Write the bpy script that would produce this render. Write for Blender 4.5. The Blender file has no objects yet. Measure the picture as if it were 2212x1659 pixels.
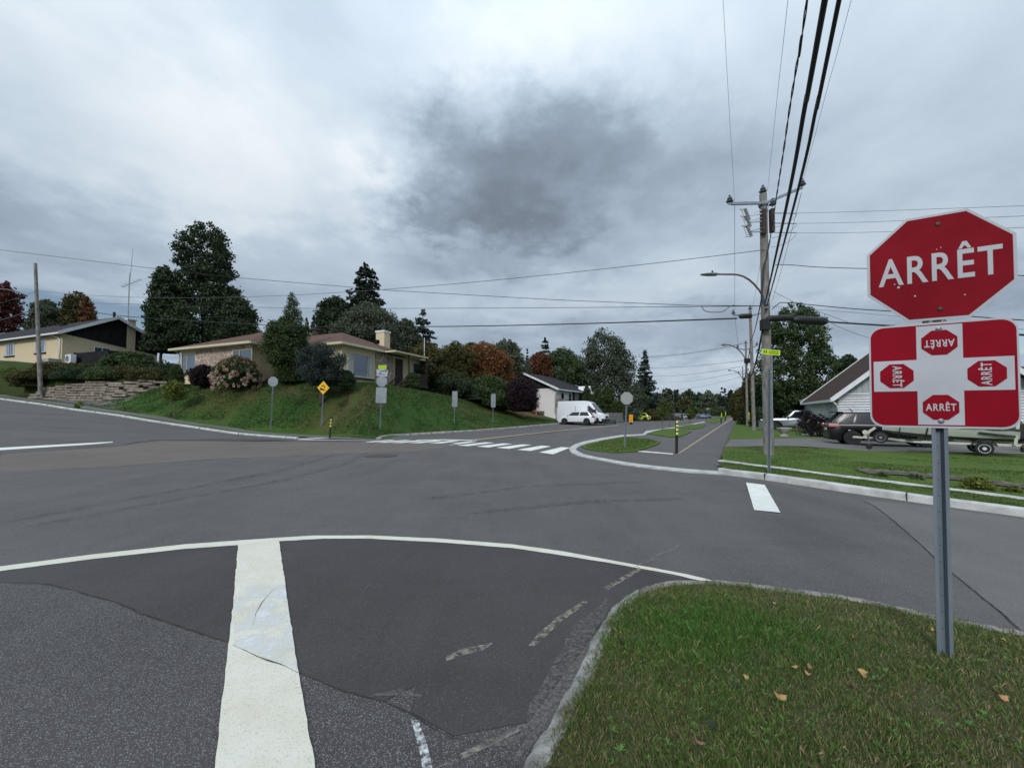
import bpy, bmesh, math, random
import numpy as np
from mathutils import Vector, Matrix
from mathutils.geometry import tessellate_polygon
R = math.radians
SC = bpy.context.scene
COL = SC.collection
rnd = random.Random(7)

# ---------------------------------------------------------------- camera, light, exposure
FPX, PXW, PXH = 880.0, 2212.0, 1659.0        # focal length in pixels of a 2212 px wide picture
PITCH, EYE, HORIZON = R(2.0), 1.55, 893.0
CY = HORIZON - FPX*math.tan(PITCH)
cam = bpy.data.objects.new('camera', bpy.data.cameras.new('camera'))
COL.objects.link(cam)
cam.location = (0, 0, EYE)
cam.rotation_euler = (R(90)+PITCH, 0, 0)
cam.data.sensor_width = 36
cam.data.lens = 36*FPX/PXW
cam.data.shift_y = (CY-PXH/2)/PXW
cam.data.clip_start = .05
cam.data.clip_end = 6000
SC.camera = cam
SC.view_settings.view_transform = 'Standard'
SC.view_settings.look = 'None'
SC.view_settings.exposure = 0.10
SC.view_settings.gamma = 1
SC.view_settings.use_curve_mapping = False

SUN_EL, SUN_AZ = R(31), R(202)
sd_ = bpy.data.lights.new('sun', 'SUN'); sd_.energy = 1.6; sd_.angle = R(14); sd_.color = (1, .97, .93)
sun = bpy.data.objects.new('sun', sd_); COL.objects.link(sun)
sun.rotation_euler = (R(90)-SUN_EL, 0, math.pi-SUN_AZ)
sun.location = (0, 0, 60)

def ray(px, py):
    c = ((px-PXW/2)/FPX, 1.0, -(py-CY)/FPX)
    s, k = math.sin(PITCH), math.cos(PITCH)
    v = np.array([c[0], k*c[1]-s*c[2], s*c[1]+k*c[2]])
    return v/np.linalg.norm(v)

def build_world():
    w = bpy.data.worlds.new('World'); SC.world = w; w.use_nodes = True
    nt = w.node_tree; N = nt.nodes; L = nt.links; N.clear()
    def nd(t, **k):
        n = N.new(t)
        for a, b in k.items(): setattr(n, a, b)
        return n
    def math_(op, a, b=None, c=None, clamp=False):
        n = nd('ShaderNodeMath', operation=op); n.use_clamp = clamp
        for i, v in enumerate((a, b, c)):
            if v is None: continue
            if isinstance(v, (int, float)): n.inputs[i].default_value = v
            else: L.new(v, n.inputs[i])
        return n.outputs[0]
    def vmath(op, a, b=None, scale=None):
        n = nd('ShaderNodeVectorMath', operation=op)
        for i, v in enumerate((a, b)):
            if v is None: continue
            if isinstance(v, (tuple, list)): n.inputs[i].default_value = v
            else: L.new(v, n.inputs[i])
        if scale is not None: n.inputs['Scale'].default_value = scale
        return n
    tc = nd('ShaderNodeTexCoord').outputs['Generated']
    d = vmath('NORMALIZE', tc).outputs[0]
    sep = nd('ShaderNodeSeparateXYZ'); L.new(d, sep.inputs[0])
    z = math_('MAXIMUM', sep.outputs[2], 0.0)
    inv = math_('DIVIDE', 1.0, math_('ADD', z, .22))
    pl = vmath('MULTIPLY', d, (1, 1, 0)).outputs[0]
    sc = nd('ShaderNodeVectorMath', operation='SCALE'); L.new(pl, sc.inputs[0]); L.new(inv, sc.inputs['Scale'])
    cp = sc.outputs[0]                                     # position on the cloud deck
    def noise(vec, scale, det=6, rough=.55, dist=0.0, off=(0, 0, 0)):
        v = vmath('ADD', vec, off).outputs[0]
        n = nd('ShaderNodeTexNoise'); L.new(v, n.inputs['Vector'])
        n.inputs['Scale'].default_value = scale; n.inputs['Detail'].default_value = det
        n.inputs['Roughness'].default_value = rough; n.inputs['Distortion'].default_value = dist
        return n
    n1 = noise(cp, 1.5, 7, .55, .3, (3.1, 1.7, 0)).outputs['Fac']
    n2 = noise(cp, 4.5, 6, .55, .3, (8.1, 4.7, 0)).outputs['Fac']
    n3 = noise(cp, 7.0, 5, .6, .6, (2.1, 9.7, 0)).outputs['Fac']
    wv = noise(cp, 2.6, 5, .6, 0, (1, 2, 3)).outputs['Color']
    wv2 = noise(cp, 9, 4, .6, 0, (5, 2, 3)).outputs['Color']
    wob = vmath('SUBTRACT', wv, (.5, .5, .5)).outputs[0]
    wob = nd('ShaderNodeVectorMath', operation='SCALE').outputs[0] if False else vmath('MULTIPLY', wob, (.30, .30, .22)).outputs[0]
    wob2 = vmath('MULTIPLY', vmath('SUBTRACT', wv2, (.5, .5, .5)).outputs[0], (.15, .15, .13)).outputs[0]
    dd = vmath('ADD', vmath('ADD', d, wob).outputs[0], wob2).outputs[0]
    # lightness: base, broad banks and soft noise
    lum = math_('ADD', math_('MULTIPLY', math_('SUBTRACT', n1, .5), .60), math_('MULTIPLY', math_('SUBTRACT', n2, .5), .12))
    lum = math_('ADD', lum, .55)
    banks = [  # px, py, rx, rz (in direction units), amount
        (330, 200, .42, .30, .13), (560, 330, .42, .14, .14), (60, 60, .4, .2, .05), (100, 400, .5, .07, .06), (160, 505, .42, .075, -.13),
        (-350, 420, .5, .15, -.08), (980, 465, .17, .055, -.27), (1110, 410, .15, .075, -.27), (945, 240, .08, .045, -.24), (1020, 320, .12, .06, -.20), (1210, 300, .16, .075, -.24), (1330, 260, .14, .06, -.12), (800, 420, .06, .09, .12), (1010, 130, .2, .05, .10), (900, 470, .10, .03, -.10), (1180, 480, .12, .05, -.12),
        (820, 360, .07, .16, .10), (860, 60, .3, .12, -.03), (1400, 60, .35, .12, .13), (1650, 250, .5, .12, -.06), (1950, 60, .4, .12, .20),
        (2100, 250, .35, .10, .10), (1500, 360, .28, .10, -.16), (1050, 575, .25, .035, -.12), (650, 540, .25, .05, -.04), (1400, 640, .5, .06, .06),
        (1950, 420, .3, .09, .03), (250, 640, .35, .03, .07), (1500, 820, .18, .03, .10), (1240, 700, .3, .025, -.07), (2120, 620, .12, .05, -.10), (740, 690, .05, .03, .2), (300, 720, .08, .035, .3), (1500, 790, .35, .04, .12), (1850, 560, .45, .06, .10), (1300, 850, .9, .035, .12), (700, 560, .5, .10, .06)]
    for px, py, rx, rz, am in banks:
        c = ray(px, py)
        df = vmath('SUBTRACT', dd, tuple(c)).outputs[0]
        df = vmath('MULTIPLY', df, (1/rx, 1/rx, 1/rz)).outputs[0]
        ln = vmath('LENGTH', df).outputs['Value']
        g = math_('POWER', 2.718, math_('MULTIPLY', math_('MULTIPLY', ln, ln), -1.0))
        if am < -.19: g = math_('MULTIPLY', g, math_('ADD', .78, math_('MULTIPLY', n3, .44)))
        lum = math_('ADD', lum, math_('MULTIPLY', g, am))
    # the deck is brighter overhead, out of the picture
    lum = math_('ADD', lum, math_('MULTIPLY', math_('POWER', z, 2.0), .35))
    ramp = nd('ShaderNodeValToRGB'); L.new(lum, ramp.inputs[0])
    e = ramp.color_ramp.elements
    pts = [(0.0, (.13, .165, .21)), (.22, (.205, .25, .31)), (.42, (.295, .37, .46)), (.60, (.445, .54, .65)), (.80, (.60, .70, .80)), (1.0, (.82, .88, .93))]
    e[0].position, e[0].color = pts[0][0], pts[0][1]+(1,)
    e[1].position, e[1].color = pts[-1][0], pts[-1][1]+(1,)
    for p, c in pts[1:-1]:
        q = e.new(p); q.color = c+(1,)
    # gaps of blue low on the left and behind the right
    hole = None
    for px, py, rx, rz, am in [(190, 690, .26, .055, 1.0), (60, 690, .2, .06, .8), (735, 705, .05, .02, .7), (2215, 745, .05, .03, 1.0), (600, 708, .1, .012, .5), (1560, 800, .07, .008, .4)]:
        c = ray(px, py)
        df = vmath('SUBTRACT', vmath('ADD', d, vmath('MULTIPLY', wob, (.35, .35, .35)).outputs[0]).outputs[0], tuple(c)).outputs[0]
        df = vmath('MULTIPLY', df, (1/rx, 1/rx, 1/rz)).outputs[0]
        ln = vmath('LENGTH', df).outputs['Value']
        g = math_('MULTIPLY', math_('POWER', 2.718, math_('MULTIPLY', math_('MULTIPLY', ln, ln), -1.0)), am)
        hole = g if hole is None else math_('MAXIMUM', hole, g)
    mr = nd('ShaderNodeMapRange'); L.new(math_('ADD', hole, math_('MULTIPLY', math_('SUBTRACT', n2, .5), .9)), mr.inputs[0])
    mr.inputs[1].default_value = .42; mr.inputs[2].default_value = .80; mr.interpolation_type = 'SMOOTHSTEP'
    sky = nd('ShaderNodeTexSky'); sky.sky_type = 'NISHITA'; sky.sun_disc = False
    sky.sun_elevation = SUN_EL; sky.sun_rotation = SUN_AZ
    b1 = nd('ShaderNodeBackground'); L.new(sky.outputs[0], b1.inputs[0]); b1.inputs[1].default_value = .085
    b2 = nd('ShaderNodeBackground'); L.new(ramp.outputs[0], b2.inputs[0])
    st = math_('ADD', .84, math_('MULTIPLY', math_('POWER', z, 3.0), .9)); L.new(st, b2.inputs[1])
    mx = nd('ShaderNodeMixShader'); L.new(mr.outputs[0], mx.inputs[0]); L.new(b2.outputs[0], mx.inputs[1]); L.new(b1.outputs[0], mx.inputs[2])
    out = nd('ShaderNodeOutputWorld'); L.new(mx.outputs[0], out.inputs[0])
    w.cycles.sampling_method = 'MANUAL'; w.cycles.sample_map_resolution = 512
build_world()

# ---------------------------------------------------------------- terrain heights
def sstep(a, b, x):
    t = np.clip((x-a)/(b-a), 0, 1); return t*t*(3-2*t)

RK0, RKD = (3.65, 21.6), (.505, .863)         # the right kerb of the avenue
def hbase(x, y):
    x = np.asarray(x, float); y = np.asarray(y, float)
    xs = [-400, -80, -42.7, -34, -25.4, -21, -16.5, -13.5, -11, 0]
    zs = [9.5, 6.0, 2.85, 2.12, 1.34, .78, .30, .10, .02, 0]
    z = np.interp(x, xs, zs)
    vx, vy = x-RK0[0], y-RK0[1]
    lat = vy*RKD[0]-vx*RKD[1]
    z = z+np.clip(lat, 0, 11.5)/11.5*np.interp(y, [0, 31, 38, 43.5, 49, 55, 61, 68.5, 84, 101], [0, 0, .12, .24, .36, .42, .39, .30, .12, 0])
    tu = .866*x-.5*y; v = .5*x+.866*y
    z = z-.05*np.clip(tu-.5, 0, 18)*(1-sstep(11.6, 16, v))
    z = z-.24*sstep(14.5, 18, v)*sstep(1.2, 5, tu)
    return z

def march(px, py, hf, t0=.8, t1=900, off=0.0):
    r = ray(px, py); h = r/r[1]
    t = t0*np.exp(np.linspace(0, math.log(t1/t0), 5000))
    X, Y, Z = h[0]*t, t, EYE+h[2]*t
    g = Z-(hf(X, Y)+off)
    i = np.argmax(g < 0)
    if g[i] >= 0: i = len(t)-1
    a = t[max(i-1, 0)]; b = t[i]
    for _ in range(30):
        m = (a+b)/2
        if EYE+h[2]*m-(float(hf(h[0]*m, m))+off) < 0: b = m
        else: a = m
    return (h[0]*b, b)
def W(px, py, off=0.0): return march(px, py, hbase, off=off)
def WL(pts, off=0.0): return [W(a, b, off) for a, b in pts]
def PT(px, py, Y):
    r = ray(px, py); r = r/r[1]*Y
    return Vector((r[0], Y, EYE+r[2]))

# kerb and pavement lines, read off the photograph and laid on the ground
KERB_L = WL([(0, 863), (75, 873), (150, 885), (295, 906), (400, 922), (500, 937), (570, 943), (620, 946.5), (640, 948)])
KERB_L = [(KERB_L[0][0]-26, KERB_L[0][1]+9.5)]+KERB_L
KERB_M = WL([(822, 951), (828, 946), (845, 943), (880, 941), (940, 937), (1031, 931.5), (1100, 926), (1170, 919.5), (1229, 914.5), (1262, 911)])
def offset_line(line, d):
    P = np.array(line, float); T = np.gradient(P, axis=0); T /= np.linalg.norm(T, axis=1)[:, None]
    return [tuple(q) for q in P+np.stack([-T[:, 1], T[:, 0]], 1)*d]
SIDE_F = offset_line(KERB_L, .95)+WL([(655, 946)])
SIDE_B = offset_line(KERB_L[:-2], 2.55)+WL([(700, 941.5), (818, 949)])
kend = np.array(KERB_M[-1])
LAWN_FRONT = SIDE_B[:-1]+[(KERB_M[0][0]-.3, KERB_M[0][1]+.3)]+[(a-.16, b+.25) for a, b in KERB_M[1:]]
dirm = np.array(RKD)
LAWN_FRONT.append(tuple(kend+dirm*200+np.array([-2, 3])))

def segdist(x, y, line):
    """signed distance to an open polyline, positive on its left side"""
    x = np.asarray(x, float); y = np.asarray(y, float)
    best = np.full(x.shape, 1e9); sgn = np.ones(x.shape)
    for (ax, ay), (bx, by) in zip(line[:-1], line[1:]):
        dx, dy = bx-ax, by-ay; l2 = dx*dx+dy*dy
        t = np.clip(((x-ax)*dx+(y-ay)*dy)/l2, 0, 1)
        qx, qy = x-(ax+t*dx), y-(ay+t*dy)
        d = np.hypot(qx, qy); c = dx*qy-dy*qx
        m = d < best-1e-9
        best = np.where(m, d, best); sgn = np.where(m, np.sign(c), sgn)
    return best*sgn
INSIDE = LAWN_FRONT+[(400, 900), (-900, 900), (-900, LAWN_FRONT[0][1]+100)]
def inpoly(x, y, poly):
    x = np.asarray(x, float); y = np.asarray(y, float); c = np.zeros(x.shape, bool)
    for (ax, ay), (bx, by) in zip(poly, poly[1:]+poly[:1]):
        if ay == by: continue
        c ^= ((ay > y) != (by > y)) & (x < (bx-ax)*(y-ay)/(by-ay)+ax)
    return c
def ground(x, y):
    x = np.asarray(x, float); y = np.asarray(y, float)
    hb = hbase(x, y)
    sd = np.abs(segdist(x, y, LAWN_FRONT)); sd = np.where(inpoly(x, y, INSIDE), sd, -sd)
    th = x/np.maximum(y, 1)
    top = np.interp(th, [-1.6, -1.25, -1.10, -1.0, -.95, -.9, -.84, -.5, -.32, -.22, -.12, 0, .07, .12, .16, .22, .4], [3.3, 3.1, 3.0, 3.02, 3.15, 3.4, 3.78, 3.92, 3.85, 3.5, 3.0, 2.2, 1.75, 1.15, .55, .35, .3])
    w = np.interp(th, [-.9, -.6, -.3, -.1, .05, .2], [3.4, 4.2, 5.0, 7.0, 9, 12])
    u = np.clip(sd/w, 0, 1)
    s = np.where(u < .2, u*u*2.0, 1-(1-u)**2*(1.0+.25*u)*1.0)
    s = u*u*(3-2*u)*.5+ (1-(1-u)**1.7)*.5
    s = np.where(sd <= 0, 0, s)
    m = np.maximum(top-hb, 0)*s
    far = np.clip(sd-w, 0, 80)*.03
    return hb+m+np.where(sd > 0, far*np.clip((.2-th)/.2, 0, 1), 0)
def G(px, py, off=0.0, t0=.8): return march(px, py, ground, t0=t0, off=off)
def gz(x, y): return float(ground(x, y))
def base(px, py, lift=0.0):
    """point of the ground seen at a pixel"""
    x, y = G(px, py, lift); return Vector((x, y, gz(x, y)+lift))
def on(x, y, lift=0.0): return Vector((x, y, gz(x, y)+lift))
def zat(px_y, x, y):
    """height at plan position (x, y) that shows at picture row px_y"""
    # solve along the vertical through (x, y)
    s, k = math.sin(PITCH), math.cos(PITCH)
    q = -(px_y-CY)/FPX
    # cam depth = k*y + s*dz ; cam up = -s*y + k*dz
    dz = (q*k*y+s*y)/(k-q*s)
    return EYE+dz
def atx(px, y): return (px-PXW/2)/FPX*y*math.cos(PITCH)

# ---------------------------------------------------------------- materials
MATS = {}
def newmat(name):
    m = bpy.data.materials.new(name); m.use_nodes = True
    nt = m.node_tree; b = nt.nodes['Principled BSDF']
    return m, nt, b
def mat(name, c1, c2=None, scale=8.0, rough=.7, bump=0.0, bscale=None, det=5, metal=0.0, spec=.5, lo=.35, hi=.65, attr=None, rough2=None, stretch=None, coat=0.0, trans=None, alpha=None):
    if name in MATS: return MATS[name]
    m, nt, b = newmat(name); N, L = nt.nodes, nt.links
    b.inputs['Roughness'].default_value = rough; b.inputs['Metallic'].default_value = metal
    b.inputs['Specular IOR Level'].default_value = spec
    b.inputs['Coat Weight'].default_value = coat
    tc = N.new('ShaderNodeTexCoord').outputs['Object']
    if stretch:
        mp = N.new('ShaderNodeMapping'); mp.inputs['Scale'].default_value = stretch; L.new(tc, mp.inputs[0]); tc = mp.outputs[0]
    c2 = c2 or tuple(v*.85 for v in c1)
    n = N.new('ShaderNodeTexNoise'); n.inputs['Scale'].default_value = scale; n.inputs['Detail'].default_value = det; L.new(tc, n.inputs[0])
    r = N.new('ShaderNodeMapRange'); r.inputs[1].default_value = lo; r.inputs[2].default_value = hi; L.new(n.outputs[0], r.inputs[0])
    mx = N.new('ShaderNodeMix'); mx.data_type = 'RGBA'; L.new(r.outputs[0], mx.inputs[0])
    mx.inputs[6].default_value = c1+(1,); mx.inputs[7].default_value = c2+(1,)
    col = mx.outputs[2]
    if attr:
        at = N.new('ShaderNodeAttribute'); at.attribute_name = attr
        m2 = N.new('ShaderNodeMix'); m2.data_type = 'RGBA'; m2.blend_type = 'MULTIPLY'; m2.inputs[0].default_value = 1
        L.new(col, m2.inputs[6]); L.new(at.outputs['Color'], m2.inputs[7]); col = m2.outputs[2]
    L.new(col, b.inputs['Base Color'])
    if bump:
        bn = N.new('ShaderNodeTexNoise'); bn.inputs['Scale'].default_value = bscale or scale*4; bn.inputs['Detail'].default_value = 4; L.new(tc, bn.inputs[0])
        bp = N.new('ShaderNodeBump'); bp.inputs['Strength'].default_value = bump; bp.inputs['Distance'].default_value = .02
        L.new(bn.outputs[0], bp.inputs['Height']); L.new(bp.outputs[0], b.inputs['Normal'])
    MATS[name] = m; return m

def asphalt(name, dark, light, speck=.5, speck_c=(.30, .30, .30), patch=.35, spscale=170.0, warm=None):
    dark, light = [(c[0]*1.05, c[1]*.995, c[2]*.955) for c in (dark, light)]
    m, nt, b = newmat(name); N, L = nt.nodes, nt.links
    b.inputs['Roughness'].default_value = .82; b.inputs['Specular IOR Level'].default_value = .35
    tc = N.new('ShaderNodeTexCoord').outputs['Object']
    def noise(s, d=5, rg=.6, st=None):
        v = tc
        if st:
            mp = N.new('ShaderNodeMapping'); mp.inputs['Scale'].default_value = st; mp.inputs['Rotation'].default_value = (0, 0, R(-30)); L.new(tc, mp.inputs[0]); v = mp.outputs[0]
        n = N.new('ShaderNodeTexNoise'); n.inputs['Scale'].default_value = s; n.inputs['Detail'].default_value = d; n.inputs['Roughness'].default_value = rg; L.new(v, n.inputs[0]); return n.outputs[0]
    def rng(x, a, c, o1=0, o2=1):
        r = N.new('ShaderNodeMapRange'); r.inputs[1].default_value = a; r.inputs[2].default_value = c; r.inputs[3].default_value = o1; r.inputs[4].default_value = o2; L.new(x, r.inputs[0]); return r.outputs[0]
    def mix(f, a, c, blend='MIX'):
        x = N.new('ShaderNodeMix'); x.data_type = 'RGBA'; x.blend_type = blend
        if isinstance(f, float): x.inputs[0].default_value = f
        else: L.new(f, x.inputs[0])
        for s, v in ((6, a), (7, c)):
            if isinstance(v, tuple): x.inputs[s].default_value = v+(1,)
            else: L.new(v, x.inputs[s])
        return x.outputs[2]
    c = mix(rng(noise(.45, 6), .35, .65), dark, light)
    w = warm or tuple(v*1.06 for v in light)
    c = mix(rng(noise(1.6, 5, .6, (1, .16, 1)), .42, .70, 0, min(1, patch*1.7)), c, w)
    c = mix(rng(noise(.9, 6, .7, (.35, 1.6, 1)), .52, .72, 0, .5), c, tuple(v*.8 for v in dark))
    c = mix(rng(noise(7, 6, .7, (1, .35, 1)), .50, .8, 0, .25), c, tuple(v*.6 for v in dark))
    c = mix(rng(noise(60, 3), .3, .7, 0, .35), c, tuple(v*1.5 for v in light))
    vo = N.new('ShaderNodeTexVoronoi'); vo.inputs['Scale'].default_value = spscale; L.new(tc, vo.inputs[0])
    sepc = N.new('ShaderNodeSeparateColor'); L.new(vo.outputs['Color'], sepc.inputs[0])
    pick = rng(sepc.outputs[0], 1-speck*.5, 1-speck*.5+.02)
    near = rng(vo.outputs['Distance'], .50, .38)
    mm = N.new('ShaderNodeMath'); mm.operation = 'MULTIPLY'; L.new(pick, mm.inputs[0]); L.new(near, mm.inputs[1])
    c = mix(mm.outputs[0], c, mix(sepc.outputs[1], tuple(v*.45 for v in speck_c), speck_c))
    L.new(c, b.inputs['Base Color'])
    bp = N.new('ShaderNodeBump'); bp.inputs['Strength'].default_value = .35; bp.inputs['Distance'].default_value = .006
    L.new(vo.outputs['Distance'], bp.inputs['Height']); L.new(bp.outputs[0], b.inputs['Normal'])
    MATS[name] = m; return m

def grassmat(name, g1, g2, dry, dryamt=.3, drylo=.5, dryhi=.7, s1=.35):
    m, nt, b = newmat(name); N, L = nt.nodes, nt.links
    b.inputs['Roughness'].default_value = .9; b.inputs['Specular IOR Level'].default_value = .15
    tc = N.new('ShaderNodeTexCoord').outputs['Object']
    def noise(s, d=6, rg=.62):
        n = N.new('ShaderNodeTexNoise'); n.inputs['Scale'].default_value = s; n.inputs['Detail'].default_value = d; n.inputs['Roughness'].default_value = rg; L.new(tc, n.inputs[0]); return n.outputs[0]
    def rng(x, a, c, o1=0, o2=1):
        r = N.new('ShaderNodeMapRange'); r.inputs[1].default_value = a; r.inputs[2].default_value = c; r.inputs[3].default_value = o1; r.inputs[4].default_value = o2; L.new(x, r.inputs[0]); return r.outputs[0]
    def mix(f, a, c):
        x = N.new('ShaderNodeMix'); x.data_type = 'RGBA'; L.new(f, x.inputs[0])
        for s, v in ((6, a), (7, c)):
            if isinstance(v, tuple): x.inputs[s].default_value = v+(1,)
            else: L.new(v, x.inputs[s])
        return x.outputs[2]
    c = mix(rng(noise(2.2), .35, .65), g1, g2)
    c = mix(rng(noise(s1, 7, .68), drylo, dryhi, 0, dryamt), c, dry)
    c = mix(rng(noise(6, 6, .75), .40, .72, 0, .38), c, tuple(v*.55 for v in g1))
    c = mix(rng(noise(22, 5, .7), .35, .75, 0, .55), c, tuple(v*.45 for v in g1))
    c = mix(rng(noise(12, 5, .75), .52, .75, 0, .55), c, tuple(v*1.6 for v in g2))
    c = mix(rng(noise(70, 3, .7), .5, .8, 0, .5), c, tuple(v*1.5 for v in g2))
    L.new(c, b.inputs['Base Color'])
    bp = N.new('ShaderNodeBump'); bp.inputs['Strength'].default_value = .55; bp.inputs['Distance'].default_value = .04
    L.new(noise(35, 4, .7), bp.inputs['Height']); L.new(bp.outputs[0], b.inputs['Normal'])
    MATS[name] = m; return m

def paintmat(name, c, worn=.35, under=(.06, .06, .062)):
    m, nt, b = newmat(name); N, L = nt.nodes, nt.links
    b.inputs['Roughness'].default_value = .75
    tc = N.new('ShaderNodeTexCoord').outputs['Object']
    def noise(s, d=6, rg=.65):
        n = N.new('ShaderNodeTexNoise'); n.inputs['Scale'].default_value = s; n.inputs['Detail'].default_value = d; n.inputs['Roughness'].default_value = rg; L.new(tc, n.inputs[0]); return n.outputs[0]
    def mix(f, a, c_):
        x = N.new('ShaderNodeMix'); x.data_type = 'RGBA'; L.new(f, x.inputs[0])
        for s, v in ((6, a), (7, c_)):
            if isinstance(v, tuple): x.inputs[s].default_value = v+(1,)
            else: L.new(v, x.inputs[s])
        return x.outputs[2]
    def rng(x, a, c_, o1=0, o2=1):
        r = N.new('ShaderNodeMapRange'); r.inputs[1].default_value = a; r.inputs[2].default_value = c_; r.inputs[3].default_value = o1; r.inputs[4].default_value = o2; L.new(x, r.inputs[0]); return r.outputs[0]
    k = mix(rng(noise(3), .4, .7), c, (c[0]*.90, c[1]*.88, c[2]*.80))
    k = mix(rng(noise(90, 4, .7), .62-worn*.1, .70, 0, .8), k, tuple(v*.45 for v in c))
    k = mix(rng(noise(14, 7, .75), .72-worn*.12, .80, 0, 1), k, under)
    L.new(k, b.inputs['Base Color'])
    bp = N.new('ShaderNodeBump'); bp.inputs['Strength'].default_value = .3; bp.inputs['Distance'].default_value = .004
    L.new(noise(160, 3, .6), bp.inputs['Height']); L.new(bp.outputs[0], b.inputs['Normal'])
    MATS[name] = m; return m

def plain(name, c, rough=.5, metal=0.0, spec=.5, coat=0.0, emit=None):
    if name in MATS: return MATS[name]
    m, nt, b = newmat(name)
    b.inputs['Base Color'].default_value = c+(1,); b.inputs['Roughness'].default_value = rough
    b.inputs['Metallic'].default_value = metal; b.inputs['Specular IOR Level'].default_value = spec; b.inputs['Coat Weight'].default_value = coat
    if emit: b.inputs['Emission Color'].default_value = c+(1,); b.inputs['Emission Strength'].default_value = emit
    MATS[name] = m; return m

# ---------------------------------------------------------------- mesh builders
class MB:
    def __init__(s): s.v = []; s.f = []
    def add(s, vs, fs):
        o = len(s.v); s.v += [tuple(map(float, v)) for v in vs]; s.f += [tuple(i+o for i in f) for f in fs]; return s
    def box(s, x0, y0, z0, x1, y1, z1):
        return s.add([(x0, y0, z0), (x1, y0, z0), (x1, y1, z0), (x0, y1, z0), (x0, y0, z1), (x1, y0, z1), (x1, y1, z1), (x0, y1, z1)],
                     [(0, 3, 2, 1), (4, 5, 6, 7), (0, 1, 5, 4), (1, 2, 6, 5), (2, 3, 7, 6), (3, 0, 4, 7)])
    def bar(s, a, b, w, h, up=(0, 0, 1)):
        a, b = Vector(a), Vector(b); d = (b-a).normalized(); u = Vector(up)
        if abs(d.dot(u)) > .98: u = Vector((0, 1, 0))
        sx = d.cross(u).normalized(); sz = sx.cross(d)
        vs = [p+sx*i*w/2+sz*j*h/2 for p in (a, b) for i, j in ((-1, -1), (1, -1), (1, 1), (-1, 1))]
        return s.add(vs, [(0, 1, 2, 3), (7, 6, 5, 4), (0, 4, 5, 1), (1, 5, 6, 2), (2, 6, 7, 3), (3, 7, 4, 0)])
    def tube(s, pts, r, n=8, caps=True):
        pts = [Vector(p) for p in pts]; rs = r if isinstance(r, (list, tuple)) else [r]*len(pts)
        vs = []; u = None
        for i, p in enumerate(pts):
            d = (pts[min(i+1, len(pts)-1)]-pts[max(i-1, 0)]).normalized()
            if u is None: u = d.orthogonal().normalized()
            u = (u-d*u.dot(d)).normalized(); w = d.cross(u)
            for k in range(n):
                a = 2*math.pi*k/n; vs.append(p+(u*math.cos(a)+w*math.sin(a))*rs[i])
        fs = [(i*n+k, i*n+(k+1) % n, (i+1)*n+(k+1) % n, (i+1)*n+k) for i in range(len(pts)-1) for k in range(n)]
        if caps: fs += [tuple(range(n-1, -1, -1)), tuple(range((len(pts)-1)*n, len(pts)*n))]
        return s.add(vs, fs)
    def cyl(s, a, b, r, n=16, r2=None): return s.tube([a, b], [r, r2 if r2 is not None else r], n)
    def lathe(s, c, prof, n=16, axis='z'):
        c = Vector(c); vs = []
        for r, h in prof:
            for k in range(n):
                a = 2*math.pi*k/n; q = (r*math.cos(a), r*math.sin(a))
                vs.append(c+Vector((q[0], q[1], h) if axis == 'z' else ((q[0], h, q[1]) if axis == 'y' else (h, q[0], q[1]))))
        m = len(prof)
        fs = [(i*n+k, i*n+(k+1) % n, (i+1)*n+(k+1) % n, (i+1)*n+k) for i in range(m-1) for k in range(n)]
        fs += [tuple(range(n-1, -1, -1)), tuple(range((m-1)*n, m*n))]
        return s.add(vs, fs)
    def prism(s, poly, d0, d1, axis='y'):
        """outline poly [(a, b)] run from d0 to d1 along axis"""
        def P(a, b, d): return {'y': (a, d, b), 'x': (d, a, b), 'z': (a, b, d)}[axis]
        n = len(poly)
        vs = [P(a, b, d0) for a, b in poly]+[P(a, b, d1) for a, b in poly]
        fs = [tuple(range(n)), tuple(range(2*n-1, n-1, -1))]+[(i, i+n, (i+1) % n+n, (i+1) % n) for i in range(n)]
        return s.add(vs, fs)
    def quad(s, a, b, c, d): return s.add([a, b, c, d], [(0, 1, 2, 3)])
    def build(s, name, m, parent=None, smooth=False, bevel=0.0, loc=None, fix=True):
        me = bpy.data.meshes.new(name); me.from_pydata(s.v, [], s.f)
        if fix or bevel:
            bm = bmesh.new(); bm.from_mesh(me)
            if bevel:
                bmesh.ops.remove_doubles(bm, verts=bm.verts, dist=1e-5)
                bmesh.ops.recalc_face_normals(bm, faces=bm.faces)
                es = [e for e in bm.edges if len(e.link_faces) == 2 and e.calc_face_angle(0) > R(25)]
                bmesh.ops.bevel(bm, geom=es, offset=bevel, segments=2, affect='EDGES', clamp_overlap=True, profile=.6)
            bmesh.ops.recalc_face_normals(bm, faces=bm.faces)
            bm.to_mesh(me); bm.free()
        return link(name, me, m, parent, smooth, loc)
def link(name, me, m, parent=None, smooth=False, loc=None):
    o = bpy.data.objects.new(name, me); COL.objects.link(o)
    if m: me.materials.append(m)
    if smooth:
        for p in me.polygons: p.use_smooth = True
        if smooth != 'all':
            try: me.set_sharp_from_angle(angle=R(35))
            except Exception: pass
    if parent: o.parent = parent
    if loc is not None: o.location = loc
    return o
def tag(o, label=None, cat=None, group=None, kind=None):
    if label: o['label'] = label
    if cat: o['category'] = cat
    if group: o['group'] = group
    if kind: o['kind'] = kind
    return o
def thing(name, label, cat, loc=(0, 0, 0), rz=0.0, group=None, tilt=None):
    o = bpy.data.objects.new(name, None); COL.objects.link(o); o.empty_display_size = .2
    o.location = loc; o.rotation_euler = (tilt[0] if tilt else 0, tilt[1] if tilt else 0, rz)
    return tag(o, label, cat, group)
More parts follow.
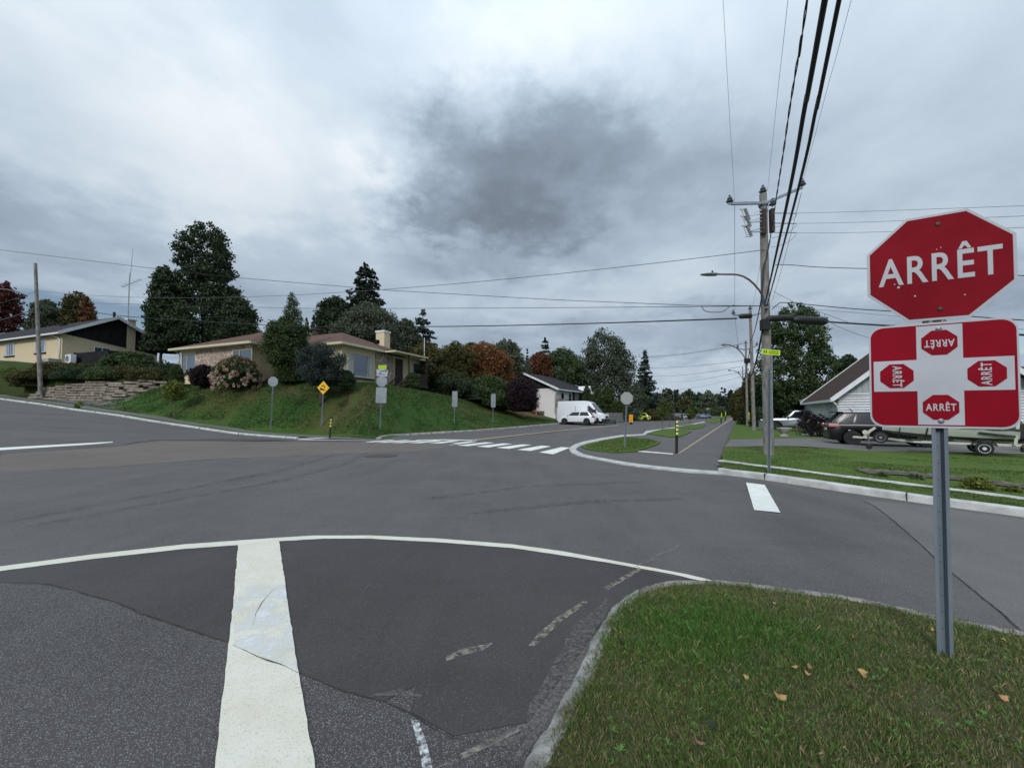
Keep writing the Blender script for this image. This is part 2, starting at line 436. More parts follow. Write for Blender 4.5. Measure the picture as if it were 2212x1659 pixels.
def copytree(o, parent=None):
    c = o.copy(); COL.objects.link(c)
    if parent: c.parent = parent
    for ch in [k for k in bpy.data.objects if k.parent == o]: copytree(ch, c)
    return c
def rawmesh(name, v, f4, cols=None, attr='tone'):
    """fast mesh from arrays: v (n,3), f (m,k), cols (m,3) per face"""
    me = bpy.data.meshes.new(name); v = np.asarray(v, np.float32); f4 = np.asarray(f4, np.int32)
    m, k = f4.shape
    me.vertices.add(len(v)); me.vertices.foreach_set('co', v.ravel())
    me.loops.add(m*k); me.loops.foreach_set('vertex_index', f4.ravel())
    me.polygons.add(m); me.polygons.foreach_set('loop_start', np.arange(0, m*k, k, dtype=np.int32)); me.polygons.foreach_set('loop_total', np.full(m, k, np.int32))
    me.update(calc_edges=True)
    if cols is not None:
        a = me.color_attributes.new(attr, 'FLOAT_COLOR', 'CORNER')
        c = np.ones((m, k, 4), np.float32); c[:, :, :3] = np.asarray(cols, np.float32)[:, None, :]
        a.data.foreach_set('color', c.ravel())
    return me

def sheet(name, poly, m, off, hf=None, step=1.0, label=None, kind='structure', parent=None, skirt=0.0, smooth=True):
    """a flat-on-the-ground sheet with the outline poly, cut to follow the terrain"""
    hf = hf or ground
    bm = bmesh.new()
    vs = [bm.verts.new((a, b, 0)) for a, b in poly]
    tris = tessellate_polygon([[Vector((a, b, 0)) for a, b in poly]])
    for t in tris:
        try: bm.faces.new([vs[i] for i in t])
        except ValueError: pass
    if step:
        xs = [p[0] for p in poly]; ys = [p[1] for p in poly]
        def lines(a, b, far):
            out = []; p = math.floor(a/step)*step
            while p < b:
                out.append(p); d = abs(p)
                p += step if d < far else step*4
            return out
        for axis, (a, b) in ((0, (min(xs), max(xs))), (1, (min(ys), max(ys)))):
            for p in lines(a, b, 60)[:400]:
                co = (p+.0137, 0, 0) if axis == 0 else (0, p+.0137, 0)
                no = (1, 0, 0) if axis == 0 else (0, 1, 0)
                bmesh.ops.bisect_plane(bm, geom=list(bm.verts)+list(bm.edges)+list(bm.faces), dist=1e-6, plane_co=co, plane_no=no)
    co = np.array([v.co[:2] for v in bm.verts])
    z = hf(co[:, 0], co[:, 1])+off
    for v, q in zip(bm.verts, z): v.co.z = q
    for f in bm.faces:
        f.normal_update()
        if f.normal.z < 0: f.normal_flip()
    if skirt:
        be = [e for e in bm.edges if len(e.link_faces) == 1]
        r = bmesh.ops.extrude_edge_only(bm, edges=be)
        for v in [g for g in r['geom'] if isinstance(g, bmesh.types.BMVert)]: v.co.z -= skirt
    me = bpy.data.meshes.new(name); bm.to_mesh(me); bm.free()
    o = link(name, me, m, parent)
    if smooth:
        for p in me.polygons: p.use_smooth = True
        me.set_sharp_from_angle(angle=R(50))
    if kind: o['kind'] = kind
    return o
# ---------------------------------------------------------------- ground, roads, pavements
A_ROAD = asphalt('asphalt', (.058, .058, .061), (.092, .092, .095), .45, (.28, .28, .28), .5)
A_OLD = asphalt('asphalt_old', (.040, .039, .042), (.060, .059, .063), .75, (.30, .30, .30), .45, 170)
A_NEW = asphalt('asphalt_new', (.035, .034, .037), (.054, .053, .056), .22, (.16, .16, .16), .5)
A_PATH = asphalt('asphalt_path', (.070, .070, .074), (.098, .098, .102), .3, (.22, .22, .22), .4)
A_WARM = asphalt('asphalt_warm', (.098, .086, .080), (.125, .112, .104), .3, (.25, .25, .25), .4)
A_DRIVE = asphalt('asphalt_drive', (.09, .09, .092), (.135, .135, .135), .3, (.3, .3, .3), .5)
CONC = mat('concrete', (.42, .41, .38), (.25, .245, .23), 2.5, .9, .5, 60, 8)
CONC_W = mat('kerb_concrete', (.55, .56, .55), (.36, .365, .36), 3.5, .9, .4, 60, 8)
GR = grassmat('lawn_grass', (.042, .088, .016), (.066, .122, .024), (.125, .098, .040), .55, .52, .66, .16)
GR_CORNER = grassmat('corner_grass', (.026, .072, .015), (.048, .108, .020), (.120, .092, .038), .85, .49, .62, .13)
GR_R = grassmat('yard_grass', (.070, .122, .022), (.098, .160, .030), (.17, .155, .06), .5, .5, .7, .3)
SOIL = mat('soil', (.055, .045, .032), (.10, .08, .055), 6, .95, .8, 30, 8)
PAINT = paintmat('road_paint_white', (.67, .655, .575), .75)
PAINT_NEW = paintmat('road_paint_clean', (.76, .78, .75), .0)
PAINT_Y = paintmat('road_paint_yellow', (.36, .29, .17), 1.1, (.09, .088, .085))
def ghost(name, c, amt, sc):
    m, nt, b = newmat(name); N, L = nt.nodes, nt.links; b.inputs['Base Color'].default_value = c+(1,); b.inputs['Roughness'].default_value = .85
    tc = N.new('ShaderNodeTexCoord').outputs['Object']; n = N.new('ShaderNodeTexNoise'); n.inputs['Scale'].default_value = sc; n.inputs['Detail'].default_value = 6; n.inputs['Roughness'].default_value = .7; L.new(tc, n.inputs[0])
    r = N.new('ShaderNodeMapRange'); r.inputs[1].default_value = .42; r.inputs[2].default_value = .62; r.inputs[4].default_value = amt; L.new(n.outputs[0], r.inputs[0])
    t = N.new('ShaderNodeBsdfTransparent'); x = N.new('ShaderNodeMixShader'); L.new(r.outputs[0], x.inputs[0]); L.new(t.outputs[0], x.inputs[1]); L.new(b.outputs[0], x.inputs[2]); L.new(x.outputs[0], nt.nodes['Material Output'].inputs[0]); return m
PAINT_OLD = ghost('road_paint_worn', (.30, .27, .22), .9, 22)
PAINT_HALF = ghost('road_paint_half', (.62, .64, .64), 1.0, 30)

def ground_mesh():
    def axis(lo, hi, fine, n):
        a = list(np.arange(lo, hi, fine)); s = 4.0; p = hi
        while p < 2500: a.append(p); p += s; s *= 1.35
        p = lo-4; s = 4.0
        while p > -2500: a.insert(0, p); p -= s; s *= 1.35
        return np.array(a)
    xs = axis(-60, 62, 1.2, 0); ys = axis(-6, 110, 1.2, 0)
    X, Y = np.meshgrid(xs, ys)
    Z = ground(X, Y)-.06
    v = np.stack([X.ravel(), Y.ravel(), Z.ravel()], 1); nx, ny = len(xs), len(ys)
    i = (np.arange(ny-1)[:, None]*nx+np.arange(nx-1)[None]).ravel()
    me = rawmesh('ground', v, np.stack([i, i+1, i+nx+1, i+nx], 1))
    o = link('ground', me, GR, smooth='all'); o['kind'] = 'structure'
ground_mesh()

far = np.array(KERB_M[-1])
perp = np.array([-RKD[1], RKD[0]])
rk = lambda s, l: (RK0[0]+RKD[0]*s+perp[0]*l, RK0[1]+RKD[1]*s+perp[1]*l)
road_poly = [(-80, -12), (-80, 46)]+[(a-.0, b+.10) for a, b in KERB_L[1:]]+WL([(700, 952), (822, 951)])+[(a-.05, b+.05) for a, b in KERB_M]+[rk(60, 11.2), rk(140, 11.5), rk(330, 12), rk(330, -30), rk(60, -1), rk(10, -1), (8, 20), (8, 12), (14, 9), (40, -8), (40, -22), (-80, -22)]
sheet('road', road_poly, A_ROAD, 0.0, hbase, 2.0)
# seams and patches of a different age
sheet('asphalt_patch', WL([(-300, 1250), (-300, 1320), (0, 1258), (110, 1262), (250, 1300), (330, 1333), (495, 1388), (650, 1455), (740, 1492), (830, 1515), (900, 1480), (890, 1540), (980, 1590), (1140, 1560), (1300, 1345), (1400, 1276), (1600, 1274), (1150, 1186), (850, 1164), (600, 1165), (250, 1200), (0, 1230)]), A_NEW, .004, hbase, 0)
sheet('asphalt_patch', WL([(-300, 1320), (-300, 1800), (1125, 1800), (1180, 1590), (1140, 1562), (980, 1592), (888, 1542), (898, 1482), (830, 1517), (740, 1494), (650, 1457), (495, 1390), (330, 1335), (250, 1302), (110, 1264), (0, 1260)]), A_OLD, .0035, hbase, 0)
A_LIGHT = asphalt('asphalt_worn', (.088, .088, .090), (.118, .118, .120), .5, (.30, .30, .30), .5)
sheet('asphalt_patch', WL([(1860, 1078), (1893, 1095), (1935, 1128), (1990, 1176), (2040, 1223), (2110, 1280), (2165, 1325), (2240, 1392), (2380, 1480), (2700, 1400), (2500, 1165), (2300, 1135), (2100, 1108), (1950, 1088)]), A_LIGHT, .0045, hbase, 0)
sheet('asphalt_patch', WL([(0, 1020), (0, 981), (260, 963), (330, 952), (700, 955), (1000, 958), (900, 975), (500, 990), (200, 1010)]), A_WARM, .004, hbase, 0)
sheet('asphalt_patch', WL([(0, 981), (260, 962), (310, 950), (560, 948), (640, 952), (330, 955), (262, 966), (0, 986)]), A_NEW, .006, hbase, 0)

# markings
_mr = np.random.RandomState(77)
def wobble(P, amp=.005, step=.07, ymax=9):
    out = []
    for (ax, ay), (bx, by) in zip(P, P[1:]+P[:1]):
        L_ = math.hypot(bx-ax, by-ay); n = int(L_/step) if min(ay, by) < ymax else 0
        n = min(max(n, 1), 120)
        for k in range(n):
            t = k/n; j = _mr.normal(0, amp) if k else 0
            out.append((ax+(bx-ax)*t-(by-ay)/max(L_, 1e-6)*j, ay+(by-ay)*t+(bx-ax)/max(L_, 1e-6)*j))
    return out
def marking(name, pts, m=PAINT, off=.008, amp=.0022): return sheet(name, wobble(WL(pts, off), amp), m, off, hbase, 0)
def strip(name, pts, w, m, off=.007, amp=.008, tag_=None):
    """thin strip along a traced line (cracks, seams, tyre marks)"""
    L_ = WL(pts, off); P = []
    for a, b in zip(L_[:-1], L_[1:]):
        n = max(1, int(math.hypot(b[0]-a[0], b[1]-a[1])/.06)); n = min(n, 80)
        P += [(a[0]+(b[0]-a[0])*k/n, a[1]+(b[1]-a[1])*k/n) for k in range(n)]
    P.append(L_[-1]); P = np.array(P); j = np.convolve(_mr.normal(0, amp, len(P)), [.3, .4, .3], 'same'); T = np.gradient(P, axis=0); T /= np.linalg.norm(T, axis=1)[:, None]; Nn = np.stack([-T[:, 1], T[:, 0]], 1)
    ws = w*(.5+(_mr.uniform(0, 1, len(P)) if w < .1 else .5+.1*np.sin(np.arange(len(P))*.21)))*np.clip(np.minimum(np.arange(len(P)), np.arange(len(P))[::-1])/6.0, .15, 1)
    A = P+Nn*(j+ws/2)[:, None]; B = P+Nn*(j-ws/2)[:, None]; n = len(P)
    za = hbase(A[:, 0], A[:, 1])+off; zb = hbase(B[:, 0], B[:, 1])+off
    v = np.concatenate([np.column_stack([A, za]), np.column_stack([B, zb])]); i = np.arange(n-1)
    o = link(name, rawmesh(name, v, np.stack([i+n, i+n+1, i+1, i], 1)), m); o['kind'] = 'structure'; return o
marking('edge_line', [(-300, 1262), (0, 1223), (200, 1197), (400, 1175), (599, 1161), (674, 1156.5), (799, 1156), (949, 1163), (1105, 1175), (1220, 1191), (1350, 1215), (1485, 1240), (1625, 1274.5), (1600, 1274.5), (1455, 1240.5), (1317, 1215.5), (1200, 1197), (1105, 1183), (949, 1171), (799, 1163), (699, 1163), (604, 1168.5), (514, 1177), (400, 1185), (200, 1207), (0, 1233), (-300, 1274)], PAINT, .008)
marking('stop_line', [(514, 1176), (603, 1167.5), (622, 1304), (645, 1450), (659, 1534), (681, 1665), (700, 1760), (448, 1760), (464, 1659), (477, 1529), (492, 1404), (504, 1304)], PAINT, .012)
marking('stop_line', [(506.5, 1268), (616, 1262), (622, 1304), (643.5, 1446), (505, 1391), (505, 1304)], ghost('road_paint_fresh', (.70, .73, .75), .85, 3.5), .0135)
marking('stop_line', [(-300, 988), (-300, 998), (0, 976), (246, 958), (243, 954), (0, 967)], PAINT_NEW, .012)
marking('crosswalk_bar', [(1611.5, 1042), (1652, 1047), (1686, 1107), (1629, 1101)], PAINT_NEW)
bars = [[(1265, 1580), (1400, 1600), (1565, 1535), (1480, 1530)], [(1050, 1555), (1180, 1567), (1380, 1522), (1290, 1515)], [(845, 1535), (970, 1547), (1190, 1508), (1100, 1503)],
        [(650, 1523), (770, 1533), (1005, 1498), (915, 1493)], [(460, 1513), (570, 1520), (830, 1487), (745, 1483)], [(285, 1507), (395, 1511), (660, 1478), (585, 1475)],
        [(105, 1500), (215, 1504), (490, 1472), (415, 1468)], [(-50, 1493), (50, 1497), (330, 1468), (258, 1465)], [(-190, 1488), (-95, 1491), (180, 1465), (110, 1462)],
        [(-320, 1484), (-230, 1486.5), (20, 1463), (-40, 1460.5)], [(-440, 1480), (-360, 1482.5), (-130, 1461), (-180, 1459)]]
for b in bars: marking('crosswalk_bar', [(883.9+x*.222, 626+y*.222) for x, y in b], PAINT_NEW)
marking('edge_line', [(900, 950.2), (960, 949), (1030, 950.5), (1030, 952), (960, 950.8), (900, 951.6)], PAINT_NEW)
marking('centre_line', [(1018, 949.7), (1252, 925.2), (1330, 918.3), (1400, 911.6), (1400, 912.2), (1330, 919.3), (1252, 926.4), (1022, 951.6)], PAINT_Y)
marking('worn_line', [(1380, 1225), (1388, 1229), (1315, 1273), (1300, 1270)], PAINT_OLD)
marking('worn_line', [(1262, 1296), (1270, 1300), (1210, 1345), (1155, 1395), (1140, 1395), (1165, 1365), (1200, 1335)], PAINT_OLD)
marking('worn_line', [(1065, 1388), (1050, 1402), (1000, 1415), (965, 1428), (962, 1418), (1000, 1400)], PAINT_OLD)
marking('worn_line', [(886, 1550), (905, 1556), (922, 1605), (934, 1659), (936, 1690), (922, 1690), (906, 1620)], PAINT_HALF, .009)
marking('worn_line', [(1130, 1563), (1140, 1570), (1080, 1600), (985, 1645), (940, 1659), (1000, 1625)], PAINT_OLD)

# seams, cracks and tyre marks
CRACK = mat('crack_fill', (.022, .021, .021), (.040, .038, .036), 20, .9); CRACK_L = mat('seam_dust', (.15, .135, .115), (.07, .065, .06), 15, .9, lo=.4, hi=.6)
RUB = ghost('rubber_mark', (.038, .037, .037), .24, 5); DUST = ghost('dust_film', (.20, .19, .175), .55, 40); SCUFF = ghost('pale_scuff', (.22, .215, .21), .6, 30)
strip('seam', [(-200, 1290), (0, 1258), (110, 1262.5), (250, 1300.5), (330, 1334), (495, 1389)], .007, CRACK)
strip('seam', [(645, 1451), (740, 1492), (830, 1516), (888, 1541), (980, 1591), (1060, 1610)], .006, CRACK)
strip('seam', [(503, 1391), (560, 1418), (600, 1434), (646, 1452)], .014, CRACK_L, .014, .01)
strip('seam', [(1860, 1078), (1893, 1095), (1935, 1128), (1990, 1176), (2040, 1223), (2110, 1280), (2165, 1325), (2240, 1392)], .009, CRACK)
None and strip('crack', [(893, 1485), (902, 1500), (888, 1530), (850, 1560), (790, 1590), (760, 1640)], .006, CRACK)
None and strip('crack', [(300, 1330), (270, 1400), (180, 1470), (140, 1560), (60, 1620)], .005, CRACK)
strip('crack', [(1480, 1100), (1560, 1120), (1680, 1140), (1800, 1150), (1880, 1180)], .007, CRACK) if False else None
strip('scratch', [(545, 1350), (552, 1325), (566, 1300), (585, 1278), (603, 1262)], .006, CRACK_L, .0145, .002)
for pts in ([(0, 1132), (200, 1092), (420, 1052), (600, 1018), (700, 990), (760, 965), (776, 950), (770, 945)], [(0, 1150), (200, 1112), (420, 1072), (610, 1038), (740, 1005), (800, 975), (820, 958)], [(0, 1010), (120, 1004), (240, 992), (290, 980), (295, 972)], [(900, 1080), (1150, 1050), (1400, 1040)], [(1000, 1110), (1250, 1085), (1500, 1075)]):
    strip('tyre_mark', pts, .24, RUB, .0075, .002)
strip('scuff', [(1360, 1228), (1420, 1205), (1480, 1170)], .05, SCUFF, .009, .02)
strip('scuff', [(980, 1075), (1030, 1060), (1080, 1040)], .02, SCUFF, .009, .02)
strip('scuff', [(780, 1285), (800, 1262), (815, 1250)], .02, SCUFF, .009, .01)
for pts, w_ in (([(1120, 1645), (1150, 1590), (1195, 1500), (1235, 1410), (1270, 1350), (1320, 1295)], .16), ([(800, 1500), (860, 1490), (910, 1505)], .16), ([(1000, 1640), (1060, 1600), (1140, 1570)], .14), ([(1480, 1262), (1400, 1270), (1340, 1290)], .08)):
    strip('dust', pts, w_, DUST, .0085, .03)

# left street: kerb, verge, pavement, corner lawn
def kerb(name, line, w, h, m=CONC_W, hf=hbase, side=1, sub=.8):
    """kerbstone run along a plan line; the body lies on the left (side 1) of the line"""
    pts = []
    for a, b in zip(line[:-1], line[1:]):
        a = np.array(a); b = np.array(b); n = max(1, min(60, int(np.linalg.norm(b-a)/sub)))
        pts += [tuple(a+(b-a)*i/n) for i in range(n)]
    pts.append(line[-1])
    P = np.array(pts, float); T = np.gradient(P, axis=0); T /= np.linalg.norm(T, axis=1)[:, None]
    Nn = np.stack([-T[:, 1], T[:, 0]], 1)*side
    rr = np.random.RandomState(len(P)); vs = []
    prof = [(0, -.10), (.0, 0.0), (.025, h*.82), (.055, h), (w-.02, h), (w, h-.02), (w, -.10)]
    hz = hf(P[:, 0], P[:, 1]); k = len(prof)
    for i in range(len(P)):
        j = rr.normal(0, .004)
        for a, b in prof: vs.append((P[i, 0]+Nn[i, 0]*(a+j), P[i, 1]+Nn[i, 1]*(a+j), hz[i]+b+(rr.normal(0, .003) if b > 0 else 0)))
    mb = MB(); mb.add(vs, [(i*k+j, i*k+j+1, (i+1)*k+j+1, (i+1)*k+j) for i in range(len(P)-1) for j in range(k-1)]+[tuple(range(k)), tuple(range(len(vs)-k, len(vs)))[::-1]])
    o = mb.build(name, m, smooth=True); o['kind'] = 'structure'; return o
kerb('kerb', KERB_L, .2, .10)
kerb('kerb', KERB_M+[tuple(far+dirm*1.0)], .26, .13, CONC)
# kerb on past the driveways
k2 = WL([(1334, 909.3), (1390, 907.2), (1427, 906.2), (1484, 899.8), (1569, 896.2)]); kerb('kerb', k2, .3, .10)
sheet('verge', [(a, b) for a, b in offset_line(KERB_L, .2)]+SIDE_F[::-1], GR, .07, hbase, 1.5)
sheet('sidewalk', SIDE_F+WL([(700, 950), (820, 951.5)])+SIDE_B[::-1], A_DRIVE, .055, hbase, 1.5)
marking('crossing_edge', [(640, 947.3), (712, 945.5), (712, 947), (650, 948.8)], PAINT_NEW, .06)
marking('crossing_edge', [(640, 949.3), (820, 951), (820, 952), (650, 951)], CONC_W, .02)
lawn_far = [(12, 75), (-80, 75)]
sheet('corner_lawn', LAWN_FRONT[:-1]+[(KERB_M[-1][0]+1.0, KERB_M[-1][1]+4), (KERB_M[-1][0]-2, KERB_M[-1][1]+9), (KERB_M[-1][0]-6, 62), (-10, 60), (-40, 60), (-75, 60)], GR_CORNER, .09, ground, 1.2)
# line of the stone wall foot and the driveway in front of it
WALL_PX = [(64, 857, 35.0), (100, 858.5, 34.7), (150, 858, 34.2), (215, 857, 33.7), (262, 851, 33.5), (310, 845, 33.8), (362, 838, 34.6)]
WALL_F = [PT(*p) for p in WALL_PX]
sheet('driveway', [SIDE_B[1], SIDE_B[2], SIDE_B[3]]+[(v.x, v.y-.1) for v in (WALL_F[5], WALL_F[4], WALL_F[3], WALL_F[2], WALL_F[1], WALL_F[0])], A_DRIVE, .10, ground, 1.5)

DRY = ghost('dry_turf', (.135, .100, .048), .62, 1.6)
sheet('dry_turf', [G(a, b) for a, b in [(330, 850), (400, 841), (560, 839.5), (700, 840), (820, 844), (835, 868), (800, 872), (740, 862), (640, 856), (540, 857), (430, 862), (360, 866)]], DRY, .100, ground, 1.2)
sheet('dry_turf', [G(a, b) for a, b in [(690, 872), (740, 866), (800, 874), (835, 880), (830, 900), (770, 905), (715, 892)]], DRY, .102, ground, 1.2)
sheet('leaf_litter', [G(a, b) for a, b in [(1030, 889), (1075, 884), (1120, 886), (1160, 889), (1195, 897), (1205, 903), (1150, 905), (1100, 902), (1060, 897)]], ghost('litter', (.26, .12, .05), .85, 5), .10, ground, 1.2)
sheet('leaf_litter', [G(a, b) for a, b in [(960, 868), (1000, 880), (1030, 889), (1060, 897), (1010, 893), (975, 880)]], ghost('litter_brown', (.12, .075, .045), .8, 3), .10, ground, 1.2)

# far side of the avenue beyond the corner lawn
sheet('driveway', [KERB_M[-1]]+WL([(1334, 909)])+[(k2[0][0]-8, k2[0][1]+4), (k2[0][0]-12, 62), (KERB_M[-1][0]-2, KERB_M[-1][1]+9), (KERB_M[-1][0]+.5, KERB_M[-1][1]+2)], A_DRIVE, .05, hbase, 2.0)

# island by the avenue: concrete band, cycle path, grass plots
band_out = WL([(1580, 898), (1526, 909), (1515, 912), (1456, 923.5), (1438, 926), (1396, 931.5), (1388, 938.5), (1342, 940.5), (1300, 947), (1262, 954.5), (1244, 960), (1233, 966), (1229, 971), (1234, 979), (1246, 984.5), (1271, 990.5), (1342, 1004), (1410, 1013.5), (1484, 1021), (1569, 1026.5)])
band_in = WL([(1586, 898), (1531, 910), (1520, 913), (1462, 924.5), (1441, 928), (1406, 934), (1391, 941), (1348, 943.5), (1306, 950.5), (1272, 958), (1256, 963), (1247, 968), (1244, 972), (1249, 977), (1262, 983), (1284, 988), (1350, 1000), (1414, 1008.5), (1486, 1015.5), (1569, 1021.5)])
path_r = [(1598, 897.5), (1592, 905), (1586, 923), (1576, 947.5), (1568, 968), (1560, 987), (1552, 1000), (1549, 1021)]
sheet('cycle_path', band_in+WL(path_r[::-1]), A_PATH, .02, hbase, 1.5)
sheet('kerb', band_out+band_in[::-1], CONC_W, .035, hbase, 2, skirt=.06)
def plot(pts, off=.075): return sheet('grass_plot', WL(pts, off), GR_R, off, hbase, 1.5, skirt=.07)
plot([(1256, 963.5), (1274, 957.5), (1308, 950), (1348, 943), (1400, 948), (1427, 953), (1422, 958), (1400, 966), (1371, 974.3), (1328, 976.2), (1286, 972), (1264, 968)])
plot([(1397, 936), (1415, 930.5), (1434, 926.6), (1454, 925), (1482, 928), (1493.5, 932), (1480, 938.5), (1465, 944), (1442, 942.5), (1411, 938)])
plot([(1466, 921.8), (1480, 918.5), (1496, 916), (1525, 917.7), (1517.7, 924), (1496, 927), (1468, 924)])
plot([(1519, 909.6), (1540, 904), (1567, 897.2), (1579, 897.8), (1562, 906), (1544.7, 914.8), (1532, 912.5)])
plot([(1318, 896), (1290, 902), (1340, 903.5), (1430, 901), (1480, 896)], .06) if False else None
marking('centre_line', [(1462, 980.5), (1467, 980.5), (1530, 939), (1583.5, 903.5), (1597, 896), (1595.5, 896), (1580.5, 903.5), (1525, 939)], PAINT_Y, .03)
marking('stop_line', [(1371, 974.5), (1390, 974), (1454, 979.6), (1454, 981.5), (1390, 976.3)], PAINT_NEW, .03)

# right: front kerb, verge, concrete strip, yard and driveway
FK = WL([(1549, 1022.5), (1569, 1026.5), (1657, 1037), (1833, 1064), (2013, 1090), (2212, 1117), (2400, 1141)])
u_ = np.array(FK[-1])-np.array(FK[-2]); u_ /= np.linalg.norm(u_); FK.append(tuple(np.array(FK[-1])+u_*25))
kerb('kerb', FK, .20, .14, CONC_W, hbase, 1, .4)
ST = WL([(1549, 994), (1591, 999.5), (1657, 1007.5), (1858, 1033), (2013, 1051), (2212, 1076), (2400, 1099)], .16)
u_ = np.array(ST[-1])-np.array(ST[-2]); u_ /= np.linalg.norm(u_); ST.append(tuple(np.array(ST[-1])+u_*25))
FKb = offset_line(FK, .2); STb = offset_line(ST, .22)
sheet('verge', FKb+ST[::-1], GR_R, .13, hbase, 1.0)
kerb('kerb', ST, .22, .16, CONC_W, hbase, 1, .4)
yard = STb[:]+[(60, -20), (120, 20), (120, 150), rk(110, -6)]+WL(path_r[:-2])
YARD = sheet('yard', yard, GR_R, .12, hbase, 2.0)
sheet('path_edge', WL([(1585, 923), (1576, 947.5), (1568, 968), (1560, 987), (1552, 1000)])+WL([(1549, 1000), (1556, 987), (1563, 968), (1572, 947.5), (1582, 923)]), SOIL, .03, hbase, 2.0)
dr = WL([(1564, 966), (1672, 964), (1800, 969), (2008, 977), (2212, 981), (2600, 1000), (2600, 962), (2212, 940), (1990, 930), (1860, 936), (1790, 946), (1672, 948.5), (1578, 950)], .12)
sheet('driveway', dr, A_DRIVE, .135, hbase, 2.0)
sheet('driveway', WL([(1598, 918.5), (1640, 918), (1780, 921), (1780, 929), (1640, 926), (1596, 924)], .12), A_DRIVE, .135, hbase, 2.0) if False else None

# near island with the stop sign
isl_out = [(1090, 1760), (1132, 1659), (1175, 1588), (1230, 1491), (1270, 1411), (1305, 1345.5), (1345, 1305), (1395, 1280.5), (1455, 1269.5), (1530, 1268), (1610, 1274.5), (1713, 1289.5), (1856, 1309), (1981, 1338), (2071, 1357), (2212, 1384), (2500, 1440)]
ISL = WL(isl_out)
u_ = np.array(ISL[-1])-np.array(ISL[-2]); u_ /= np.linalg.norm(u_); ISL.append(tuple(np.array(ISL[-1])+u_*3)); ISL = [(ISL[0][0]-.35, ISL[0][1]-1.2)]+ISL
def smooth_line(L_, n=6):
    P = [Vector((a, b, 0)) for a, b in L_]; out = []
    for i in range(len(P)-1):
        p0, p1, p2, p3 = P[max(i-1, 0)], P[i], P[i+1], P[min(i+2, len(P)-1)]
        for k in range(n):
            t = k/n
            q = .5*((2*p1)+(p2-p0)*t+(2*p0-5*p1+4*p2-p3)*t*t+(3*p1-p0-3*p2+p3)*t**3); out.append((q.x, q.y))
    out.append(L_[-1]); return out
ISLS = smooth_line(ISL)
def isl_h(x, y): return hbase(x, y)
def ragged(L_, a, seed):
    r = np.random.RandomState(seed); P = np.array(L_); s = r.normal(0, 1, len(P)); s = np.convolve(s, [.25, .5, .25], 'same')*a
    T = np.gradient(P, axis=0); T /= np.linalg.norm(T, axis=1)[:, None]
    return [tuple(q) for q in P+np.stack([-T[:, 1], T[:, 0]], 1)*s[:, None]]
KERB_N = mat('old_kerb', (.31, .305, .29), (.10, .095, .085), 7, .95, 1.0, 40, 9, lo=.42, hi=.66)
kerb('kerb', ragged(ISLS, .006, 3), .125, .085, KERB_N, hbase, -1, .12)
ISG = offset_line(ISLS, -.12)
def isl_top(x, y):
    d = -segdist(x, y, ISG)
    return hbase(x, y)+.075+.05*sstep(0, .9, d)
island = sheet('grass_island', ISG+[(9, -1.5), (.3, -1.5)], mat('island_soil', (.040, .042, .018), (.075, .062, .030), 5, .95, .9, 50, 8), 0, isl_top, .3, skirt=.1)

# joints between kerbstones
def joints(line, w, h, side, gap, hf=hbase):
    P = [Vector((a, b, 0)) for a, b in line]; mb = MB(); s_ = gap*.5
    for a, b in zip(P[:-1], P[1:]):
        L_ = (b-a).length; d = (b-a).normalized(); n = Vector((-d.y, d.x, 0))*side
        while s_ < L_:
            q = a+d*s_
            if q.y < 60 and q.length < 70:
                z = float(hf(q.x, q.y)); u = d*.009; c = [q-n*.004-u, q-n*.004+u, q+n*(w+.004)+u, q+n*(w+.004)-u]
                mb.add([(v.x, v.y, z-.02) for v in c]+[(v.x, v.y, z+h+.004) for v in c], [(0, 3, 2, 1), (4, 5, 6, 7), (0, 1, 5, 4), (1, 2, 6, 5), (2, 3, 7, 6), (3, 0, 4, 7)])
            s_ += gap
        s_ -= L_
    o = mb.build('kerb_joint', CRACK); o['kind'] = 'structure'
joints(FK, .2, .14, 1, 2.4); joints(KERB_M, .26, .13, 1, 2.2); joints(KERB_L, .2, .10, 1, 3.0)
# ---------------------------------------------------------------- vegetation
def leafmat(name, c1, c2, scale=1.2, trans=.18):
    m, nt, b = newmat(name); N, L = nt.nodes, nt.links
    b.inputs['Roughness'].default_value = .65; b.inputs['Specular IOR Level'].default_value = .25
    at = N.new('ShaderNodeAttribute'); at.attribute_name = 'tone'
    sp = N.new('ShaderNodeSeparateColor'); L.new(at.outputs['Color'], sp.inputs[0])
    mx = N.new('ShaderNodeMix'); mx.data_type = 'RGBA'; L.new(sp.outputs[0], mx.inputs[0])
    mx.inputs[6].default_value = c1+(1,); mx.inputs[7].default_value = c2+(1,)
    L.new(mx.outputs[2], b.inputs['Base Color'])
    tr = N.new('ShaderNodeBsdfTranslucent'); L.new(mx.outputs[2], tr.inputs[0])
    ms = N.new('ShaderNodeMixShader'); ms.inputs[0].default_value = trans
    out = nt.nodes['Material Output']; L.new(b.outputs[0], ms.inputs[1]); L.new(tr.outputs[0], ms.inputs[2]); L.new(ms.outputs[0], out.inputs[0])
    MATS[name] = m; return m
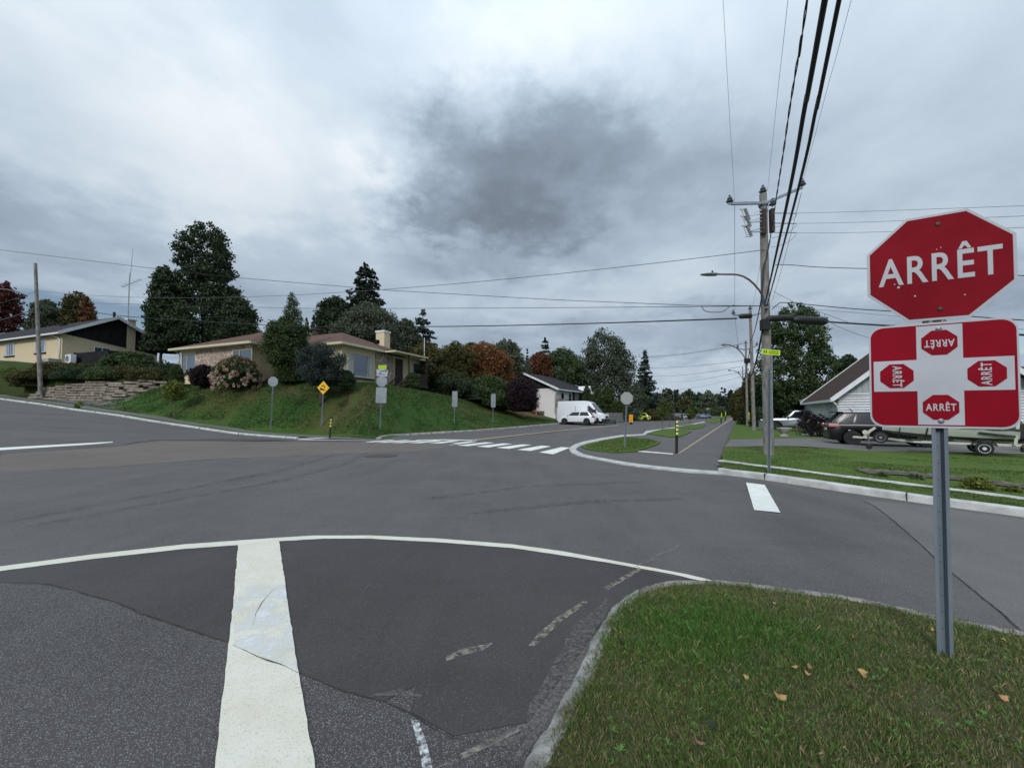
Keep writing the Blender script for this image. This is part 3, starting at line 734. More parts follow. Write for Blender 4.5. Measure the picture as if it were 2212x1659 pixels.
LM = dict(
    dark=leafmat('leaf_dark', (0.019, 0.037, 0.019), (0.062, 0.096, 0.040)),
    green=leafmat('leaf_green', (0.027, 0.054, 0.019), (0.093, 0.135, 0.051)),
    pale=leafmat('leaf_pale', (0.030, 0.046, 0.027), (0.149, 0.176, 0.115)),
    olive=leafmat('leaf_olive', (0.035, 0.041, 0.013), (0.128, 0.113, 0.035)),
    orange=leafmat('leaf_orange', (.070, .055, .022), (.30, .105, .038)),
    red=leafmat('leaf_red', (0.046, 0.033, 0.016), (0.195, 0.060, 0.031)),
    plum=leafmat('leaf_plum', (0.011, 0.008, 0.010), (0.044, 0.022, 0.029)),
    spruce=leafmat('needle_dark', (0.011, 0.022, 0.017), (0.039, 0.063, 0.039)),
    blue=leafmat('needle_blue', (0.016, 0.030, 0.027), (0.068, 0.097, 0.081)),
    cedar=leafmat('cedar_green', (0.021, 0.045, 0.012), (0.075, 0.105, 0.033)),
    sap=leafmat('leaf_sapling', (.030, .046, .010), (.115, .150, .035)),
    lime=leafmat('leaf_lime', (.060, .075, .012), (.20, .24, .05)),
    far=leafmat('leaf_far', (0.026, 0.039, 0.021), (0.091, 0.107, 0.062)),
    maroon=leafmat('leaf_maroon', (0.034, 0.034, 0.014), (0.161, 0.018, 0.030)),
    white=leafmat('bloom', (.38, .16, .13), (.70, .58, .46)),
)
BARK = mat('bark', (.085, .070, .055), (.045, .036, .028), 14, .95, .9, 30, 8, stretch=(1, 1, .25))
BARK_G = mat('young_bark', (.17, .14, .10), (.10, .08, .06), 14, .9, .5, 30, stretch=(1, 1, .25))

PROF = dict(
    oval=[(0, .25), (.12, .62), (.3, .92), (.5, 1), (.7, .90), (.87, .62), (1, .15)],
    round=[(0, .45), (.15, .8), (.4, 1), (.65, .92), (.85, .62), (1, .12)],
    broadcone=[(0, .85), (.10, 1), (.3, .97), (.5, .86), (.7, .66), (.85, .46), (.95, .28), (1, .08)],
    cone=[(0, .85), (.08, 1), (.3, .92), (.6, .68), (.85, .38), (1, .10)],
    column=[(0, .8), (.08, 1), (.35, .92), (.6, .78), (.8, .60), (.92, .42), (1, .12)],
    bigcol=[(0, .85), (.08, .98), (.22, 1), (.38, .84), (.50, .66), (.65, .58), (.80, .54), (.90, .46), (.96, .34), (1, .12)],
    dome=[(0, .95), (.25, 1), (.55, .9), (.8, .65), (.95, .3), (1, .1)],
)
def leaf_cloud(P, size, rs, up=.35):
    n = len(P)
    a = rs.normal(size=(n, 3)); a /= np.linalg.norm(a, axis=1)[:, None]
    nn = rs.normal(size=(n, 3)); nn[:, 2] += up*2; nn = np.cross(a, nn); nn /= np.linalg.norm(nn, axis=1)[:, None]+1e-9
    s = size*rs.uniform(.55, 1.25, n)[:, None]
    v = np.stack([P-a*s*.5, P+nn*s*.33, P+a*s*.5, P-nn*s*.33], 1).reshape(-1, 3)
    return v, np.arange(4*n).reshape(n, 4)
def crown(H, rad, profile, seed, leaf=.25, dens=1.0, clump=.20, gap=.12, lump=.16, sx=1.0, sy=1.0, tilt=0.0, tonebias=0.0, up=.35, topfirst=False, maxn=26000):
    """leaf positions and tones for a crown of height H and radius rad standing on z = 0"""
    rs = np.random.RandomState(seed)
    hp = np.array(PROF[profile])
    area = 2*math.pi*rad*.7*H+math.pi*rad*rad
    nc = int(np.clip(area/(max(clump*rad, leaf*1.6)**2)*2.2, 20, 600))
    h = rs.uniform(0, 1, nc*3); keep = rs.uniform(0, 1, nc*3) < np.interp(h, hp[:, 0], hp[:, 1])+.16
    h = h[keep][:nc]; nc = len(h)
    th = rs.uniform(0, 2*math.pi, nc)
    Rr = np.interp(h, hp[:, 0], hp[:, 1])*rad
    ph = rs.uniform(0, 6.28, 6)
    wob = 1+lump*(np.sin(3*th+ph[0]+5*h)+.7*np.sin(5*th+ph[1]-7*h)+.6*np.sin(11*h+ph[2]+th))
    rr = Rr*wob*np.sqrt(rs.uniform(.30, 1, nc))
    C = np.stack([rr*np.cos(th)*sx, rr*np.sin(th)*sy, h*H], 1)
    C = C[rs.uniform(size=nc) > gap]; hh = C[:, 2]/H
    cr = rad*clump*rs.uniform(.6, 1.35, len(C))*np.clip(np.interp(hh, hp[:, 0], hp[:, 1])+.35, .4, 1.1)
    per = np.clip((cr*cr*4*math.pi/(leaf*leaf*.42))*.50*dens, 10, 500).astype(int)
    tot = per.sum()
    if tot > maxn: per = np.maximum((per*maxn/tot).astype(int), 6)
    idx = np.repeat(np.arange(len(C)), per); n = len(idx)
    d = rs.normal(size=(n, 3)); d /= np.linalg.norm(d, axis=1)[:, None]
    d[:, 2] *= .75
    r = cr[idx]*rs.uniform(.25, 1.0, n)**.6*rs.uniform(.8, 1.15, n)
    P = C[idx]+d*r[:, None]
    spike = rs.uniform(size=n) < .05
    P[spike] += d[spike]*(cr[idx][spike]*.45)[:, None]
    P[:, 2] = np.maximum(P[:, 2], .03*H)
    ctone = rs.uniform(0, .45, len(C))
    tone = np.clip(ctone[idx]+rs.uniform(0, .5, n)+tonebias, 0, 1)
    v, f = leaf_cloud(P, leaf, rs, up)
    return v, f, np.repeat(tone[:, None], 3, 1)
def conifer(H, rad, seed, leaf=.3, layers=None, droop=.25, dens=1.0, open_=.25, topw=.03, base=.06, n_b=9, prof=1.0):
    rs = np.random.RandomState(seed); layers = layers or int(H*1.6)
    Ps = []; T = []
    for i in range(layers):
        t = base+(1-base)*(i+rs.uniform(-.3, .3))/layers; t = min(max(t, .02), .99)
        Lb = rad*((1-t)**prof)+topw*rad
        for k in range(max(4, int(n_b*(1-.4*t)))):
            if rs.uniform() < open_: continue
            a = rs.uniform(0, 6.283); Lk = Lb*rs.uniform(.72, 1.12)
            m = max(6, int(Lk/leaf*7*dens)); s = rs.uniform(.12, 1, m)
            wd = (.30*(1-s)+.07)*Lk*.9+leaf*.3
            x = s*Lk; y = rs.uniform(-1, 1, m)*wd; z = -droop*Lk*s*(1-.45*s)*rs.uniform(.9, 1.1)+rs.uniform(-1, .3, m)*leaf*.45
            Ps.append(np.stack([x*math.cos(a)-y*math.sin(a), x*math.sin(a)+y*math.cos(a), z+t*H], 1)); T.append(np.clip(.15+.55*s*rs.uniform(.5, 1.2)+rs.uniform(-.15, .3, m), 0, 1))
    tip = np.stack([rs.normal(0, .05*rad, 40), rs.normal(0, .05*rad, 40), H*rs.uniform(.9, 1.0, 40)], 1); Ps.append(tip); T.append(rs.uniform(.2, .7, 40))
    P = np.concatenate(Ps); tone = np.concatenate(T)
    v, f = leaf_cloud(P, leaf, rs, .6)
    return v, f, np.repeat(tone[:, None], 3, 1)
def trunkmesh(parent, H, r, limbs=5, spread=1.0, seed=1, m=None, lean=0.0, start=.35, crownbase=None, n=8):
    rr = random.Random(seed); mb = MB()
    top = Vector((lean*H, 0, H)); pts = [Vector((lean*H*t+rr.uniform(-.02, .02)*H*.4*(0 < t < 1), rr.uniform(-.02, .02)*H*.4*(0 < t < 1), H*t)) for t in (0, .08, .3, .55, .8, 1)]
    mb.tube(pts, [r*1.25, r, r*.85, r*.62, r*.36, r*.1], n)
    for i in range(limbs):
        t = start+(.92-start)*i/max(1, limbs); a = i*2.4+rr.uniform(-.4, .4)
        p = Vector((lean*H*t, 0, H*t)); L_ = spread*(1-.55*t)*rr.uniform(.7, 1.05)
        q = p+Vector((math.cos(a)*L_*.5, math.sin(a)*L_*.5, L_*.35)); e = p+Vector((math.cos(a)*L_, math.sin(a)*L_, L_*.85))
        mb.tube([p, q, e], [r*.42*(1-t*.5), r*.25*(1-t*.5), r*.07], 5)
    mb.build('trunk', m or BARK, parent, smooth='all')
def plant(name, cat, label, pos, leafm, mesh, group=None, trunk=None, part='crown', cz=0.0, rz=0.0, lean=0.0):
    t = thing(name, label, cat, pos, rz, group)
    v, f, c = mesh
    v = v.copy(); v[:, 2] += cz
    link(part, rawmesh(part, v, f, c), LM[leafm], t)
    if trunk:
        H, r, limbs, spread = trunk; trunkmesh(t, H, r, limbs, spread, seed=int(abs(pos[0])*7+pos[1]), m=BARK_G if r < .07 else BARK, lean=lean)
    return t
def tree_px(name, label, leafm, cx, top, width, bot, Y, profile='oval', seed=1, leaf=.25, cat='tree', group=None, baseoff=0.0, trunk=True, base_z=None, lean=0.0, **k):
    """a tree standing Y metres off whose crown shows between picture rows top and bot and is width pixels wide"""
    x = atx(cx, Y); z0 = gz(x, Y) if base_z is None else base_z
    zt = zat(top, x, Y); zb = max(zat(bot, x, Y), z0+.02)
    rad = width/2/FPX*Y/math.hypot(1, x/Y)*1.0
    H = zt-zb
    if profile == 'conifer':
        m = conifer(H, rad, seed, leaf, **k)
    else: m = crown(H, rad*.92, profile, seed, leaf, **k)
    tr = None
    if trunk:
        th = (zb-z0)+H*(.8 if profile != 'conifer' else .96)
        tr = (th, max(.04, min(.30, rad*.09)), 0 if profile == 'conifer' else 7, rad*.75)
    return plant(name, cat, label, (x, Y, z0-.04), leafm, m, group, tr, cz=zb-z0+.04, lean=lean)

TG = 'trees behind the bungalow'
# tall group left of the bungalow
tree_px('broadleaf_tree', 'very tall dense dark green tree, the tallest, rising behind the brick bungalow', 'dark', 437, 484, 225, 760, 46, 'bigcol', 11, .30, dens=1.15, clump=.17, gap=.06, lump=.10, maxn=42000)
tree_px('broadleaf_tree', 'dark green spiky-topped tree leaning against the left side of the tallest tree', 'dark', 346, 574, 92, 765, 43, 'column', 12, .26, clump=.26, gap=.10, lump=.16)
tree_px('broadleaf_tree', 'lower dark green tree filling the right flank of the tallest tree', 'dark', 505, 640, 120, 762, 44.5, 'broadcone', 13, .27, clump=.22, gap=.12, lump=.18)
tree_px('broadleaf_tree', 'grey green tree behind the black gabled house just right of the utility pole', 'pale', 93, 648, 92, 735, 72, 'round', 14, .34, gap=.3, clump=.24, lump=.22)
tree_px('broadleaf_tree', 'tree turning orange on one side above the roof of the black gabled house', 'olive', 160, 630, 80, 730, 70, 'oval', 15, .32, gap=.2, clump=.22)
tree_px('broadleaf_tree', 'small orange tinted tree crown just left of the antenna mast', 'orange', 178, 640, 36, 725, 69, 'oval', 16, .30, gap=.35, clump=.3)
tree_px('maple_tree', 'dark maple with crimson leaves at the left edge behind the utility pole', 'maroon', -2, 608, 92, 742, 56, 'round', 17, .30, gap=.2, clump=.22, lump=.2)
tree_px('broadleaf_tree', 'thin pale sparse tree between the black gabled house and the tallest tree', 'pale', 318, 698, 30, 750, 60, 'round', 18, .2, gap=.5, clump=.35, dens=.6)
# by the bungalow
tree_px('cedar_tree', 'pointed dark green cedar standing against the front of the brick bungalow', 'cedar', 627, 632, 74, 832, 31.0, 'cone', 21, .11, clump=.34, gap=.02, lump=.05, dens=1.2, trunk=True)
tree_px('broadleaf_tree', 'small round crowned tree with a bare trunk in front of the bungalow steps', 'green', 613, 688, 100, 800, 30.9, 'oval', 22, .15, clump=.26, gap=.05, lump=.10)
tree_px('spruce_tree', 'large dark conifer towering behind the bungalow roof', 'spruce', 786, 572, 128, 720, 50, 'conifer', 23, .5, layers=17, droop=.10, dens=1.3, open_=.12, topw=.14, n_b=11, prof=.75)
tree_px('broadleaf_tree', 'grey green broad tree behind the bungalow chimney', 'pale', 795, 657, 150, 760, 46, 'dome', 24, .26, clump=.2, gap=.05)
tree_px('broadleaf_tree', 'dark rounded tree behind the bungalow roof left of the large conifer', 'dark', 722, 643, 84, 740, 48, 'round', 25, .28, clump=.24, gap=.06)
tree_px('cedar_tree', 'slim cedar tip showing over the bungalow roof, left one of two', 'cedar', 659, 686, 15, 740, 40, 'cone', 26, .13, clump=.4, gap=.02, trunk=False)
tree_px('cedar_tree', 'slim cedar tip showing over the bungalow roof, right one of two', 'cedar', 674, 680, 16, 740, 40, 'cone', 27, .13, clump=.4, gap=.02, trunk=False)
tree_px('broadleaf_tree', 'pale leaved tree between the bungalow chimney and the bluish spruce', 'pale', 873, 690, 66, 780, 50, 'round', 28, .26, clump=.25, gap=.12)
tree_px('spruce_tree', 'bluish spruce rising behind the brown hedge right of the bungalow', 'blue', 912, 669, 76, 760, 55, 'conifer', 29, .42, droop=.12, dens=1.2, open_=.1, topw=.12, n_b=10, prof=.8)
# row between bungalow and white house
BG = 'tall shrubs between the bungalow and the white house'
tree_px('tall_shrub', 'brownish green thicket right beside the bungalow wall', 'olive', 922, 738, 104, 858, 43, 'round', 31, .2, 'shrub', BG, clump=.2, gap=.05, lump=.26, trunk=True)
tree_px('tall_shrub', 'olive green bush mass left of the orange tree', 'olive', 985, 738, 84, 862, 46, 'round', 32, .2, 'shrub', BG, clump=.2, gap=.06, lump=.26)
tree_px('maple_tree', 'bright orange red autumn tree in the middle of the picture', 'orange', 1046, 740, 118, 862, 49, 'round', 33, .24, clump=.19, gap=.07, lump=.12)
tree_px('tall_shrub', 'dark green lower hedge under the orange tree', 'green', 1050, 812, 96, 883, 45, 'dome', 34, .19, 'shrub', BG, clump=.2, gap=.04, lump=.28, trunk=False)
tree_px('tall_shrub', 'dark undergrowth bush between hedge and bungalow corner', 'dark', 965, 800, 96, 868, 43, 'dome', 35, .19, 'shrub', BG, clump=.22, gap=.04, lump=.28, trunk=False)
tree_px('broadleaf_tree', 'mixed green tree with feathery top right of the orange tree', 'pale', 1092, 733, 96, 850, 58, 'round', 36, .28, clump=.2, gap=.1)
tree_px('broadleaf_tree', 'green tree behind the plum bush', 'green', 1120, 775, 70, 870, 66, 'round', 37, .25, clump=.22, gap=.08)
tree_px('broadleaf_tree', 'dull green tree behind the brown thicket', 'olive', 1018, 742, 80, 840, 56, 'round', 371, .28, clump=.22, gap=.1)
tree_px('spruce_tree', 'small dark spruce above the reddish tree behind the white house', 'spruce', 1178, 730, 42, 800, 74, 'conifer', 38, .45, droop=.12, dens=1.2, open_=.1, topw=.14, n_b=10, prof=.8)
tree_px('spruce_tree', 'tiny distant spruce tip left of the reddish tree', 'spruce', 1139, 754, 14, 800, 80, 'conifer', 39, .4, droop=.12, open_=.1)
tree_px('maple_tree', 'rusty red tree behind the ridge of the white house', 'red', 1165, 762, 66, 840, 68, 'round', 40, .28, clump=.22, gap=.1)
tree_px('broadleaf_tree', 'green tree behind the middle of the white house roof', 'green', 1214, 752, 92, 850, 70, 'round', 41, .28, clump=.2, gap=.08)
tree_px('broadleaf_tree', 'huge pale green tree right of the white house, broad at the foot', 'pale', 1306, 711, 168, 905, 74, 'broadcone', 42, .36, clump=.17, gap=.0, lump=.08, tonebias=-.10, dens=1.5, maxn=42000)
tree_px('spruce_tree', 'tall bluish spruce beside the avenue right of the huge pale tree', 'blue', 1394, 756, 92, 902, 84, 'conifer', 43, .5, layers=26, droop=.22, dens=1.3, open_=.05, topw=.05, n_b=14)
tree_px('broadleaf_tree', 'green tree at the foot of the tall bluish spruce', 'green', 1368, 838, 60, 902, 80, 'round', 44, .3, clump=.25, gap=.06)
CG = 'cedars by the white house driveway'
for i, (px, tp, w_, Y, lb) in enumerate([(1268, 834, 36, 62, 'cedar right at the white house eaves'), (1291, 838, 34, 60, 'middle cedar of the row behind the white van'), (1312, 833, 40, 62, 'tallest cedar of the row behind the white van'), (1335, 868, 44, 61, 'low spreading cedar at the right end of the row behind the white van')]):
    tree_px('cedar_tree', lb, 'cedar', px, tp, w_, 905, Y, 'cone' if i < 3 else 'dome', 50+i, .2, 'tree', CG, clump=.3, gap=.03, trunk=False)
tree_px('tall_shrub', 'dark green bush mass between the two rectangular sign backs', 'dark', 1008, 818, 80, 878, 44, 'dome', 351, .19, 'shrub', BG, clump=.22, gap=.03, lump=.3, trunk=False)
tree_px('tall_shrub', 'low dark bush left of the plum bush', 'green', 1092, 838, 54, 886, 46, 'dome', 352, .19, 'shrub', BG, clump=.24, gap=.03, lump=.3, trunk=False)
# shrubs on the far bank and in front of the bungalow
tree_px('smoke_bush', 'dark plum leaved round bush on the slope before the white house', 'plum', 1129, 816, 76, 891, 45, 'round', 61, .15, 'shrub', clump=.2, gap=.0, dens=1.5, lump=.05, trunk=False)
tree_px('barberry_bush', 'deep purple bush under the bungalow bedroom window', 'plum', 438, 788, 62, 834, 31.6, 'round', 62, .1, 'shrub', clump=.2, gap=.0, dens=1.3, trunk=False)
hyd = tree_px('hydrangea_bush', 'large hydrangea covered with pink and cream flower heads by the bungalow', 'green', 512, 770, 98, 835, 30.8, 'round', 63, .11, 'shrub', clump=.2, gap=.0, dens=1.2, trunk=False)
def blooms(parent, H, rad, n, seed, size=.11):
    rs = np.random.RandomState(seed); V = []; F = []; C = []; o = 0
    for i in range(n):
        th = rs.uniform(0, 6.28); h = rs.uniform(.08, 1); r = rad*np.interp(h, [0, .4, .85, 1], [.85, 1.0, .62, .2])*rs.uniform(.92, 1.06)
        c = np.array([r*math.cos(th), r*math.sin(th), h*H]); m = 26
        d = rs.normal(size=(m, 3)); d /= np.linalg.norm(d, axis=1)[:, None]; d[:, 2] *= 1.25
        v, f = leaf_cloud(c+d*size*rs.uniform(.5, 1, (m, 1)), size*.75, rs); V.append(v); F.append(f+o); o += len(v)
        C.append(np.full((m, 3), np.clip(rs.uniform(.1, 1)*(.25 if h > .72 else 1)+.0, 0, 1)))
    link('flower_heads', rawmesh('flower_heads', np.concatenate(V), np.concatenate(F), np.concatenate(C)), LM['white'], parent)
blooms(hyd, 2.62, 1.72, 230, 5, .12)
tree_px('weeping_shrub', 'light green weeping mound shrub left of the purple bush', 'green', 379, 786, 36, 836, 31.8, 'dome', 64, .08, 'shrub', clump=.2, gap=.0, dens=1.4, lump=.03, trunk=False)
pine = tree_px('pine_shrub', 'spreading dark bluish pine covering the bungalow corner', 'blue', 693, 742, 96, 834, 28.9, 'round', 65, .11, 'shrub', clump=.22, gap=.14, lump=.36, dens=1.1, trunk=True)
tree_px('pine_shrub', 'low dark pine branch mass under the front window of the bungalow', 'dark', 742, 800, 50, 834, 29.6, 'dome', 651, .10, 'shrub', clump=.24, gap=.05, trunk=False)
tree_px('shade_shrub', 'black green shrub in the shade behind the small round tree', 'dark', 655, 770, 84, 836, 31.6, 'dome', 66, .12, 'shrub', clump=.24, gap=.0, trunk=False)
tree_px('porch_shrub', 'small leafy shrub right of the bungalow porch', 'green', 891, 806, 34, 848, 37, 'round', 67, .12, 'shrub', clump=.25, gap=.05, trunk=False)
# bank on the left
BL = 'shrubs on the bank above the stone wall'
def bank_z(x, y):
    """terraced bank that carries the black gabled house"""
    return 0
# trees right of the avenue and at its far end
tree_px('broadleaf_tree', 'tall full green tree right of the main utility pole', 'green', 1722, 655, 168, 905, 47, 'oval', 201, .27, clump=.17, gap=.10, lump=.16, maxn=34000)
tree_px('broadleaf_tree', 'dark green tree behind the steep roof of the log sided house', 'dark', 1836, 766, 90, 880, 52, 'round', 202, .27, clump=.2, gap=.08)
tree_px('broadleaf_tree', 'dark green tree top between the two right houses', 'dark', 2206, 785, 44, 860, 40, 'round', 203, .22, clump=.25, gap=.06)
tree_px('broadleaf_tree', 'dark tree right against the steep roof of the log sided house', 'green', 1880, 775, 70, 880, 54, 'round', 204, .27, clump=.2, gap=.08)
RG = 'hedge trees behind the utility poles'
for i, (px, tp, w_, Y, lm, lb) in enumerate([(1628, 800, 64, 60, 'olive', 'brownish green tree directly behind the second and third utility pole'), (1600, 838, 52, 78, 'olive', 'dull green tree left of the row of utility poles'), (1655, 815, 70, 56, 'green', 'green tree showing on both sides of the main utility pole'),
        (1700, 850, 90, 52, 'dark', 'dark hedge tree behind the silver pickup'), (1770, 850, 70, 50, 'green', 'green hedge tree beside the pale grey roofed house'), (1738, 865, 60, 47, 'dark', 'dark bushy tree at the left wall of the grey roofed house')]):
    tree_px('hedge_tree', lb, lm, px, tp, w_, 915, Y, 'dome' if i > 2 else 'round', 210+i, .26, 'tree', RG, clump=.2, gap=.05, trunk=False)
tree_px('hedge', 'clipped dark green hedge beside the cycle path by the hydrant', 'dark', 1607, 884, 30, 925, 52, 'dome', 220, .16, 'hedge', None, clump=.22, gap=0, trunk=False, lump=.04)
tree_px('hedge', 'dark green hedge between the hydrant and the main utility pole', 'dark', 1640, 880, 46, 930, 44, 'dome', 221, .15, 'hedge', None, clump=.2, gap=0, trunk=False, lump=.05)
FG = 'trees closing the far end of the avenue'
fr = random.Random(3)
fars = [(1440, 838, 36, 128, 'far', 'round', 'first round tree right of the tall bluish spruce'), (1462, 842, 34, 150, 'spruce', 'broadcone', 'dark pointed tree above the oncoming dark car'), (1478, 850, 30, 118, 'olive', 'round', 'brownish round tree above the oncoming dark car'),
        (1490, 841, 36, 170, 'dark', 'round', 'dark tree in the far wood left of the round brown tree'), (1512, 848, 30, 160, 'spruce', 'broadcone', 'dark conifer in the far wood above the blue car'), (1530, 844, 40, 140, 'pale', 'round', 'pale green round tree above the parked blue car'),
        (1549, 851, 34, 190, 'far', 'round', 'grey green tree in the far wood right of the pale one'), (1560, 838, 15, 175, 'spruce', 'cone', 'left one of two dark spires in the far wood'), (1566, 838, 13, 178, 'spruce', 'cone', 'right one of two dark spires in the far wood'),
        (1580, 842, 24, 172, 'spruce', 'broadcone', 'broad dark pointed spruce over the end of the cycle path'), (1594, 854, 36, 165, 'far', 'round', 'green tree over the distant red stop sign'), (1421, 850, 34, 100, 'dark', 'round', 'dark tree right at the foot of the bluish spruce'),
        (1444, 868, 30, 98, 'far', 'round', 'low green tree behind the oncoming dark car'), (1500, 868, 34, 112, 'green', 'dome', 'low green bush mass left of the parked blue car'), (1538, 872, 22, 120, 'cedar', 'cone', 'dark green cedar right behind the parked blue car'),
        (1572, 868, 34, 200, 'dark', 'dome', 'dark low tree closing the avenue left of the red stop sign'), (1600, 870, 40, 195, 'dark', 'dome', 'dark low tree closing the avenue behind the red stop sign'), (1590, 872, 14, 150, 'red', 'round', 'small rusty tree at the far end of the cycle path'), (1522, 870, 30, 210, 'spruce', 'dome', 'black green tree mass in the gap behind the parked blue car')]
for i, (px, tp, w_, Y, lm, pf, lb) in enumerate(fars):
    tree_px('distant_tree', lb, lm, px, tp, w_, 893, Y, pf, 230+i, .5+Y*.0022, 'tree', FG, clump=.26, gap=.03, trunk=False)
far_w = [(px, Y) for px, Y in []]
wood = []; rs = np.random.RandomState(9)
V = []; F = []; C = []; o = 0
for i in range(46):
    px = 1395+i*5.6+rs.uniform(-3, 3); Y = rs.uniform(205, 330); x = atx(px, Y); H = (rs.uniform(30, 41)/880)*Y+1.5
    v, f, c = crown(H, rs.uniform(3.0, 5.5), 'broadcone' if rs.uniform() < .4 else 'round', 400+i, 1.2, clump=.3, gap=0, maxn=500)
    v = v+np.array([x, Y, 0]); V.append(v); F.append(f+o); C.append(c); o += len(v)
tag(link('woodland', rawmesh('woodland', np.concatenate(V), np.concatenate(F), np.concatenate(C)), LM['far']), 'far off green woodland closing the view at the end of the avenue', 'woodland', None, 'stuff')
V = []; F = []; C = []; o = 0
for i in range(60):
    a = rs.uniform(0, 1); px = -300+a*3200
    if 1380 < px < 1640: continue
    Y = rs.uniform(120, 180); x = atx(px, Y); z0 = gz(x, Y); H = rs.uniform(6, 11)
    v, f, c = crown(H, rs.uniform(3.5, 6), 'round', 500+i, 1.0, clump=.3, gap=0, maxn=500)
    v = v+np.array([x, Y, z0]); V.append(v); F.append(f+o); C.append(c); o += len(v)
tag(link('woodland', rawmesh('woodland', np.concatenate(V), np.concatenate(F), np.concatenate(C)), LM['far']), 'green woodland behind the houses on both sides', 'woodland', None, 'stuff')
# young street trees
YG = 'young street trees'
def sapling(name, label, px, ybase, top, w_, leafm='lime', seed=1, off=.1, crown_frac=.55, leaf=.1, nn=1.0, group=YG):
    b = base(px, ybase); Y = b.y; zt = zat(top, b.x, b.y)-b.z; rad = w_/2/FPX*Y
    zc = zt*(1-crown_frac)
    return plant(name, 'young tree', label, (b.x, b.y, b.z-.02), leafm, crown(zt-zc, rad*1.05, 'oval', seed, leaf, clump=.34, gap=.34, lump=.32, dens=.42*nn), group, (zt*.85, .035, 5, rad*.7), cz=zc)
sapling('young_tree', 'slim young tree with yellow green leaves on the pavement below the bungalow', 376, 902, 822, 34, 'lime', 301, leaf=.13)
sapling('young_tree', 'knee high yellow green sapling by the kerb left of the young tree', 168, 884, 865, 13, 'lime', 302, leaf=.14, crown_frac=.9)
sapling('young_tree', 'thin sparse sapling on the lawn at the left edge', 22, 852, 792, 34, 'lime', 303, leaf=.09, nn=.35)
sapling('young_tree', 'young street tree on the grass plot nearest the avenue sign bollard', 1431, 931, 862, 21, 'sap', 304, leaf=.15, nn=1.0)
sapling('young_tree', 'young tree on the avenue verge in front of the oncoming dark car', 1447, 921, 868, 13, 'sap', 305, leaf=.16, nn=.6)
sapling('young_tree', 'small bushy street tree right of the oncoming dark car', 1491, 913, 884, 17, 'sap', 306, leaf=.2, crown_frac=.75)
sapling('young_tree', 'street tree farther off beside the grey octagonal sign back', 1525, 907, 884, 9, 'pale', 307, leaf=.22)
sapling('young_tree', 'left one of two bare stemmed trees at the end of the grass strip', 1537, 906, 882, 11, 'pale', 308, leaf=.25)
sapling('young_tree', 'right one of two bare stemmed trees at the end of the grass strip', 1560, 904, 878, 14, 'pale', 309, leaf=.25)
# ---------------------------------------------------------------- houses
BRICK_Y = mat('cream_brick', (.46, .37, .235), (.38, .30, .19), 30, .9, .3, 60)
def brickmat(name, c1, c2, mortar, bw=.22, bh=.07, stone=False):
    m, nt, b = newmat(name); N, L = nt.nodes, nt.links
    b.inputs['Roughness'].default_value = .9
    tc = N.new('ShaderNodeTexCoord').outputs['Object']
    sp = N.new('ShaderNodeSeparateXYZ'); L.new(tc, sp.inputs[0])
    ad = N.new('ShaderNodeMath'); ad.operation = 'ADD'; L.new(sp.outputs[0], ad.inputs[0]); L.new(sp.outputs[1], ad.inputs[1])
    cb = N.new('ShaderNodeCombineXYZ'); L.new(ad.outputs[0], cb.inputs[0]); L.new(sp.outputs[2], cb.inputs[1])
    if stone:
        vo = N.new('ShaderNodeTexVoronoi'); vo.feature = 'DISTANCE_TO_EDGE'; vo.inputs['Scale'].default_value = 1.9; L.new(cb.outputs[0], vo.inputs['Vector'])
        v2 = N.new('ShaderNodeTexVoronoi'); v2.inputs['Scale'].default_value = 1.9; L.new(cb.outputs[0], v2.inputs['Vector'])
        r = N.new('ShaderNodeMapRange'); r.inputs[1].default_value = .02; r.inputs[2].default_value = .045; L.new(vo.outputs['Distance'], r.inputs[0])
        s2 = N.new('ShaderNodeSeparateColor'); L.new(v2.outputs['Color'], s2.inputs[0])
        m1 = N.new('ShaderNodeMix'); m1.data_type = 'RGBA'; L.new(s2.outputs[0], m1.inputs[0]); m1.inputs[6].default_value = c1+(1,); m1.inputs[7].default_value = c2+(1,)
        m2 = N.new('ShaderNodeMix'); m2.data_type = 'RGBA'; L.new(r.outputs[0], m2.inputs[0]); m2.inputs[6].default_value = mortar+(1,); L.new(m1.outputs[2], m2.inputs[7]); L.new(m2.outputs[2], b.inputs['Base Color'])
    else:
        br = N.new('ShaderNodeTexBrick'); L.new(cb.outputs[0], br.inputs['Vector']); br.inputs['Scale'].default_value = 1
        br.inputs['Brick Width'].default_value = bw; br.inputs['Row Height'].default_value = bh; br.inputs['Mortar Size'].default_value = .008
        br.inputs['Color1'].default_value = c1+(1,); br.inputs['Color2'].default_value = c2+(1,); br.inputs['Mortar'].default_value = mortar+(1,); L.new(br.outputs[0], b.inputs['Base Color'])
    MATS[name] = m; return m
BR_CREAM = brickmat('cream_brick_wall', (.70, .58, .38), (.62, .50, .32), (.62, .55, .42))
STONE_F = brickmat('stone_facing', (.30, .22, .18), (.40, .31, .25), (.60, .52, .43), stone=True)
BR_WHITE = brickmat('white_brick_wall', (.76, .75, .74), (.70, .69, .68), (.66, .65, .64))
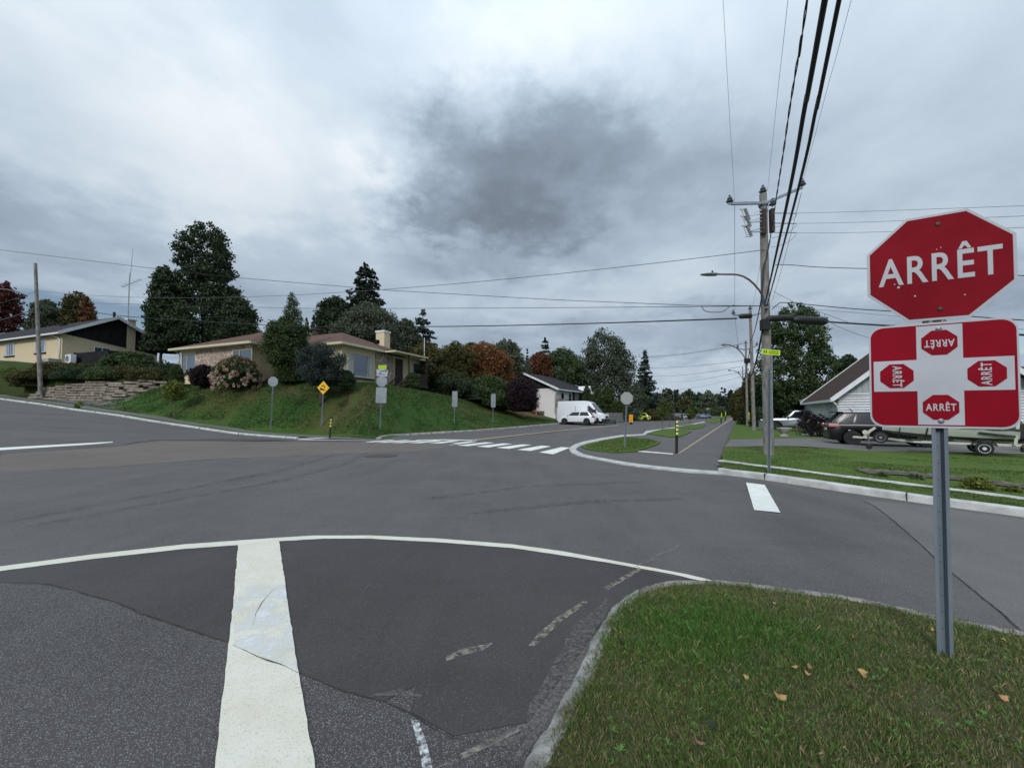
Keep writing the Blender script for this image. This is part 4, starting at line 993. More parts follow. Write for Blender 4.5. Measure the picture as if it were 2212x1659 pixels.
def shingle(name, c1, c2):
    m, nt, b = newmat(name); N, L = nt.nodes, nt.links
    b.inputs['Roughness'].default_value = .95; b.inputs['Specular IOR Level'].default_value = .15
    tc = N.new('ShaderNodeTexCoord').outputs['Object']
    n = N.new('ShaderNodeTexNoise'); n.inputs['Scale'].default_value = 6; n.inputs['Detail'].default_value = 8; n.inputs['Roughness'].default_value = .8; L.new(tc, n.inputs[0])
    w = N.new('ShaderNodeTexWave'); w.bands_direction = 'Z'; w.inputs['Scale'].default_value = 5.5; w.inputs['Distortion'].default_value = 1.0; w.inputs['Detail'].default_value = 2; L.new(tc, w.inputs[0])
    a = N.new('ShaderNodeMath'); a.operation = 'MULTIPLY_ADD'; L.new(w.outputs[1], a.inputs[0]); a.inputs[1].default_value = .25; L.new(n.outputs[0], a.inputs[2])
    r = N.new('ShaderNodeMapRange'); r.inputs[1].default_value = .35; r.inputs[2].default_value = .95; L.new(a.outputs[0], r.inputs[0])
    mx = N.new('ShaderNodeMix'); mx.data_type = 'RGBA'; L.new(r.outputs[0], mx.inputs[0]); mx.inputs[6].default_value = c1+(1,); mx.inputs[7].default_value = c2+(1,); L.new(mx.outputs[2], b.inputs['Base Color'])
    bp = N.new('ShaderNodeBump'); bp.inputs['Strength'].default_value = .5; bp.inputs['Distance'].default_value = .02; L.new(w.outputs[1], bp.inputs['Height']); L.new(bp.outputs[0], b.inputs['Normal'])
    MATS[name] = m; return m
ROOF_BROWN = shingle('brown_shingles', (.085, .050, .042), (.165, .105, .085))
ROOF_BLACK = shingle('black_shingles', (.020, .020, .024), (.055, .055, .062))
ROOF_GREY = shingle('grey_shingles', (.13, .13, .125), (.24, .24, .23))
ROOF_DBROWN = shingle('dark_brown_shingles', (.045, .030, .026), (.085, .058, .048))
CREAM = mat('cream_trim', (.62, .56, .38), (.55, .50, .34), 3, .6)
WHITE = mat('white_trim', (.74, .76, .78), (.66, .68, .70), 3, .5)
BLACKSIDE = mat('black_siding', (.012, .012, .015), (.022, .022, .026), 2, .8, spec=.2)
GREYSIDE = mat('grey_siding', (.40, .44, .47), (.33, .37, .40), 3, .6)
DARKWOOD = mat('dark_wood', (.060, .040, .034), (.030, .020, .018), 8, .8, .3)
WOOD_O = mat('orange_wood', (.28, .11, .05), (.19, .075, .035), 8, .75, .3)
WOOD_G = mat('grey_wood', (.16, .14, .12), (.08, .07, .06), 8, .9, .5)
GLASS_M = plain('window_glass', (.05, .09, .14), .04, spec=1.0, coat=1.0)  # blue of the reflected sky is put into the pane's base colour
GLASS_D = plain('dark_glass', (.008, .009, .010), .08, spec=.6)
CURT = mat('curtain', (.50, .52, .55), (.40, .42, .45), 6, .8)
DARK = plain('dark_interior', (.012, .011, .011), .9, spec=.1)

def window(house, origin, ax, w, h, frame=.07, mull=(), m=WHITE, glass=GLASS_M, out=(0, -1), sill=False, name='window', curtain=False):
    """window centred on origin (local), ax = unit direction along the wall, out = outward normal"""
    o = Vector(origin); A = Vector((ax[0], ax[1], 0)); O = Vector((out[0], out[1], 0)); Z = Vector((0, 0, 1))
    fr = MB(); d = .05
    def bx(a0, a1, z0, z1, d0, d1, mb):
        vs = [o+A*a+Z*z+O*dd for dd in (d0, d1) for a, z in ((a0, z0), (a1, z0), (a1, z1), (a0, z1))]
        mb.add(vs, [(0, 1, 2, 3), (7, 6, 5, 4), (0, 4, 5, 1), (1, 5, 6, 2), (2, 6, 7, 3), (3, 7, 4, 0)])
    bx(-w/2, w/2, -h/2, -h/2+frame, -.02, d, fr); bx(-w/2, w/2, h/2-frame, h/2, -.02, d, fr)
    bx(-w/2, -w/2+frame, -h/2+frame, h/2-frame, -.02, d, fr); bx(w/2-frame, w/2, -h/2+frame, h/2-frame, -.02, d, fr)
    for q in mull: bx(q*w/2-frame*.45, q*w/2+frame*.45, -h/2+frame, h/2-frame, -.02, d-.006, fr)
    f = fr.build(name, m, house)
    g = MB(); bx(-w/2+frame*.5, w/2-frame*.5, -h/2+frame*.5, h/2-frame*.5, -.01, .014, g); g.build('pane', glass, f)
    if curtain:
        c = MB(); bx(-w/2+frame, -w/2+frame+w*.13, -h/2+frame, h/2-frame, .014, .018, c); c.build('curtain', CURT, f); c = MB(); bx(w/2-frame-w*.13, w/2-frame, -h/2+frame, h/2-frame, .014, .018, c); c.build('curtain', CURT, f)
    if sill:
        s = MB(); bx(-w/2-.1, w/2+.1, -h/2-.12, -h/2, -.02, .12, s); s.build('sill', sill, f)
    return f
def gutterpipe(house, pts, m, r=.045): MB().tube(pts, r, 8).build('downpipe', m, house, smooth='all')

# ---- brown roofed bungalow
C2 = Vector((-13.0, 31.0)); rz2 = math.atan2(-.38, .925)
zb2 = 3.87; Hh = thing('brick_bungalow', 'cream brick bungalow with stone facing and brown hip roof on the corner mound', 'house', (C2.x, C2.y, zb2), rz2)
Hh.scale = (1.131,)*3
ez = 2.82                                                    # height of the eaves above the base
def hip(x0, y0, x1, y1, z, slope, name='roof', m=ROOF_BROWN, over=.55, th=.16, fm=CREAM, par=Hh, lift=0.0):
    x0 -= over; y0 -= over; x1 += over; y1 += over
    z += lift
    wx, wy = x1-x0, y1-y0; half = min(wx, wy)/2; rh = half*slope
    if wx >= wy: a, b = (x0+half, (y0+y1)/2), (x1-half, (y0+y1)/2)
    else: a, b = ((x0+x1)/2, y0+half), ((x0+x1)/2, y1-half)
    v = [(x0, y0, z), (x1, y0, z), (x1, y1, z), (x0, y1, z), (a[0], a[1], z+rh), (b[0], b[1], z+rh)]
    f = [(0, 1, 5, 4), (1, 2, 5), (2, 3, 4, 5), (3, 0, 4)] if wx >= wy else [(0, 1, 4), (1, 2, 5, 4), (2, 3, 5), (3, 0, 4, 5)]
    mb = MB(); mb.add(v, f+[(3, 2, 1, 0)]); r = mb.build(name, m, par)
    fa = MB()
    for (ax_, ay_), (bx_, by_) in (((x0, y0), (x1, y0)), ((x1, y0), (x1, y1)), ((x1, y1), (x0, y1)), ((x0, y1), (x0, y0))):
        fa.bar((ax_, ay_, z-th/2), (bx_, by_, z-th/2), .12, th)
    fa.box(x0+.05, y0+.05, z-th, x1-.05, y1-.05, z-th+.02)
    fa.build('fascia', fm, r)
    return r
walls = MB(); walls.box(-13.6, .55, -1.2, -.55, 7.9, ez); walls.build('wall', BR_CREAM, Hh)
wing = MB(); wing.box(-14.05, -1.95, -1.2, -6.1, .56, ez); wing.build('wall', BR_CREAM, Hh)
hip(-13.6, .55, -.55, 7.9, ez, .40)
hip(-14.05, -1.95, -6.1, 7.88, ez, .40, lift=.004)
st = MB(); st.box(-12.3, -2.0, .75, -6.9, -1.95, ez-.1); st.build('stone_facing', STONE_F, Hh)
window(Hh, (-12.95, -1.95, 1.75), (1, 0), 2.0, 1.35, mull=(-.30,), m=CREAM)
window(Hh, (-7.0, -2.0, 1.65), (1, 0), 2.0, 1.5, mull=(-.3,), m=CREAM)
MB().box(-13.95, -2.12, .88, -11.8, -1.95, 1.0).build('window_ledge', DARKWOOD, Hh)
gutterpipe(Hh, [(-14.3, -2.3, ez-.1), (-14.12, -2.02, ez-.4), (-14.12, -2.02, -.4)], CREAM)
gutterpipe(Hh, [(-6.0, -2.3, ez-.1), (-6.02, -2.02, ez-.4), (-6.02, -2.02, -.4)], CREAM)
# front steps between wing and corner
sp_ = MB()
for k in range(5): sp_.box(-5.7, -1.4+.28*k, -.9+.17*k, -4.4, -1.12+.28*k, -.72+.17*k)
sp_.build('front_steps', CONC, Hh)
for x in (-5.75, -4.35):
    rl = MB(); rl.bar((x, -1.4, -.8), (x, -1.4, .15), .06, .06); rl.bar((x, .2, .1), (x, .2, 1.05), .06, .06); rl.bar((x, -1.4, .12), (x, .2, 1.02), .06, .08); rl.bar((x, -1.4, -.6), (x, .2, .3), .05, .06)
    for k in range(9): rl.bar((x, -1.3+.17*k, -.55+.095*k), (x, -1.3+.17*k, .15+.095*k), .035, .035)
    rl.build('stair_railing', DARKWOOD, Hh)
window(Hh, (-2.7, .55, 1.75), (1, 0), 1.6, 1.3, mull=(0,), m=CREAM)
# right hand front with picture window, stone, porch
window(Hh, (-.55, 2.35, 1.45), (0, 1), 2.6, 1.75, mull=(-.62, .55), m=CREAM, out=(1, 0), curtain=True, frame=.09)
MB().box(-.55, .9, .42, -.44, 3.8, .55).build('window_ledge', DARKWOOD, Hh)
s2_ = MB(); s2_.box(-.55, 3.85, -1.2, -.49, 6.0, ez-.1); s2_.build('stone_facing', STONE_F, Hh)
MB().box(-.55, .6, -1.2, -.45, 6.0, -.05).build('foundation', CONC, Hh)
MB().box(-.49, 6.25, .35, -.44, 7.15, 2.45).build('front_door', DARKWOOD, Hh)
MB().box(-.44, 4.6, 1.72, -.40, 5.15, 1.84).build('house_number_plate', WHITE, Hh)
wt = MB(); wt.box(-3.9, 7.88, -1.2, -.56, 10.8, ez-.2); wt.build('wall', BR_CREAM, Hh)
window(Hh, (-.56, 9.6, 1.6), (0, 1), 1.9, 1.6, mull=(0,), m=CREAM, out=(1, 0)); window(Hh, (-.56, 10.45, 1.4), (0, 1), .45, 1.7, m=CREAM, out=(1, 0))
rfb = MB(); rfb.box(-4.3, 7.0, ez-.20, .15, 11.2, ez-.02); rfb.build('rear_roof', CREAM, Hh)
pr = MB(); pr.box(-.50, 4.3, ez-.16, 1.05, 8.7, ez-.03); prf = pr.build('porch_roof', CREAM, Hh)
MB().add([(-.5, 4.28, ez-.02), (1.07, 4.28, ez-.02), (1.07, 8.72, ez-.02), (-.5, 8.72, ez-.02), (-.5, 4.28, ez+.16), (-.5, 8.72, ez+.16)], [(0, 1, 4), (1, 2, 5, 4), (2, 3, 5), (3, 0, 4, 5), (3, 2, 1, 0)]).build('porch_shingles', ROOF_BROWN, prf)
for y in (6.1, 8.55): MB().bar((.95, y, .2), (.95, y, ez-.16), .10, .10).build('porch_post', DARKWOOD, Hh)
MB().box(-.44, 5.9, .12, 1.05, 8.7, .28).build('porch_deck', DARKWOOD, Hh)
pl = MB(); pl.box(-.4, 5.95, -1.2, .9, 8.6, .1); pl.build('porch_underside', DARK, Hh)
rr_ = MB(); rr_.bar((1.0, 6.1, 1.22), (1.0, 8.65, 1.22), .08, .06); rr_.bar((1.0, 6.1, .38), (1.0, 8.65, .38), .06, .06); rr_.bar((-.3, 8.65, 1.22), (1.0, 8.65, 1.22), .06, .06)
for k in range(20): rr_.bar((1.0, 6.15+.125*k, .3), (1.0, 6.15+.125*k, 1.2), .03, .06)
rr_.build('porch_railing', DARKWOOD, Hh)
ps = MB()
for k in range(5): ps.box(.1, 4.65+.27*k, -.95+.19*k, 1.0, 4.92+.27*k, -.80+.19*k)
ps.build('porch_steps', DARKWOOD, Hh)
for x in (.05, 1.04):
    pr2 = MB(); pr2.bar((x, 4.6, -.9), (x, 4.6, .1), .07, .07); pr2.bar((x, 4.6, .08), (x, 6.0, 1.1), .05, .07); pr2.bar((x, 4.6, -.6), (x, 6.0, .35), .05, .05)
    for k in range(8): pr2.bar((x, 4.75+.16*k, -.45+.10*k), (x, 4.75+.16*k, .1+.115*k), .03, .03)
    pr2.build('stair_railing', DARKWOOD, Hh)
ch = MB(); ch.box(-3.2, 7.0, ez-.2, -2.3, 7.75, ez+2.12); cho = ch.build('chimney', BR_CREAM, Hh); MB().box(-3.25, 6.95, ez+2.12, -2.25, 7.8, ez+2.27).build('chimney_cap', WHITE, cho)
MB().cyl((-2.75, 7.4, ez+2.27), (-2.75, 7.4, ez+2.7), .17, 12).build('chimney_pot', DARKWOOD, cho)
v_ = MB(); v_.cyl((-7.2, 4.3, ez+1.5), (-7.2, 4.3, ez+2.1), .26, 14); v_.cyl((-7.2, 4.3, ez+2.1), (-7.2, 4.3, ez+2.28), .36, 14); v_.build('roof_vent', DARKWOOD, Hh, smooth=True)
v_ = MB(); v_.box(-1.9, 5.3, ez+.8, -1.6, 5.6, ez+1.12); v_.build('roof_vent', DARK, Hh)
MB().tube([(.0, 9.6, ez-.1), (.0, 9.6, ez+1.9)], .03, 6).build('mast', WHITE, Hh)

# ---- black gabled house on the left
C1 = Vector((-44.3, 39.9)); z1 = zat(781, C1.x, C1.y); e1 = zat(719, C1.x, C1.y)-z1; rz1 = math.atan2(-.356, .935)
H1 = thing('gabled_house', 'cream brick house with black gable and white eaves at the top of the left bank', 'house', (C1.x, C1.y, z1), rz1)
D1 = 8.0; ov = .55; rise = 2.15
MB().box(-14.5, 0, -1.5, 0, D1, e1).build('wall', BR_CREAM, H1)
MB().box(-24, 3.0, -1.5, -14.5, D1-.01, e1).build('carport_wall', GREYSIDE, H1)
def gable_roof(par, x0, x1, y0, y1, ze, rise, over, m, fm, th=.28, name='roof', along='x', lift=.0):
    """ridge along local x, from x0 to x1, eaves at y0-over and y1+over"""
    ym = (y0+y1)/2; k = rise/((y1-y0)/2); a, b = y0-over, y1+over; zl = ze-over*k
    def P(x, y, z): return (x, y, z) if along == 'x' else (y, x, z)
    mb = MB(); v = []
    for x in (x0, x1):
        for y, z in ((a, zl), (ym, ze+rise), (b, zl)): v.append(P(x, y, z+th*.55+lift))
        for y, z in ((b, zl), (ym, ze+rise), (a, zl)): v.append(P(x, y, z+lift+.02))
    mb.add(v, [(0, 1, 4, 5), (1, 2, 3, 4), (6, 11, 10, 7), (7, 10, 9, 8), (0, 6, 7, 1), (1, 7, 8, 2), (5, 4, 10, 11), (4, 3, 9, 10), (0, 5, 11, 6), (2, 8, 9, 3)])
    r = mb.build(name, m, par)
    f = MB()
    for x in (x0, x1):
        f.bar(P(x, a, zl+th*.2+lift), P(x, ym, ze+rise+th*.2+lift), .06, th, up=P(0, 0, 1)); f.bar(P(x, ym, ze+rise+th*.2+lift), P(x, b, zl+th*.2+lift), .06, th)
    for y in (a, b): f.bar(P(x0, y, zl+th*.1+lift), P(x1, y, zl+th*.1+lift), .10, .16)
    f.build('fascia', fm, r)
    return r
gable_roof(H1, -24, .75, 0, D1, e1+.12, rise, ov, ROOF_BLACK, WHITE, .30)
gb = MB(); gb.add([(.0, 0, e1-.05), (.0, D1, e1-1.15), (.0, D1, e1+.1), (.0, D1/2, e1+.1+rise), (.0, 0, e1+.1), (.06, 0, e1-.05), (.06, D1, e1-1.15), (.06, D1, e1+.1), (.06, D1/2, e1+.1+rise), (.06, 0, e1+.1)],
    [(0, 1, 2, 3, 4), (9, 8, 7, 6, 5), (0, 5, 6, 1), (1, 6, 7, 2), (2, 7, 8, 3), (3, 8, 9, 4), (4, 9, 5, 0)]); gb.build('gable_siding', BLACKSIDE, H1)
ch = MB(); ch.box(.06, 5.05, -1, .26, 5.75, e1+1.2); ch.box(-.5, 5.05, e1+1.2, .26, 5.75, e1+2.35); co = ch.build('chimney', BR_CREAM, H1); MB().box(-.56, 4.97, e1+2.35, .34, 5.83, e1+2.5).build('chimney_cap', WHITE, co)
for x, w_ in ((-10.3, 1.9), (-4.0, 2.0)):
    window(H1, (x, 0, 1.75), (1, 0), w_, 1.35, mull=(-.2, .2) if x < -9 else (-.15,), m=WHITE, sill=BLACKSIDE, curtain=True)
window(H1, (0, 3.05, 1.35), (0, 1), 1.35, 1.0, mull=(0,), m=WHITE, out=(1, 0)); window(H1, (0, 4.4, 1.15), (0, 1), .95, 1.0, mull=(0,), m=WHITE, out=(1, 0))
MB().box(.0, 6.3, -.4, .05, 7.7, 1.3).build('patio_door', GLASS_D, H1)
gutterpipe(H1, [(-1.6, -.5, e1-.05), (-.5, -.1, e1-.45), (-.25, -.07, e1-.7), (-.25, -.07, 0.1)], WHITE, .06)
MB().box(-1.5, -.9, -.1, 0, -.02, .22).build('footing', CONC, H1)
MB().box(-17.5, 2.95, 0, -16.5, 3.0, 2.1).build('side_door', CURT, H1); MB().box(-20, 2.95, .9, -18.3, 3.0, 2.1).build('side_window', GLASS_M, H1)
MB().box(-24, -2.5, -.9, -14.6, 2.9, -.02).build('carport_slab', CONC, H1)
for x in (-14.9, -21): MB().bar((x, -.35, 0), (x, -.35, e1-.2), .12, .12).build('carport_post', WHITE, H1)
MB().cyl((-7.5, 3.0, e1+1.3), (-7.5, 3.0, e1+2.05), .35, 14).build('roof_vent', BLACKSIDE, H1, smooth=True)
MB().cyl((-1.2, 4.5, e1+1.9), (-1.2, 4.5, e1+3.2), .12, 10).build('vent_pipe', BLACKSIDE, H1, smooth=True)
# antenna mast behind the house
ax_, ay_ = atx(270, 47), 47.0; am = thing('antenna_mast', 'thin rooftop antenna mast with a crossbar behind the brick chimney', 'antenna', (ax_, ay_, z1))
zt_ = zat(535, ax_, ay_)-z1; z5 = zat(610, ax_, ay_)-z1
MB().tube([(0, 0, 0), (0, 0, z5), (.05, 0, zat(590, ax_, ay_)-z1)], .06, 6).build('mast', plain('galvanised', (.42, .44, .46), .5, .6), am)
MB().tube([(.05, 0, z5), (.3, 0, zt_)], [.035, .02], 6).build('whip', MATS['galvanised'], am)
a_ = MB(); a_.bar((-.85, 0, z5-.55), (1.35, 0, z5+.35), .07, .07)
for k in range(5): a_.bar((-.7+.45*k, -.3, z5-.48+.185*k), (-.7+.45*k, .3, z5-.48+.185*k), .03, .03)
a_.build('crossbar', MATS['galvanised'], am)

# heat pump and black fence
hp = C1+Vector((math.cos(rz1), math.sin(rz1)))*.0
ctop = atx(148, 38.0); HP = thing('heat_pump', 'white outdoor heat pump unit with round fan by the brick wall corner', 'heat pump', (ctop, 38.0, zat(786, ctop, 38)), rz1)
MB().box(-.48, -.2, .06, .48, .2, .86).build('casing', WHITE, HP, bevel=.02)
MB().lathe((-.1, -.21, .46), [(.30, 0), (.30, .03), (.22, .035), (.10, .03)], 20, 'y').build('fan_grille', plain('fan_grey', (.16, .17, .18), .6), HP)
MB().box(-.4, -.18, -.1, -.32, .18, .06).build('foot', BLACKSIDE, HP); MB().box(.32, -.18, -.1, .40, .18, .06).build('foot', BLACKSIDE, HP)
FN = thing('patio_fence', 'black solid patio fence in front of the gabled house', 'fence', (0, 0, 0))
fpts = [PT(162, 790, 38.5), PT(234, 792, 37.6), PT(282, 794, 40), PT(330, 794, 44)]
ftop = [765, 757, 758, 768]
for i in range(3):
    a, b = fpts[i], fpts[i+1]; za, zb_ = zat([763, 757, 760][i], a.x, a.y), zat([757, 760, 770][i], b.x, b.y)
    d = (b-a); d.z = 0; d.normalize(); nn = Vector((-d.y, d.x, 0))*.04
    MB().add([(a.x, a.y, a.z-.6), (b.x, b.y, b.z-.6), (b.x, b.y, zb_), (a.x, a.y, za), (a.x+nn.x, a.y+nn.y, a.z-.6), (b.x+nn.x, b.y+nn.y, b.z-.6), (b.x+nn.x, b.y+nn.y, zb_), (a.x+nn.x, a.y+nn.y, za)],
        [(0, 1, 2, 3), (7, 6, 5, 4), (0, 4, 5, 1), (1, 5, 6, 2), (2, 6, 7, 3), (3, 7, 4, 0)]).build('panel', BLACKSIDE, FN)
    MB().bar((a.x, a.y-.05, a.z-.6), (a.x, a.y-.05, za+.05), .1, .1).build('post', BLACKSIDE, FN)

# ---- terraced bank and dry stone wall
base_px = [(64, 857), (100, 858.5), (150, 858), (215, 857), (262, 851), (310, 845), (362, 838)]
wall_b = [(v.x, v.y) for v in WALL_F]
wall_top_px = [853, 834, 826, 822, 823, 821.5, 824]
wt_ = []
for (x, y), p in zip(wall_b, wall_top_px): wt_.append((x-.25, y+.55, zat(p, x-.1, y+.3)))
bank = [(x, y, z-.05) for x, y, z in wt_]
SW = thing('stone_wall', 'dry stone retaining wall of long flat pale blocks below the left bank', 'wall', (0, 0, 0))
STONE = mat('block_stone', (.34, .29, .23), (.17, .145, .12), 3.0, .95, .8, 20, 7)
rr = random.Random(5); mb = MB()
L_ = [Vector((v.x, v.y, min(v.z, gz(v.x, v.y)+.1))) for v in WALL_F]
acc = [0]
for a, b in zip(L_[:-1], L_[1:]): acc.append(acc[-1]+(b-a).to_2d().length if hasattr((b-a), 'to_2d') else acc[-1]+math.hypot(b.x-a.x, b.y-a.y))
def walk(s):
    for i in range(len(acc)-1):
        if s <= acc[i+1] or i == len(acc)-2:
            t = (s-acc[i])/(acc[i+1]-acc[i]); p = L_[i].lerp(L_[i+1], t); d = (L_[i+1]-L_[i]); d.z = 0; d.normalize(); return p, d, wt_[i][2]*(1-t)+wt_[i+1][2]*t
for course in range(9):
    s = rr.uniform(-.6, 0)
    while s < acc[-1]:
        ln = rr.uniform(.7, 1.9); p, d, zt = walk(min(max(s+ln/2, 0), acc[-1]-.01)); h = .215
        z0 = p.z-.06+course*h
        if z0+h*.6 < zt and ln > .3:
            nn = Vector((-d.y, d.x, 0)); q = p+nn*(.035*course)+Vector((0, 0, 0)); j = rr.uniform(-.03, .03)
            a0 = q-d*(ln/2-.02); a1 = q+d*(ln/2-.02); dep = nn*.5
            zz0, zz1 = z0+.018, z0+h-.018+rr.uniform(-.015, .015)
            c_ = [a0-nn*j, a1-nn*j, a1+dep, a0+dep]; vs = [(v.x, v.y, zz0) for v in c_]+[(v.x, v.y, zz1) for v in c_]
            mb.add(vs, [(0, 3, 2, 1), (4, 5, 6, 7), (0, 1, 5, 4), (1, 2, 6, 5), (2, 3, 7, 6), (3, 0, 4, 7)])
        s += ln
mb.build('blocks', STONE, SW, bevel=.035)
bk = MB()
for i in range(len(L_)-1):
    a, b = L_[i], L_[i+1]; ta, tb = wt_[i], wt_[i+1]
    bk.quad((a.x-.1, a.y+.35, a.z-.2), (b.x-.1, b.y+.35, b.z-.2), (tb[0], tb[1]-.1, tb[2]-.1), (ta[0], ta[1]-.1, ta[2]-.1))
bk.build('backing', SOIL, SW)
# bank surface: from the wall top (and street side) up to the house terrace
rows = []
bx_ = [(-72, 46), (-58, 41.2), (-48.5, 37.4), (-43, 35.9)]
low = []
for px, py in [(-400, 850), (-150, 852), (-20, 853), (40, 855)]:
    x, y = G(px, py); low.append((x, y, gz(x, y)))
low += [(x, y, z) for x, y, z in bank]
low.append((wall_b[-1][0]+1.2, wall_b[-1][1]+1.8, wt_[-1][2]-.2))
up_px = [(-400, 780), (-150, 779), (-20, 778), (30, 780), (60, 783), (90, 786), (140, 790), (190, 794), (240, 798), (290, 800), (335, 803), (362, 812)]
Yup = [46, 41.5, 39.3, 38.6, 38.2, 38.0, 37.8, 37.6, 37.5, 37.6, 37.8, 38]
upp = [PT(a, b, Y) for (a, b), Y in zip(up_px, Yup)]
V = []; F = []; n = len(upp); K = 8
for i in range(n):
    a = Vector(low[i]); b = upp[i]
    for k in range(K+1):
        t = k/K; q = a.lerp(b, t); q.z = a.z+(b.z-a.z)*(1-(1-t)**1.5); V.append(tuple(q))
    V.append((b.x-1.0, b.y+25, b.z+.3))
for i in range(n-1):
    for k in range(K+1): F.append((i*(K+2)+k, (i+1)*(K+2)+k, (i+1)*(K+2)+k+1, i*(K+2)+k+1))
hb_ = MB(); hb_.add(V, F); ho = hb_.build('hill', grassmat('bank_grass', (.030, .058, .014), (.050, .078, .020), (.075, .060, .028), .6, .45, .65, .5), smooth='all'); ho['kind'] = 'structure'
BL = 'shrubs on the bank above the stone wall'
def bank_at(i, t):
    i0 = int(i); a = Vector(low[i0]).lerp(Vector(low[min(i0+1, n-1)]), i-i0); b = upp[i0].lerp(upp[min(i0+1, n-1)], i-i0)
    q = a.lerp(b, t); q.z = a.z+(b.z-a.z)*(1-(1-t)**1.5); return q
rs_ = [(4.2, .25, 1.5, 1.0, 'olive', 'low brownish bush at the foot of the leaning utility pole'), (5.0, .35, 1.7, 1.0, 'olive', 'green trailing bush on the bank right of the utility pole'), (5.6, .7, 1.5, 1.2, 'olive', 'reddish brown bush on the bank below the heat pump'),
       (6.3, .3, 1.7, .8, 'dark', 'spreading dark green bush over the top of the stone wall'), (6.8, .75, 1.5, 1.1, 'olive', 'brown green bush below the black fence'), (7.6, .3, 1.6, .9, 'green', 'low green bush over the stone wall under the black fence'),
       (8.5, .5, 1.7, 1.1, 'olive', 'brown bush left of the big leafy shrub'), (9.3, .25, 1.5, .95, 'olive', 'dull brown bush above the right part of the stone wall'), (10.1, .4, 1.5, 1.5, 'dark', 'dark bush above the right end of the stone wall'), (10.7, .7, 1.6, 2.0, 'dark', 'tall dark bush between stone wall and bungalow'), (11, .2, 1.3, 1.3, 'dark', 'dark bush left of the weeping mound shrub')]
for i, (ii, t, r_, h_, lm, lb) in enumerate(rs_):
    q = bank_at(min(ii, n-1.01), t); plant('bank_shrub', 'shrub', lb, q-Vector((0, 0, .42)), lm, crown(.25+h_*(.9 if t < .35 else (.6 if t < .6 or ii > 9 else .38)), r_, 'dome', 80+i, .13, clump=.22, gap=.02, lump=.14), BL)
q = bank_at(8.7, .9); plant('leafy_shrub', 'shrub', 'big leafy green shrub overlapping the right end of the black fence', q-Vector((0, 0, .4)), 'green', crown(1.9, 1.9, 'dome', 95, .2, clump=.24, gap=.04, lump=.15), None)

# ---- white house with satellite dish
C3 = Vector((5.86, 55.0)); z3 = zat(892, C3.x, C3.y); e3 = zat(838, C3.x, C3.y)-z3; rz3 = math.atan2(-.5, .866)
H3 = thing('white_house', 'white two level house with dark roof behind the white van', 'house', (C3.x, C3.y, z3), rz3)
MB().box(-9.8, .0, -2, 0, 13, e3).build('wall', BR_WHITE, H3)
gable_roof(H3, -.7, 13.8, -9.8, 0, e3+.05, 2.2, .7, ROOF_BLACK, WHITE, .26, along='y')
gg = MB(); gg.prism([(-9.8, e3), (0, e3), (-4.9, e3+2.2)], -.05, .0); gg.build('gable', BLACKSIDE, H3)
MB().box(-9.8, -.12, -1.2, -5.0, -.02, e3-.4).build('siding', mat('white_siding', (.74, .77, .80), (.64, .67, .70), 2, .6), H3)
window(H3, (-6.6, -.12, e3-1.3), (1, 0), 1.7, 1.5, mull=(-.3, .3), glass=GLASS_M, m=WHITE)
for y, w_ in ((2.4, 1.1), (5.2, 1.0), (7.6, .5)): window(H3, (0, y, e3-1.2), (0, 1), w_, 1.4, m=WHITE, glass=GLASS_D, out=(1, 0))
MB().box(.0, 6.2, e3-2.3, .05, 7.1, e3-.3).build('door', plain('plum_door', (.03, .012, .03), .5), H3); MB().box(0, 9.0, e3-2.3, .06, 9.8, e3-.3).build('door', plain('ochre_door', (.28, .16, .05), .5), H3)
bs = MB(); bs.box(0, 1.0, e3-2.6, 1.2, 11.5, e3-2.45); bs.build('balcony', CONC, H3)
br_ = MB(); br_.bar((1.15, 1.0, e3-1.55), (1.15, 11.5, e3-1.55), .05, .05); br_.bar((1.15, 1.0, e3-2.35), (1.15, 11.5, e3-2.35), .04, .04)
for k in range(43): br_.bar((1.15, 1.0+.25*k, e3-2.4), (1.15, 1.0+.25*k, e3-1.55), .025, .025)
br_.build('balcony_railing', BLACKSIDE, H3)
MB().box(.0, .1, e3-2.4, .10, 2.9, e3-1.4).build('stone_facing', STONE_F, H3)
po = MB(); po.add([(1.4, 9.6, e3), (1.4, 10.8, e3), (1.4, 10.2, e3+.8), (-.5, 9.6, e3), (-.5, 10.8, e3), (-.5, 10.2, e3+.8)], [(0, 1, 2), (5, 4, 3), (0, 3, 4, 1), (1, 4, 5, 2), (2, 5, 3, 0)]); po.build('porch_gable', WHITE, H3)
for y in (9.7, 10.7): MB().bar((1.4, y, -.2), (1.4, y, e3), .12, .12).build('porch_post', WHITE, H3)
gutterpipe(H3, [(.75, -.3, e3-.15), (.2, -.15, e3-.6), (.0, -.12, e3-.9), (0.0, -.12, 0)], WHITE, .06)
dk = MB(); dk.box(-5.2, -2.6, .1, -1.6, -.15, .25)
for x in (-5.1, -3.9, -2.9, -1.7): dk.bar((x, -2.5, -1.2), (x, -2.5, 1.35), .14, .14)
dk.bar((-5.1, -2.5, 1.2), (-3.9, -2.5, 1.2), .06, .1); dk.bar((-2.9, -2.5, 1.2), (-1.7, -2.5, 1.2), .06, .1); dk.bar((-1.7, -2.5, .2), (-.9, -3.6, -1.0), .1, .12)
for k in range(9): dk.bar((-5.0+.14*k, -2.5, .2), (-5.0+.14*k, -2.5, 1.2), .05, .05); dk.bar((-2.8+.13*k, -2.5, .2), (-2.8+.13*k, -2.5, 1.2), .05, .05)
dk.build('deck', WOOD_O, H3)
